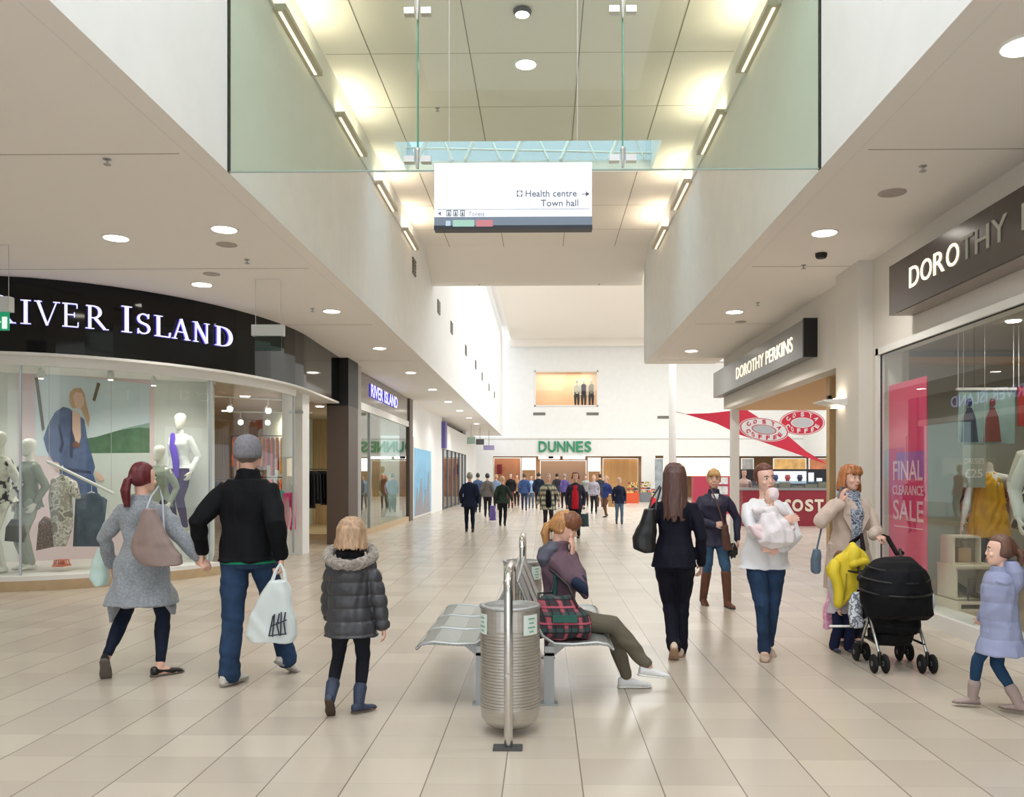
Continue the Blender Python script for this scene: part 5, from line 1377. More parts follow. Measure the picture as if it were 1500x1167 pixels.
def skirtcoat(g, m, hem, off=.02, flare=.06, name='coat_skirt', fold=.01, centre=None, parent=None, top=.0, seed=2):
    """lower coat falling straight down from the hips to world height hem"""
    k = g.k; c0 = g.T(0, -.012, top); b = MB(); rx, ry = .165+off, .115+off
    c1 = Vector(c0); c1.z = g.O.z+hem
    if centre: c1.x += centre[0]; c1.y += centre[1]
    secs = []
    for i in range(9):
        t = i/8; secs.append((c1.lerp(c0, t), g.R*(rx+flare*(1-t))*k, g.F*(ry+flare*(1-t))*k))
    b.loft(secs, 24, pw=.95); o = b.build(name, m, parent or g.root, smooth=True)
    return remesh(o, g.vox, 2, folds(fold, 1.0, (1, 1, .12), seed))
def trousers(g, m, r=(.098, .083, .062, .062, .046, .045), top=.1, name='trousers', fold=.004, end=1.0, vox=None, seed=3, waist=.008):
    k = g.k; T = g.T; b = MB()
    b.loft([(T(0, fo, u_), g.R*(rx+waist)*k*g.ws, g.F*(ry+waist)*k*g.ws) for u_, rx, ry, fo in ([s for s in g.tor if s[0] < top])], 22)
    for s in (-1, 1):
        Hp, K_, A_ = g.Hp[s], g.K[s], g.A[s]; Ae = K_+(A_-K_)*end
        b.tube([Hp+g.U*.0, Hp+(K_-Hp)*.45, K_, K_+(Ae-K_)*.35, K_+(Ae-K_)*.75, Ae], [q*k*(1.08 if g.ws > 1 else 1) for q in r], 16)
    o = b.build(name, m, g.root, smooth=True)
    return remesh(o, vox or g.vox, 2, folds(fold, 1.0, (.5, .5, 1.2), seed))
def shoes(g, m, kind='flat', sole=None, vox=None, hgt=.2, name='shoe'):
    k = g.k
    for s in (-1, 1):
        A_ = g.A[s]; fr, ff_, fu = g.ff[s]; b = MB()
        if kind == 'boot':
            sh = (g.K[s]-A_).normalized()
            b.tube([A_-fu*.03*k, A_+sh*hgt*.5*k, A_+sh*hgt*k], [.048*k, .057*k, .064*k], 14)
        top = .052 if kind != 'flat' else .035
        b.loft([(A_-ff_*.07*k-fu*.04*k, fr*.024*k, fu*.036*k), (A_-ff_*.045*k-fu*.036*k, fr*.034*k, fu*.04*k), (A_+ff_*.02*k-fu*.04*k, fr*.037*k, fu*(top-.01)*k), (A_+ff_*.09*k-fu*.052*k, fr*.045*k, fu*.026*k), (A_+ff_*.155*k-fu*.058*k, fr*.04*k, fu*.02*k), (A_+ff_*.185*k-fu*.064*k, fr*.024*k, fu*.013*k)], 14)
        o = b.build(name, m, g.root, smooth=True); remesh(o, vox or g.vox*.8, 1)
        if sole:
            q = MB(); q.loft([(A_-ff_*.075*k-fu*.074*k, fr*.02*k, fu*.009*k), (A_-ff_*.05*k-fu*.074*k, fr*.036*k, fu*.011*k), (A_+ff_*.02*k-fu*.074*k, fr*.036*k, fu*.010*k), (A_+ff_*.1*k-fu*.074*k, fr*.048*k, fu*.010*k), (A_+ff_*.165*k-fu*.074*k, fr*.04*k, fu*.009*k), (A_+ff_*.195*k-fu*.072*k, fr*.018*k, fu*.007*k)], 14)
            q.build('sole', sole, o, smooth=True)
# ---------------------------------------------------------------- foreground people
def rel(p, o): return tuple(Vector(p)-Vector(o))
J_dk = mat('dark_denim', (30, 38, 56), .85, var=.25, scale=14, bump=.1); J_md = mat('blue_denim', (42, 62, 90), .85, var=.35, scale=7, bump=.1); J_lt = mat('faded_denim', (62, 88, 116), .85, var=.3, scale=9)
C_blk = mat('black_fabric', (13, 14, 18), .8, bump=.1); C_nvy = mat('navy_fabric', (30, 34, 52), .8, bump=.1)
W_sho = mat('white_canvas', (226, 226, 226), .6); SoleW = mat('white_rubber', (230, 228, 222), .5); SoleD = mat('dark_rubber', (40, 38, 38), .6); Blk_l = mat('black_leather', (20, 19, 20), .35)

# 1. woman in grey cardigan, walking away, holding the man's hand
L1 = (-3.13, 6.75, 0)
hx = px(292, 818, 6.62)
g = person('woman with dark red ponytail and grey cardigan holding hands with the man in black', L1, H=1.66, yaw=.12, lf=(-.28, -.12, .16, .35, .95), rf=(.09, .0, .08, -.75, 0),
           rh=rel(hx, L1), lh=(-.36, .12, .86), hyaw=-.55, hand_n=(None, (0, -.5, 1)), curl=(.4, .9), rep=(.2, -.6, -1), lep=(-.8, -.5, 0), pelvis=(-.05, 0), vox=.0075)
knit = mat('grey_knit', (142, 147, 152), .95, var=.22, scale=60, bump=.5, bscale=120, sheen=.3)
up_ = upper(g, knit, hem=-.33, off=.03, flare=.085, sl=(.07, .06, .045), collar=.05, colr=.078, name='cardigan', fold=.008, hemf=-.01)
for s, dx in ((-1, -.24), (1, .225)):
    b = MB(); c = g.T(s*.2, .0, -.28); b.loft([(c, g.R*.05, g.F*.1), (c-V3(0, 0, .08)+g.R*s*.02, g.R*.045, g.F*.085), (c-V3(0, 0, .2 if s < 0 else .14)+g.R*s*.04, g.R*.02, g.F*.02)], 12)
    remesh(b.build('cardigan_point', knit, g.root, smooth=True), .008, 2, folds(.006, seed=4))
trousers(g, mat('indigo_leggings', (26, 34, 52), .8, var=.2, scale=12), r=(.095, .08, .058, .06, .042, .036), end=.93)
shoes(g, Blk_l, 'flat', sole=mat('grey_sole', (104, 96, 88), .7))
hair(g, strands('dark_red_hair', (92, 24, 32)), 'ponytail', L=.23, tie=-.01)
tag_w = g
# taupe tote on her right shoulder
M_tau = mat('taupe_leather', (142, 122, 116), .5, var=.08, scale=8)
def tote(label, pts, m, strap, ms=None, cat='bag', name='shoulder_bag', n=16):
    """soft bag as a loft of (centre, half width vector, half depth vector)"""
    c0 = Vector(pts[0][0]); r = empty(name, c0, label, cat)
    o = MB().loft(pts, n, pw=.8).build('body', m, r, smooth=True); remesh(o, .008, 3, folds(.004, seed=9))
    for q in strap:
        MB().tube(q, .009, 8, flat=.6).build('strap', ms or m, r, smooth=True)
    return r
def fan(xs, Y, dy):
    """sections from pixel rows (xl, xr, y)"""
    out = []
    for xl, xr, y in xs:
        a, c = px(xl, y, Y), px(xr, y, Y); out.append(((a+c)/2, (c-a)/2, V3(0, dy, 0)))
    return out
Yb = 6.5
tote('taupe leather slouchy tote on the right shoulder of the woman in grey cardigan', fan([(222, 262, 829), (205, 269, 826), (193, 268, 812), (191, 255, 800), (197, 243, 780), (206, 234, 760), (212, 228, 745)], Yb, .05), M_tau,
     [[px(212, 752, Yb), px(221, 728, Yb+.1), px(232, 712, Yb+.25), px(238, 730, Yb+.22), px(240, 775, Yb+.02)]], mat('pale_strap', (176, 178, 186), .6))
tote('pale mint carrier bag held at the left side of the woman in grey cardigan', fan([(140, 156, 858), (132, 160, 846), (136, 162, 822), (146, 160, 802)], 6.95, .06), mat('mint_plastic', (196, 222, 214), .35), [[px(150, 806, 6.95), px(148, 796, 6.9)]], name='carrier_bag')

# 2. man in black jacket with white carrier bag
L2 = (-2.3, 6.5, 0)
hl = px(296, 806, 6.6); hrr = px(412, 815, 6.5)
g = person('man in grey cap and black jacket walking away holding a white carrier bag', L2, H=1.82, male=True, pz=1.015, yaw=.12, lf=(-.08, -.06, .085, -.35, 0), rf=(.24, .34, .14, -.6, .55),
           lh=rel(hl, L2), rh=rel(hrr, L2), hyaw=-.15, hand_n=((0, -.5, 1), None), hand_d=((-.3, .1, -1), (0, 0, -1)), curl=(.9, .9), lep=(-.5, -1, 0), rep=(.3, -1, 0), pelvis=(.02, .08), shw=.165)
upper(g, C_blk, hem=-.08, off=.034, flare=.014, sl=(.078, .066, .052), collar=.075, colr=.083, fold=.007, length=.97, sidedrop=0)
trousers(g, J_md, r=(.108, .095, .074, .076, .072, .078), top=.06, fold=.007, end=1.03, waist=.014)
shoes(g, mat('off_white_trainer', (206, 202, 194), .6), 'trainer', sole=mat('worn_sole', (150, 146, 140), .7))
b = MB(); b.loft([(g.T(0, 0, -.095), g.R*.195*g.k, g.F*.145*g.k), (g.T(0, 0, -.075), g.R*.196*g.k, g.F*.146*g.k)], 24); b.build('shirt_hem', mat('green_shirt', (40, 150, 110), .8), g.root, smooth=True)
hair(g, strands('short_grey_brown_hair', (112, 96, 86)), 'short', seed=2)
b = MB(); HC, r_, f_, u_ = g.HC, g.hr, g.hf, g.hu; hk = g.hk
b.loft([(HC+u_*z*hk-f_*.012*hk, r_*a*hk, f_*c*hk) for z, a, c in ((-.03, .09, .106), (.0, .095, .112), (.04, .097, .114), (.075, .093, .11), (.105, .08, .095), (.13, .055, .066), (.142, .022, .026))], 20)
cp = b.build('cap', mat('grey_wool_cap', (128, 126, 132), .9, var=.15, scale=50), g.root, smooth=True)
b = MB(); b.ell(HC+u_*.145*hk-f_*.012*hk, r_*.01, f_*.01, u_*.006, 8, 6); b.build('button', mat('grey_wool_cap', (128, 126, 132), .9), cp)
# carrier bag with dark writing
Yb = 6.35
cb = empty('carrier_bag', px(398, 942, Yb), 'white plastic carrier bag with dark scrawled logo carried by the man in black', 'bag')
secs = fan([(366, 432, 940), (360, 436, 930), (364, 435, 905), (374, 430, 885), (388, 426, 865), (398, 420, 850)], Yb, .07)
o = MB().loft(secs, 20, pw=.75).build('body', mat('white_plastic', (214, 222, 220), .3, spec=.6), cb, smooth=True); remesh(o, .007, 2, folds(.007, 1.2, (1, 1, .3), 5))
for pts in ([(397, 856), (404, 836), (410, 826)], [(419, 856), (416, 836), (411, 826)]):
    MB().tube([px(x, y, Yb) for x, y in pts], [.016, .013, .008], 8, flat=.5).build('handle', mat('white_plastic', (214, 222, 220), .3), cb, smooth=True)
b = MB()
lg = [((394, 931), (400, 902)), ((402, 900), (399, 932)), ((405, 912), (409, 930)), ((409, 899), (406, 915)), ((412, 897), (411, 930)), ((418, 897), (416, 910)), ((416, 912), (418, 928)), ((397, 917), (419, 908)), ((394, 931), (419, 928))]
for p, q in lg: b.tube([px(p[0], p[1], Yb-.088), px(q[0], q[1], Yb-.088)], .0055, 6)
b.build('printed_logo', mat('logo_ink', (44, 50, 66), .5), cb)

# 3. girl in grey puffer jacket
L3 = (-1.28, 5.72, 0)
g = person('small fair haired girl in grey puffer jacket with fur trimmed hood walking away', L3, H=1.24, yaw=.1, lf=(-.12, -.12, .13, .1, .85), rf=(.045, -.02, .07, -.75, 0), hyaw=-.5, child=True, headk=1.22, hpitch=.05,
           lh=(-.2, .16, .62), rh=(.225, -.02, .52), vox=.006, rep=(1, -.5, 0), shw=.165, pelvis=(-.01, 0))
puf = mat('grey_puffer', (58, 58, 62), .38, bump=.15, bscale=90)
upper(g, puf, hem=-.2, off=.052, flare=.028, sl=(.088, .08, .064), collar=.06, colr=.09, name='puffer_jacket', disp=puffer(.03, .085, .014))
trousers(g, mat('black_leggings', (28, 30, 38), .85), r=(.09, .078, .058, .056, .045, .042), end=.85)
shoes(g, mat('navy_boot', (52, 62, 84), .6, var=.2, scale=20), 'boot', sole=mat('brown_sole', (84, 68, 58), .7), hgt=.14, name='boot')
hair(g, strands('ash_blond_hair', (178, 146, 116)), 'long', L=.10, n=44, w=1.05, seed=3)
b = MB(); rim = []
for i in range(17):
    a = math.radians(-150+300*i/16)
    rim.append(g.N0+g.R*math.sin(a)*.205*g.k-g.F*(math.cos(a)*.20-.02)*g.k+g.U*(.03-.075*math.cos(a))*g.k)
b.tube(rim, [.046*g.k]*17, 10)
b2 = MB(); b2.loft([(g.N0-g.F*.1*g.k-g.U*.17*g.k, g.R*.06*g.k, g.F*.03*g.k), (g.N0-g.F*.1*g.k-g.U*.08*g.k, g.R*.14*g.k, g.F*.07*g.k), (g.N0-g.F*.06*g.k+g.U*.0*g.k, g.R*.17*g.k, g.F*.11*g.k)], 18)
hd_ = b2.build('hood', puf, g.root, smooth=True); remesh(hd_, .007, 2, folds(.004))
fur = b.build('fur_trim', mat('grey_fur', (150, 140, 130), .95, var=.4, scale=60, bump=.8, bscale=120, sheen=.6), hd_, smooth=True); remesh(fur, .006, 1, folds(.006, 3.5, (1, 1, 1), 6))
b = MB(); b.loft([(g.N0-g.F*.02*g.k-g.U*.06*g.k, g.R*.11*g.k, g.F*.09*g.k), (g.N0-g.F*.02*g.k+g.U*.06*g.k, g.R*.125*g.k, g.F*.1*g.k), (g.N0-g.F*.02*g.k+g.U*.09*g.k, g.R*.1*g.k, g.F*.08*g.k)], 16); remesh(b.build('scarf', mat('black_snood', (26, 24, 26), .9, bump=.5), g.root, smooth=True), .007, 2, folds(.006, 2))

# 4. seated woman
L4 = (.12, 6.35, 0)
hd4 = px(837, 812, 6.3)
g = person('woman in plum jacket and khaki trousers seated on the bench, hands to her face', L4, H=1.62, yaw=-PI/2, lean=.02, pz=.555, lf=(.50, .07, .08, -1.5, 0), rf=(.64, -.09, .2, -1.3, .15),
           lkp=(.3, .1, 1), rkp=(.2, -.1, 1), lh=rel(hd4+V3(.0, .05, -.02), L4), rh=rel(hd4+V3(0, -.05, -.03), L4), lep=(.3, .3, -1), rep=(.3, -.5, -1), hand_d=((.1, .0, 1), (.12, .0, 1)), hand_n=((1, .4, 0), (1, -.4, 0)), curl=(.25, .25),
           hyaw=-1.7, hpitch=.3, pelvis=(-.02, 0), vox=.0075)
plum = mat('plum_ski_fabric', (104, 82, 92), .7, bump=.12)
upper(g, plum, hem=-.14, off=.04, flare=.02, sl=(.085, .07, .05), collar=.07, colr=.088, name='ski_jacket', fold=.01)
b = MB(); b.loft([(g.T(0, -.08, .36), g.R*.1, g.F*.05), (g.T(0, -.1, .44), g.R*.15, g.F*.07), (g.T(0, -.07, .52), g.R*.14, g.F*.08), (g.T(0, -.04, .58), g.R*.09, g.F*.05)], 16)
remesh(b.build('hood', mat('slate_hood', (92, 92, 104), .7, var=.15, scale=10), g.root, smooth=True), .008, 2, folds(.008, seed=5))
b = MB(); e_, w_, s_ = g.E[1], g.W[1], g.S[1]; b.tube([s_.lerp(e_, .72)-V3(0, .03, 0), e_-V3(0, .03, 0), e_.lerp(w_, .3)-V3(0, .03, 0)], [.05, .055, .05], 12)
remesh(b.build('elbow_patch', mat('navy_patch', (38, 48, 70), .7), g.root, smooth=True), .008, 2)
b = MB(); b.tube([g.T(.17, -.02, .42), g.T(.2, -.03, .2), g.T(.2, -.02, 0), g.T(.19, -.02, -.12)], .016, 8, flat=.5); b.build('green_side_stripe', mat('bottle_green_tape', (38, 84, 80), .7), g.root, smooth=True)
khk = mat('khaki_cotton', (104, 98, 84), .85, bump=.1)
trousers(g, khk, r=(.1, .088, .068, .065, .056, .052), top=.08, end=.93, fold=.006)
shoes(g, W_sho, 'trainer', sole=SoleW, name='trainer')
hair(g, strands('honey_hair', (180, 128, 76)), 'ponytail', L=.2, seed=6, tie=.0)
b = MB(); HC, r_, f_, u_, hk = g.HC, g.hr, g.hf, g.hu, g.hk
b.ell(HC+u_*.06*hk+f_*.03*hk, r_*.09*hk, f_*.095*hk, u_*.085*hk, 16, 10); remesh(b.build('crown_hair', strands('auburn_crown', (120, 72, 46)), g.root, smooth=True), .007, 1, folds(.003, 2.2, (1, 1, .2)))
# plaid shoulder bag on the bench
pb = empty('shoulder_bag', (.06, 6.02, .44), 'pink and green tartan soft bag lying on the bench beside the seated woman', 'bag')
pm = plaid('tartan', [(62, 50, 56), ((190, 92, 104), 1.0, .1, .3, 'x'), ((44, 82, 78), 1.0, .5, .28, 'z'), ((30, 26, 32), 2.0, .3, .22, 'x'), ((30, 26, 32), 2.0, .1, .22, 'z'), ((206, 98, 116), 1.0, .0, .12, 'z')], 9)
c = V3(.13, 6.03, .45); o = MB().loft([(c+V3(0, 0, 0), V3(.19, 0, 0), V3(0, .08, 0)), (c+V3(0, 0, .05), V3(.205, 0, 0), V3(0, .1, 0)), (c+V3(-.01, 0, .15), V3(.19, 0, 0), V3(0, .09, 0)), (c+V3(-.03, 0, .24), V3(.15, 0, 0), V3(0, .06, 0)), (c+V3(-.04, 0, .29), V3(.11, 0, 0), V3(0, .03, 0))], 20, pw=.75).build('body', pm, pb, smooth=True)
remesh(o, .008, 2, folds(.008, seed=7))
MB().tube([c+V3(-.16, -.03, .1), c+V3(-.17, .05, .3), g.T(.2, -.05, .2), g.T(.17, .0, .42), g.T(.1, .08, .5)], .009, 8).build('strap', Blk_l, pb, smooth=True)
MB().tube([c+V3(.1, -.05, .22), c+V3(.04, .0, .36), c+V3(-.08, .1, .46)], .009, 8).build('strap', Blk_l, pb, smooth=True)
MB().box(c.x-.07, c.x+.1, c.y-.107, c.y-.095, c.z+.12, c.z+.17).build('green_panel', mat('bottle_green_panel', (58, 104, 94), .7), pb)

# 5. woman in dark suit with long brown hair
L5 = (1.13, 7.45, 0)
g = person('woman with long straight brown hair in a dark trouser suit walking away', L5, H=1.66, yaw=-.12, lf=(-.02, -.08, .13, -.1, .75), rf=(.07, .12, .08, -.2, 0), lh=(-.22, .14, .98), rh=(.235, .04, .83), lep=(-.5, -1, 0), rep=(.2, -1, 0), vox=.0075, hyaw=-.12)
suit = mat('midnight_suit', (18, 19, 32), .75, bump=.08, bscale=300)
upper(g, suit, hem=-.1, off=.02, flare=.014, sl=(.066, .055, .042), fold=.006)
trousers(g, suit, r=(.104, .09, .068, .064, .058, .062), end=1.03, fold=.006)
shoes(g, mat('cream_shoe', (206, 184, 160), .5), 'flat', sole=mat('tan_sole', (170, 140, 112), .6))
hair(g, strands('long_brown_hair', (92, 64, 56)), 'long', L=.36, n=80, w=1.02, seed=8)
Yb = 7.3
tote('black leather shoulder bag at the left side of the woman in the dark suit', fan([(940, 958, 809), (927, 962, 803), (926, 962, 786), (936, 962, 768), (944, 960, 745)], Yb, .07), Blk_l, [[px(946, 760, Yb), px(955, 730, Yb+.1), px(966, 712, Yb+.2)], [px(958, 770, Yb), px(962, 735, Yb+.05), px(968, 714, Yb+.2)]])

# 6. woman in navy jacket with brown boots
L6 = (2.07, 10.5, 0)
g = person('blonde woman in quilted navy jacket, jeans and tall brown boots walking towards the viewer', L6, H=1.64, yaw=PI-.05, lf=(.14, -.12, .08, PI+.2, 0), rf=(-.11, .1, .1, PI+.1, .3), rh=(-.04, -.2, 1.0), lh=(.28, -.02, .82), lep=(.8, .5, 0), rep=(-.9, .4, -.2),
           hand_d=((.1, 0, -1), (.9, -.3, .1)), hyaw=PI-.15, vox=.009, curl=(.6, .7))
upper(g, mat('quilted_navy', (38, 36, 62), .6, bump=.3, bscale=60), hem=-.16, off=.026, flare=.03, sl=(.07, .06, .045), collar=.06, colr=.075, fold=.006)
trousers(g, J_lt, r=(.1, .085, .062, .058, .05, .046), end=.35)
shoes(g, mat('brown_leather_boot', (100, 60, 44), .5, var=.15, scale=8), 'boot', sole=SoleD, hgt=.36, name='boot')
hair(g, strands('golden_hair', (198, 154, 98)), 'short', seed=9, fringe=True)
MB().loft([(g.T(0, .125, .4), g.R*.03, g.F*.008), (g.T(0, .1, .5), g.R*.045, g.F*.02)], 10).build('shirt_collar', W_sho, g.root, smooth=True)
tote('brown leather shoulder bag hanging at the hip of the woman in the navy jacket', fan([(1060, 1074, 806), (1057, 1072, 798), (1057, 1068, 780), (1059, 1066, 768)], 10.2, .05), mat('brown_bag', (84, 52, 42), .5), [[px(1061, 770, 10.25), px(1050, 735, 10.3), px(1040, 712, 10.4)]])
gl = empty('gloves', px(1075, 815, 10.3), 'pair of black gloves held low in the hand of the woman in brown boots', 'gloves')
b = MB(); hp = px(1074, 798, 10.35)
for i, (dx, dz) in enumerate(((-.05, -.13), (-.02, -.16), (.02, -.15), (.045, -.11), (.0, -.1), (-.035, -.09))): b.tube([hp, hp+V3(dx*.6, -.01*i, dz*.5), hp+V3(dx, 0, dz)], [.03, .025, .012], 8)
remesh(b.build('body', Blk_l, gl, smooth=True), .009, 1)

# 7. woman in white blouse carrying a baby
L7 = (1.93, 7.5, 0)
g = person('smiling woman in white blouse and blue jeans carrying a baby on her shoulder', L7, H=1.66, yaw=PI-.1, lf=(.06, .18, .09, PI+.05, .15), rf=(-.02, -.02, .08, PI-.2, 0), rh=(.06, -.24, 1.2), lh=(.06, -.25, .97), rep=(-1, .2, -.7), lep=(.9, .2, -.8),
           hand_d=((-1, -.2, .05), (.9, -.25, .25)), hand_n=((0, -1, .2), (0, -1, .1)), hyaw=PI+.25, hroll=-.1, hpitch=.05, vox=.0075, pelvis=(.0, .02), curl=(.25, .25), skin=M_skinp)
blouse = mat('white_cotton_blouse', (232, 230, 232), .8, sheen=.2)
upper(g, blouse, hem=-.12, off=.04, flare=.035, sl=(.07, .068, .05), fold=.007, name='blouse', collar=.0)
trousers(g, J_md, r=(.1, .086, .062, .058, .05, .056), end=1.0, fold=.005)
shoes(g, mat('beige_pump', (186, 160, 140), .6), 'flat', sole=mat('tan_sole', (170, 140, 112), .6))
hair(g, strands('auburn_updo', (104, 58, 44)), 'ponytail', L=.05, tails=False, seed=10)
bl = px(1128, 772, 7.24)
bo = (bl.x, bl.y, bl.z-.2)
gb = person('baby in white and pink knitted clothes held against the shoulder of the smiling woman', bo, H=.62, yaw=.35, pz=.2, lean=-.1, headk=1.55, child=True, name='baby', cat='baby', neck=.2, lf=(-.06, -.06, .1, .3, 0), rf=(.06, -.07, .08, .2, 0), lkp=(-1, -.3, 0), rkp=(1, -.3, 0), lh=(-.1, .14, .34), rh=(.1, .12, .33), vox=.006, detail=2, face=True, skin=M_skinp, hyaw=1.2)
wk = mat('white_baby_knit', (236, 228, 230), .9, bump=.3, bscale=80)
upper(gb, wk, hem=-.22, off=.045, flare=.02, sl=(.085, .08, .06), name='cardigan', fold=.003)
trousers(gb, mat('pale_pink_knit', (234, 210, 212), .9), r=(.12, .1, .085, .08, .07, .06), name='leggings')
b = MB(); HC, r_, f_, u_, hk = gb.HC, gb.hr, gb.hf, gb.hu, gb.hk
b.ell(HC-f_*.02*hk+u_*.03*hk, r_*.088*hk, f_*.1*hk, u_*.1*hk, 16, 10); remesh(b.build('bonnet', mat('pink_white_bonnet', (238, 218, 222), .9, bump=.3), gb.root, smooth=True), .006, 1, folds(.003, 2))
bk = empty('baby_blanket', tuple(bl+V3(.04, -.02, -.2)), 'white blanket wrapped round the baby in the arms of the smiling woman', 'blanket')
o = MB().loft([(bl+V3(.05, -.01, -.17), V3(.11, 0, 0), V3(0, .07, 0)), (bl+V3(.05, -.01, -.12), V3(.16, 0, 0), V3(0, .12, 0)), (bl+V3(.05, -.01, -.02), V3(.15, 0, 0), V3(0, .125, 0)), (bl+V3(.03, 0, .06), V3(.12, 0, 0), V3(0, .11, 0)), (bl+V3(.0, 0, .12), V3(.075, 0, 0), V3(0, .075, 0))], 18).build('cloth', wk, bk, smooth=True)
remesh(o, .008, 2, folds(.01, 1.0, (1, 1, 1), 11))

# 8. woman in beige coat on the phone
L8 = (2.86, 8.1, 0)
ph = px(1232, 722, 7.95); hh = px(1300, 789, 7.72)
g = person('woman in long beige coat and grey scarf talking on a phone behind the pushchair', L8, H=1.66, yaw=PI+.1, rh=rel(ph+V3(-.015, -.03, -.1), L8), lh=rel(hh+V3(-.1, .06, .03), L8), rep=(-1, -.1, -.9), lep=(.7, .4, -1), hand_d=((.9, -.5, -.3), (.1, -.02, 1)), hand_n=((0, -.3, 1), (-1, -.3, 0)),
           hyaw=PI+.42, hroll=.08, curl=(.8, .35), vox=.0075, pelvis=(0, 0))
bei = mat('beige_wool', (204, 184, 170), .9, bump=.2, bscale=150, sheen=.2)
upper(g, bei, hem=-.1, off=.034, flare=.0, sl=(.07, .062, .052), fold=.006, name='coat', collar=.03, colr=.09)
skirtcoat(g, bei, .53, off=.034, flare=.04, top=.06, fold=.007)
trousers(g, C_nvy); shoes(g, Blk_l, 'flat')
hair(g, strands('copper_hair', (176, 112, 66)), 'bob', L=.13, n=46, fringe=True, seed=12)
M_scf = multi('patterned_scarf', [(150, 158, 172), (90, 100, 122), (176, 180, 190), (70, 80, 100)], 30)
b = MB(); b.loft([(g.N0-g.U*.04, g.R*.105, g.F*.1), (g.N0+g.U*.02, g.R*.1, g.F*.1), (g.N0+g.U*.06, g.R*.08, g.F*.08)], 16)
for s in (-1, 1): b.tube([g.N0+g.F*.1+g.R*s*.03-g.U*.02, g.T(s*.025, .165, .36), g.T(s*.02, .16, .2), g.T(s*.02, .155, .02)], [.035, .04, .038, .035], 8, flat=.5)
remesh(b.build('scarf', M_scf, g.root, smooth=True), .008, 2, folds(.006, 1.4))
for s in (-1, 1):
    MB().prism([g.T(s*.05, .14, .44), g.T(s*.12, .13, .42), g.T(s*.13, .145, .32), g.T(s*.05, .158, .18)], g.F*.012).build('lapel', bei, g.root)
p_ = empty('mobile_phone', ph, 'grey mobile phone held to the ear of the woman in the beige coat', 'phone')
M4 = Matrix.Translation(ph) @ Matrix.Rotation(.25, 4, 'Y') @ Matrix.Rotation(.8, 4, 'Z')
MB().box(-.033, .033, -.006, .006, -.06, .06, M=M4).build('case', mat('phone_grey', (120, 124, 134), .3, .3), p_); MB().box(-.029, .029, .006, .007, -.052, .052, M=M4).build('screen', M_black, p_)
Yb = 8.0
tote('blue grey small handbag hanging low beside the woman in the beige coat', fan([(1190, 1200, 840), (1187, 1203, 835), (1187, 1203, 818), (1192, 1201, 804)], Yb, .05), mat('blue_grey_leather', (92, 112, 130), .5), [[px(1196, 806, Yb), px(1203, 775, Yb), px(1208, 745, Yb+.05)]], name='handbag')

# 9. small girl at the right in lilac coat
L9 = (3.06, 5.8, 0)
g = person('small girl in lilac hooded coat, blue jeans and beige boots at the right edge', L9, H=1.12, yaw=1.15, lf=(-.13, .12, .075, 1.35, 0), rf=(.09, -.06, .075, .75, 0), hyaw=1.3, child=True, headk=1.26, vox=.006, rh=(-.02, -.16, .47), lh=(-.05, .25, .5), rep=(.4, -.8, 0), shw=.15, hpitch=-.05, skin=M_skinp, pelvis=(.0, .02), hand_n=(None, (0, -1, 0)))
lil = mat('lilac_coat', (150, 156, 186), .8, bump=.15)
upper(g, lil, hem=-.32, off=.048, flare=.06, sl=(.074, .07, .056), collar=.07, colr=.09, name='coat', disp=puffer(.02, .12, .006))
b = MB(); b.loft([(g.T(0, -.14, .3), g.R*.09*g.k, g.F*.03*g.k), (g.T(0, -.15, .4), g.R*.14*g.k, g.F*.07*g.k), (g.T(0, -.13, .52), g.R*.15*g.k, g.F*.1*g.k), (g.T(0, -.1, .62), g.R*.1*g.k, g.F*.07*g.k)], 16)
remesh(b.build('hood', lil, g.root, smooth=True), .007, 2, folds(.005))
trousers(g, mat('bright_jeans', (38, 66, 96), .85, var=.15, scale=12), r=(.09, .08, .06, .056, .046, .042), end=.72)
shoes(g, mat('mushroom_suede', (166, 148, 142), .9), 'boot', sole=mat('grey_sole2', (120, 108, 100), .7), hgt=.15, name='boot')
hair(g, strands('chestnut_child_hair', (104, 72, 58)), 'ponytail', L=.12, tie=-.03, w=1.0, seed=13)

# 10. toddler by the pushchair
L10 = (2.66, 7.75, 0)
g = person('toddler in navy trousers standing behind the hanging yellow coat', L10, H=.84, yaw=PI, child=True, headk=1.4, vox=.007, lf=(.06, -.04, .055, PI, 0), rf=(-.06, 0, .055, PI+.3, 0), rh=(-.05, -.12, .33), lh=(.05, -.12, .36), face=False)
upper(g, mat('pale_grey_knit', (206, 200, 204), .9), hem=-.2, off=.05, sl=(.09, .085, .06), name='jumper')
trousers(g, mat('toddler_navy', (28, 34, 62), .85), r=(.105, .095, .085, .08, .08, .075)); shoes(g, mat('toddler_shoe', (62, 70, 90), .6), 'trainer', sole=SoleD)
hair(g, strands('toddler_hair', (120, 86, 60)), 'short', seed=14)
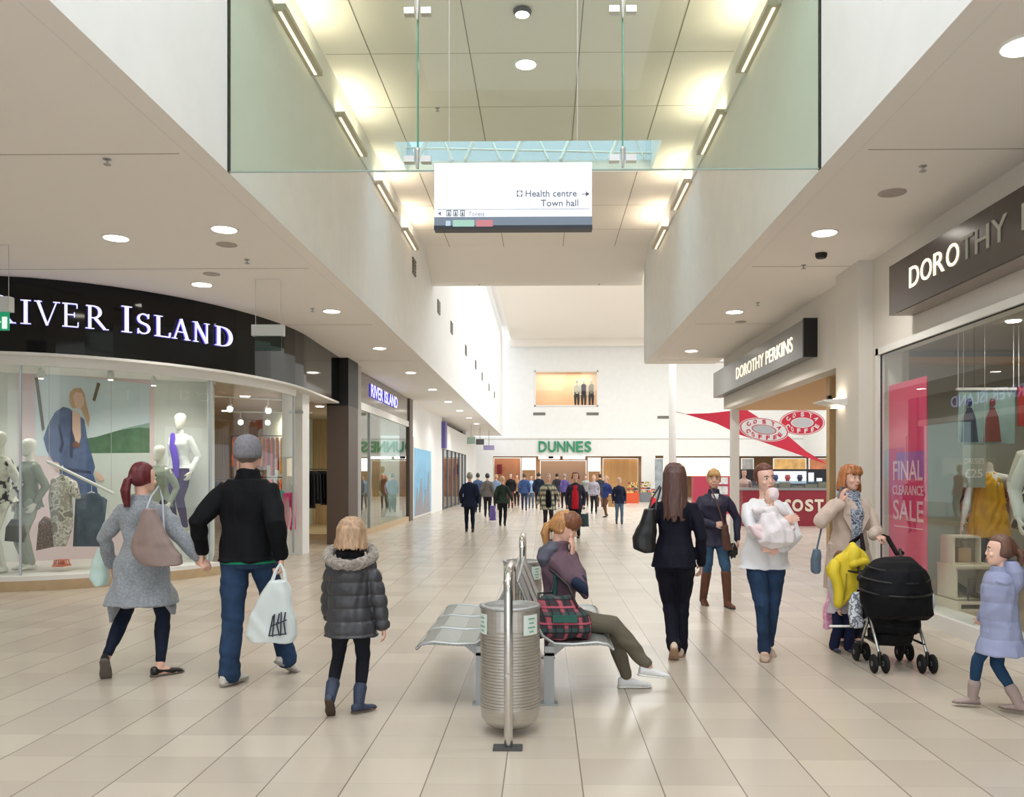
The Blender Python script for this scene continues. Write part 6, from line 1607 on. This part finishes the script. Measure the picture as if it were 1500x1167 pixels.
# ---------------------------------------------------------------- pushchair
sx, sy = 2.88, 7.12
st = empty('pushchair', (sx, sy, 0), 'black hooded pushchair with double wheels pushed by the woman in the beige coat', 'pushchair')
M_hood = mat('black_canopy_cloth', (12, 13, 17), .75, bump=.15)
M_tyre = mat('rubber_tyre', (34, 33, 33), .8); M_hub = mat('grey_hub', (92, 92, 92), .4, .4); M_alu = mat('silver_tube', (206, 206, 204), .3, .9)
wh = [(2.69, 6.93), (3.07, 6.93), (2.715, 7.4), (3.083, 7.4)]
for x, y in wh:
    for s in (-1, 1):
        cx_ = x+s*.045
        w_ = MB().lathe((cx_-.016, y, .076), [(.045, 0), (.066, .002), (.076, .01), (.076, .022), (.066, .03), (.045, .032)], 24, axis=(1, 0, 0)).build('wheel', M_tyre, st, smooth=True)
        b = MB(); b.lathe((cx_-.019, y, .076), [(.02, 0), (.022, .003), (.022, .035), (.02, .038)], 14, axis=(1, 0, 0))
        for q in range(5):
            a = 2*PI*q/5; b.tube([(cx_, y, .076), (cx_, y+.055*math.cos(a), .076+.055*math.sin(a))], .007, 6)
        b.build('hub', M_hub, w_)
    b = MB(); b.tube([(x-.05, y, .076), (x+.05, y, .076)], .01, 8); b.tube([(x, y, .076), (x, y, .16)], [.02, .016], 8); b.build('fork', M_blackm, st, smooth=True)
for i, x in enumerate((2.69, 3.07)):
    MB().tube([(x, 6.93, .14), (x+.005, 7.25, .58)], .0125, 10).build('front_tube', M_alu, st, smooth=True)
    MB().tube([(wh[2+i][0], 7.4, .14), (x+.005, 7.15, .45)], .0125, 10).build('rear_tube', M_alu, st, smooth=True)
    xo = (2.83, 3.155)[i]
    MB().tube([(x+.005, 7.22, .55), (x+.03, 7.5, .82), (xo-.0, 7.66, .93)], .014, 10).build('push_tube', M_blackm, st, smooth=True)
    hp_ = px((1247, 1300)[i], (795, 787)[i], 7.78); hq = px((1262, 1314)[i], (784, 811)[i], 7.72)
    MB().tube([(xo, 7.66, .93), hq, hp_] if i == 0 else [(xo, 7.62, .9), hq, hp_, hp_+V3(-.03, .02, .01)], .021, 10).build('handle', mat('foam_grip', (34, 24, 26), .8), st, smooth=True)
b = MB(); b.tube([(2.69, 7.1, .3), (3.08, 7.1, .3)], .011, 8); b.tube([(2.7, 7.4, .2), (3.08, 7.4, .2)], .011, 8); b.tube([(2.7, 6.98, .22), (2.72, 7.4, .22)], .01, 8); b.tube([(3.07, 6.98, .22), (3.07, 7.4, .22)], .01, 8); b.tube([(2.7, 7.08, .27), (3.08, 7.4, .2)], .009, 8)
b.build('cross_brace', M_blackm, st, smooth=True)
# seat, basket, hood
b = MB(); b.loft([((sx, 7.12, .30), V3(.16, 0, 0), V3(0, .15, 0)), ((sx, 7.12, .36), V3(.19, 0, 0), V3(0, .2, 0)), ((sx, 7.14, .45), V3(.2, 0, 0), V3(0, .2, 0)), ((sx, 7.18, .6), V3(.2, 0, 0), V3(0, .16, 0))], 20, pw=.7)
remesh(b.build('seat', M_hood, st, smooth=True), .009, 2, folds(.006, seed=21))
b = MB(); b.loft([((sx, 7.2, .19), V3(.13, 0, 0), V3(0, .14, 0)), ((sx, 7.2, .22), V3(.16, 0, 0), V3(0, .18, 0)), ((sx, 7.2, .29), V3(.17, 0, 0), V3(0, .19, 0))], 20, pw=.7)
bas = b.build('basket', mat('black_mesh', (26, 25, 27), .9, bump=.4), st, smooth=True); remesh(bas, .009, 2, folds(.008, seed=22))
b = MB(); b.ell((sx+.08, 7.04, .345), V3(.1, 0, 0), V3(0, .05, 0), V3(0, 0, .028)); b.build('rolled_cloth', mat('pale_roll', (206, 196, 190), .8), bas, smooth=True)
cx2 = sx-.03
b = MB()
b.loft([((cx2+.02, 7.0, .43), V3(.235, 0, 0), V3(0, .13, 0)), ((cx2+.02, 6.98, .47), V3(.27, 0, 0), V3(0, .17, 0)), ((cx2+.01, 7.0, .56), V3(.272, 0, 0), V3(0, .22, 0)), ((cx2, 7.03, .66), V3(.275, 0, 0), V3(0, .25, 0)), ((cx2+.005, 7.05, .74), V3(.268, 0, 0), V3(0, .25, 0)), ((cx2+.02, 7.07, .82), V3(.235, 0, 0), V3(0, .22, 0)), ((cx2+.035, 7.09, .88), V3(.17, 0, 0), V3(0, .16, 0)), ((cx2+.045, 7.1, .915), V3(.09, 0, 0), V3(0, .09, 0))], 28, pw=.96)
hd = b.build('hood', M_hood, st, smooth=True); remesh(hd, .009, 3, folds(.006, .8, (1, 1, 1), 23))
for z, w, yy, dp in ((.66, .279, 7.03, .252), (.76, .268, 7.055, .247), (.845, .218, 7.08, .205)):
    pts = [(cx2+.005+w*math.cos(a)*1.0, yy-dp*math.sin(a), z-.03*math.sin(a)) for a in [PI*i/20 for i in range(21)]]
    MB().tube(pts, .009, 8).build('hood_rib', M_blackm, hd, smooth=True)
MB().ell((sx-.23, 7.12, .735), V3(.07, 0, 0), V3(0, .07, 0), V3(0, 0, .05)).build('headrest_pad', mat('charcoal_pad', (48, 46, 50), .9), st, smooth=True)
MB().ell((sx+.285, 7.1, .56), V3(.03, 0, 0), V3(0, .08, 0), V3(0, 0, .09)).build('side_lining', mat('pale_lining', (206, 212, 220), .8), st, smooth=True)
# yellow coat, bags, patterned blanket hung on it
def cloth(name, label, cat, pts, Y, m, th=.12, seed=1, amp=.01, group=None):
    o = hanging(name, label, cat, pts, Y, m, group, th)
    for ch in o.children:
        if ch.name.startswith('cloth'): remesh(ch, .009, 2, folds(amp, 1.2, (1, 1, .4), seed))
    return o
cloth('raincoat', 'bright yellow hooded raincoat hung over the left handle of the pushchair', 'coat', [(1249, 797), (1262, 808), (1273, 822), (1273, 831), (1264, 836), (1257, 843), (1254, 856), (1250, 868), (1240, 876), (1233, 884), (1225, 881), (1226, 862), (1228, 848), (1216, 843), (1213, 833), (1223, 820), (1238, 808)], 7.58, mat('yellow_raincoat', (228, 202, 48), .6, bump=.1), .14, 31, .012)
rc = [o for o in bpy.data.objects if o.name == 'raincoat'][0]
yr = MATS['yellow_raincoat']
b = MB(); b.ell(px(1249, 812, 7.52), V3(.075, 0, 0), V3(0, .06, 0), V3(0, 0, .085)); b.ell(px(1258, 824, 7.5), V3(.085, 0, 0), V3(0, .05, 0), V3(.02, 0, .05))
remesh(b.build('hood', yr, rc, smooth=True), .008, 2, folds(.008, 1.2, seed=35))
MB().tube([px(1223, 826, 7.52), px(1220, 838, 7.5), px(1226, 850, 7.5), px(1229, 866, 7.5), px(1228, 884, 7.5)], [.05, .055, .045, .045, .04], 12).build('sleeve', yr, rc, smooth=True)
MB().tube([px(1243, 836, 7.47), px(1255, 838, 7.46), px(1265, 835, 7.47)], [.008, .013, .006], 8).build('painted_shade', mat('hood_opening_shade', (50, 48, 30), .8), rc, smooth=True)  # dark strip stands in for the shade in the hood opening
MB().tube([px(1240, 840, 7.48), px(1239, 862, 7.48), px(1236, 878, 7.48)], .006, 6).build('zip', mat('olive_zip', (150, 140, 40), .6), rc, smooth=True)
cloth('carrier_bag', 'pink patterned bag hanging between the toddler and the woman in the beige coat', 'bag', [(1217, 848), (1223, 852), (1222, 880), (1219, 920), (1207, 922), (1206, 900), (1213, 870)], 7.85, multi('pink_print', [(236, 150, 190), (250, 190, 214), (226, 120, 170), (244, 206, 220)], 50), .08, 32)
cloth('blanket', 'pale zebra patterned blanket tucked at the left side of the pushchair', 'blanket', [(1250, 868), (1260, 866), (1261, 890), (1260, 917), (1249, 919), (1243, 900), (1243, 880)], 7.3, multi('zebra_print', [(206, 214, 226), (226, 230, 236), (120, 124, 134), (216, 220, 230)], 22), .1, 33)
tr = empty('buggy_tray', px(1234, 918, 7.45), 'slim white bar with pale tray in front of the toddler beside the pushchair', 'tray')
a = px(1216, 917, 7.45); c = px(1252, 917, 7.45); MB().tube([a, c], .011, 8).build('bar', M_trimw, tr, smooth=True)
MB().tube([c, (2.72, 7.3, .37)], .009, 8).build('clamp_arm', M_trimw, tr)

# ---------------------------------------------------------------- mannequins
def mannequin(label, loc, H, yaw, top, bot, hem=-.1, skirt=None, group=None, vox=.012, headless=False, lh=None, rh=None, flare=.02, sleeves=True, legs=True, **kw):
    g = person(label, loc, H=H, yaw=yaw, name='mannequin', cat='mannequin', group=group, vox=vox, detail=1, skin=M_man, face=False, headless=headless, lh=lh, rh=rh, **kw)
    if top: upper(g, top, hem=hem, off=.014, flare=flare, name='top', arms=sleeves, length=.9)
    if skirt: skirtcoat(g, top, skirt, name='skirt', flare=.05)
    if bot: trousers(g, bot, end=.97)
    return g
X = lambda p_, Y: px(p_, 0, Y).x
gm = mannequin('white mannequin in sage green jacket and trousers at the left of the curved window', (X(42, 12.6), 12.6, .2), 1.92, PI-.55, mat('sage_jacket', (146, 152, 138), .85), mat('sage_trousers', (172, 176, 164), .85))
b = MB(); b.prism([gm.T(-.06, .155, .42), gm.T(.06, .155, .42), gm.T(.08, .15, .1), gm.T(-.08, .15, .1)], gm.F*.02); b.build('vest', mat('navy_vest', (34, 38, 60), .8), gm.root)
for z in (.14, .22): 
    b = MB(); b.tube([gm.T(-.08, .178, z+.07), gm.T(0, .182, z), gm.T(.08, .178, z+.07)], .01, 6); b.build('chevron', M_trimw, gm.root)
gm = mannequin('white mannequin in white shirt and violet scarf on a plinth in the curved window', (X(264, 14.35), 14.35, .64), 1.98, PI-.3, mat('white_shirt', (232, 232, 230), .8), mat('plum_trousers', (66, 44, 92), .8), hem=.0)
b = MB(); b.tube([gm.T(.03, .12, .48), gm.T(-.01, .16, .3), gm.T(-.05, .15, .1), gm.T(-.06, .15, -.1)], [.04, .06, .06, .05], 10, flat=.35); b.build('scarf', mat('violet_scarf', (96, 60, 190), .8), gm.root, smooth=True)
tag(MB().box(X(264, 14.35)-.28, X(264, 14.35)+.25, 14.12, 14.55, .2, .64).build('plinth', M_trimw), 'white display plinth under the mannequin with violet scarf in the curved window', 'plinth')
mannequin('white mannequin in grey green outfit behind the head of the woman in grey cardigan', (X(233, 13.75), 13.75, .2), 1.86, PI-.3, mat('lichen_top', (150, 156, 140), .85), G1)
mannequin('white mannequin in ivory dress cut off by the left edge of the view', (X(-2, 12.15), 12.15, .2), 2.0, PI-.4, multi('ivory_print', [(226, 222, 208), (232, 228, 216), (210, 206, 190), (40, 38, 40)], 9), None, skirt=1.0)
for i, (p_, Y, t_, b_, h_, l) in enumerate(((531, 24.3, mat('ink_jacket', (36, 40, 52), .8), mat('ink_trousers', (36, 44, 60), .8), 1.85, 'mannequin in dark jacket and trousers, nearest in the straight shop window'), (550, 26.2, multi('cream_check', [(210, 190, 170), (140, 60, 60), (226, 214, 196), (60, 50, 60)], 10), G1, 1.85, 'mannequin in cream and red patterned top, second in the straight shop window'), (567, 28.3, mat('coral_dress', (226, 120, 90), .8), G3, 1.8, 'mannequin in coral top, farthest in the straight shop window'))):
    mannequin(l, (-5.35, Y, .14), h_, -PI/2-.4, t_, b_, vox=.02)
# right window
yo = mat('mustard_top', (218, 164, 44), .8)
gm = mannequin('headless white mannequin in pleated mustard top and navy jeans behind the right window', (5.12, 9.98, .14), 1.8, PI-.5, None, mat('ink_jeans', (30, 50, 86), .8), hem=-.12, flare=.07, headless=True, sleeves=False, lh=(.3, .05, .95), rh=(-.34, -.05, .8))
b = MB(); b.loft([(gm.T(0, 0, -.22), gm.R*.235, gm.F*.19), (gm.T(0, 0, -.02), gm.R*.205, gm.F*.165), (gm.T(0, 0, .2), gm.R*.17, gm.F*.14), (gm.T(0, .01, .36), gm.R*.15, gm.F*.13), (gm.T(0, 0, .44), gm.R*.1, gm.F*.085), (gm.T(0, -.005, .49), gm.R*.055, gm.F*.055)], 28)
remesh(b.build('pleated_top', yo, gm.root, smooth=True), .01, 2, folds(.012, 1.6, (1, 1, .06), 61))
mannequin('headless white mannequin in dark floral dress, right of the mustard topped one', (5.0, 8.72, .3), 1.9, PI-.4, multi('dark_floral', [(34, 36, 58), (210, 200, 180), (40, 46, 70), (120, 110, 50), (60, 40, 50)], 11), None, skirt=.75, headless=True, sleeves=False)
mannequin('white draped mannequin torso at the right edge of the right shop window', (4.65, 7.95, .14), 2.05, PI-.4, mat('white_drape', (226, 226, 220), .8), mat('white_drape2', (226, 226, 220), .8), headless=True)
mannequin('mannequin in red and dark printed dress behind the price panel in the right window', (5.55, 10.9, .14), 1.75, PI-.5, multi('red_floral', [(60, 34, 40), (190, 70, 50), (70, 40, 50), (120, 60, 60)], 12), None, skirt=.8, headless=True)

# ---------------------------------------------------------------- people farther down the mall
SK2 = [M_skin, M_skinp]
def far(label, xp, yf, H, yaw, topc, botc, hairc, hem=-.12, skirt=None, style='short', L=.12, stride=.12, lh=None, rh=None, vox=None, male=False, topm=None, skin=0, group=None, collar=.03):
    Y = 1988/(yf-697.0); x = px(xp, 0, Y).x
    v = vox or (.011 if Y < 30 else .018)
    f_ = frm(yaw)[1]; r_ = frm(yaw)[0]; k = H/1.7
    lf = tuple(-r_*.09*k+f_*stride)[:2]+(.08*k, yaw, 0); rf = tuple(r_*.09*k-f_*stride)[:2]+(.1*k, yaw, .3)
    g = person(label, (x, Y, 0), H=H, yaw=yaw, male=male, lf=lf, rf=rf, lh=lh, rh=rh, vox=v, detail=(2 if Y < 29 else (1 if Y < 36 else 0)), skin=SK2[skin], face=Y < 29, group=group)
    tm = topm or mat(topc[0], topc[1], .85)
    upper(g, tm, hem=hem, off=.03, flare=.02, sl=(.072, .062, .048), name='coat' if skirt else 'jacket', collar=collar, colr=.07)
    if skirt: skirtcoat(g, tm, skirt, off=.03, flare=.05)
    trousers(g, mat(botc[0], botc[1], .85), end=1.0); shoes(g, mat('dark_shoe', (40, 36, 36), .6), 'trainer')
    hair(g, strands(hairc[0], hairc[1]), style, L=L, n=26, seed=int(xp))
    return g
gr_, br_, bk_, bl_, au_ = ('grey_hair', (150, 142, 136)), ('brown_hair', (86, 62, 48)), ('black_hair', (40, 34, 32)), ('blond_hair', (190, 158, 118)), ('auburn_hair', (122, 70, 44))
far('person in long dark navy coat walking away along the left shopfronts', 688, 779, 1.66, .1, ('deep_navy_coat', (28, 36, 56)), ('deep_navy_trousers', (24, 30, 46)), gr_, skirt=.72, male=True, stride=.1)
g = far('person in grey brown jacket walking away beyond the navy coat', 714, 757, 1.66, .0, ('mole_jacket', (104, 98, 94)), ('dark_trousers', (40, 38, 44)), bk_)
cloth('carrier_bag', 'violet carrier bag carried beside the person in the dark green coat', 'bag', [(718, 740), (725, 740), (727, 762), (717, 762)], 29.5, mat('violet_plastic', (104, 84, 160), .5), .1, 41)
far('woman in dark green coat and black leggings walking away down the mall', 736, 770, 1.55, -.1, ('bottle_green_coat', (42, 56, 48)), ('black_leg', (32, 34, 40)), bl_, skirt=.72, stride=.06, rh=(.3, .12, .82))
far('man in blue jacket with pale waistband and navy jeans walking away', 768, 747, 1.68, 0, ('mid_blue_jacket', (62, 84, 130)), ('navy_jeans', (54, 66, 96)), br_, male=True, stride=.2)
far('person in very dark coat just right of the man in the blue jacket', 789, 745, 1.72, .1, ('ink_coat', (32, 42, 60)), ('dark_trousers', (40, 38, 44)), bk_, skirt=.8, male=True)
g = far('woman in cream and black checked coat over black, walking towards the bench', 803, 778, 1.62, PI+.05, ('x', (0, 0, 0)), ('charcoal_skirt', (50, 46, 52)), gr_, skirt=.62, topm=plaid('check_coat', [(196, 192, 168), ((50, 56, 50), 1.0, .0, .45, 'z'), ((60, 66, 58), 1.0, .2, .3, 'x')], 7), rh=(-.3, -.05, .8), lh=(.3, -.05, .85))
b = MB(); b.loft([(g.T(0, .13, -.2), g.R*.085, g.F*.05), (g.T(0, .13, .1), g.R*.08, g.F*.04), (g.T(0, .13, .4), g.R*.06, g.F*.03)], 12); b.build('black_dress', C_blk, g.root, smooth=True)
g = far('woman in open dark coat over a bright red top walking towards the viewer', 843, 787, 1.66, PI-.1, ('slate_coat', (50, 50, 66)), ('black_leg', (32, 34, 40)), au_, skirt=.74, style='bob', L=.06, stride=.16)
b = MB(); b.loft([(g.T(0, .14, -.16), g.R*.09, g.F*.05), (g.T(0, .14, .1), g.R*.085, g.F*.04), (g.T(0, .14, .36), g.R*.08, g.F*.035), (g.T(0, .11, .46), g.R*.05, g.F*.03)], 12); b.build('red_top', mat('red_jersey', (206, 38, 54), .8), g.root, smooth=True)
cloth('handbag', 'dark teal bag carried low by the woman in the red top', 'bag', [(851, 752), (861, 752), (863, 771), (849, 771)], 22.3, mat('teal_leather', (50, 72, 80), .5), .12, 42)
far('person in pale lilac grey coat far away right of the red top', 870, 752, 1.6, PI, ('lilac_grey_coat', (170, 164, 176)), ('dark_trousers', (40, 38, 44)), bl_, skirt=.8)
far('person in blue jacket with tan bag beside the navy coated woman facing the viewer', 888, 757, 1.55, PI-.8, ('royal_jacket', (50, 64, 120)), ('brown_trousers', (110, 80, 64)), bl_)
cloth('shoulder_bag', 'tan shoulder bag beside the person in the blue jacket far down the mall', 'bag', [(892, 724), (901, 724), (902, 742), (891, 742)], 32.4, mat('tan_leather', (190, 146, 96), .6), .12, 43)
far('woman in navy coat, pale jeans and boots walking towards the viewer far right', 907, 767, 1.5, PI, ('navy_wool', (34, 40, 62)), ('pale_jeans', (92, 112, 134)), bl_, skirt=.68, stride=.08)
for xp, yf, H, yaw, tc, bc_, hc, l in ((700, 750, 1.68, 0, ('steel_blue', (74, 92, 124)), ('dark_trousers', (40, 38, 44)), bk_, 'person in steel blue just right of the long navy coat'),
        (727, 746, 1.62, 0, ('air_blue', (130, 150, 180)), ('dark_trousers', (40, 38, 44)), bl_, 'person in pale blue partly hidden behind the dark green coat'),
        (748, 744, 1.7, PI, ('pitch_top', (34, 32, 34)), ('maroon_skirt', (96, 56, 56)), br_, 'person in black top and maroon between the green coat and the blue jacket'),
        (757, 741, 1.65, PI, ('tan_jacket', (170, 130, 90)), ('dark_trousers', (40, 38, 44)), bk_, 'person in tan jacket near the left of the far store entrance'),
        (778, 744, 1.6, PI, ('sky_top', (160, 190, 226)), ('pale_jeans', (92, 112, 134)), br_, 'person in sky blue top behind the man in the blue jacket'),
        (816, 742, 1.7, 0, ('graphite_jacket', (54, 52, 58)), ('dark_trousers', (40, 38, 44)), bk_, 'person in graphite jacket behind the checked coat'),
        (827, 744, 1.66, .2, ('purple_jacket', (96, 84, 140)), ('dark_trousers', (40, 38, 44)), gr_, 'person in purple jacket left of the red top'),
        (858, 741, 1.62, PI, ('grey_top', (150, 150, 156)), ('dark_trousers', (40, 38, 44)), br_, 'person in plain grey top far behind the red top'),
        (879, 742, 1.66, 0, ('charcoal_top', (60, 62, 66)), ('brown_trousers', (110, 80, 64)), bk_, 'person in charcoal top far behind the lilac grey coat')):
    far(l, xp, yf, H, yaw, tc, bc_, hc)
# assistant behind the coffee counter, seen beside the woman holding the baby
far('person with dark hair standing at the counter behind the woman holding a baby', 1090, 767, 1.78, PI, ('pale_shirt', (196, 170, 160)), ('dark_trousers', (40, 38, 44)), bk_)
# ================================================================= LIGHT, CAMERA
def area(name, loc, size, size_y, energy, col, rot=(0, 0, 0)):
    l = bpy.data.lights.new(name, 'AREA'); l.shape = 'RECTANGLE'; l.size = size; l.size_y = size_y; l.energy = energy; l.color = col
    o = bpy.data.objects.new(name, l); COL.objects.link(o); o.location = loc; o.rotation_euler = rot; return o
def spot(name, loc, energy, col, ang=150, r=.12, blend=.8):
    l = bpy.data.lights.new(name, 'SPOT'); l.energy = energy; l.color = col; l.spot_size = math.radians(ang); l.spot_blend = blend; l.shadow_soft_size = r
    o = bpy.data.objects.new(name, l); COL.objects.link(o); o.location = loc; return o
w = bpy.data.worlds.new('daylight'); SC.world = w; w.use_nodes = True
bg = w.node_tree.nodes['Background']; bg.inputs[0].default_value = (.86, .93, 1.0, 1); bg.inputs[1].default_value = 1.9
area('rooflight_daylight', (-.2, 2.5, 9.35), 4.2, 9, 290, (.95, .98, 1.0))
area('hall_rooflight', (10, 40, 11.05), 13, 30, 3400, (.9, .96, 1.0))
area('hall_rooflight_nave', (0, 41, 11.0), 4, 30, 850, (.9, .96, 1.0))
area('skylight_daylight', (-.27, 14.6, 8.95), 4, 1.3, 90, (.92, .97, 1.0))
WARM = (1.0, .96, .91)
for x, y in [(-4.88, 9.72), (-4.85, 12.1), (-3.52, 9.4), (-3.5, 14.1), (-3.5, 18.2), (-3.5, 22.5), (-3.5, 26.9), (-3.5, 31.3), (-3.5, 35.6), (-3.5, 42), (-3.5, 4.9), (-5.0, 4.9), (3.03, 5.47), (3.13, 9.64), (3.15, 14.26), (3.2, 18.7), (3.1, 1.4)]:
    spot('downlight_beam', (x, y, CH-.05), 65 if (x < 0 and y < 10) else 115, WARM)
for x, y, z in ((-.24, 11.3, VC-.05), (-.25, 9.98, VC-.1)): spot('downlight_beam', (x, y, z), 90, WARM, 90)
for s, X in ((-1, XL+.09), (1, XR-.09)):
    for y in [9.65, 12.3, 15.0, 17.7]:
        o = area('uplighter_beam', (X, y, 6.53), .08, 1.35, 6.5, (1, .88, .7), (PI, 0, 0))
for x, y, e in ((-6.3, 18.0, 70), (-7.6, 18.6, 60), (-6.6, 22.6, 90), (-8.2, 22.0, 80), (-9.4, 19.5, 50)): spot('shop_lamp_beam', (x, y, 3.2), e, (1, .86, .66), 160)
for x, y in ((-7.9, 12.6), (-6.6, 13.3), (-6.0, 14.0)): spot('window_lamp_beam', (x, y, 3.1), 55, (1, .97, .92), 150)
for y in (23, 28): spot('window_lamp_beam', (-5.6, y, 3.4), 60, (1, .96, .9), 160)
for x, y in ((5.2, 9.6), (6.2, 10.6), (5.1, 7.4), (7.2, 9.4)): spot('window_lamp_beam', (x, y, 3.25), 40, (1, .95, .86), 150)
spot('entrance_lamp_beam', (6, 15.5, 3.1), 0.1, WARM, 160)
area('store_light', (2, 63, 3.05), 12, 4, 420, (1, .95, .88))
area('upper_room_light', (1.5, YF+1.5, 9.05), 4, 1.5, 120, (1, .88, .74))
cam = bpy.data.cameras.new('camera'); co = bpy.data.objects.new('camera', cam); COL.objects.link(co)
co.location = (0, 0, EYE); co.rotation_euler = (PI/2, 0, YAW)
cam.sensor_width = 36; cam.sensor_fit = 'HORIZONTAL'; cam.lens = 36*F/1500
cam.shift_x = (750-777.2)/1500; cam.shift_y = (697-583.5)/1500
cam.clip_start = .05; cam.clip_end = 300
SC.camera = co
SC.view_settings.view_transform = 'Standard'; SC.view_settings.look = 'None'; SC.view_settings.gamma = 1.0
SC.view_settings.use_curve_mapping = False; SC.view_settings.exposure = 0.0
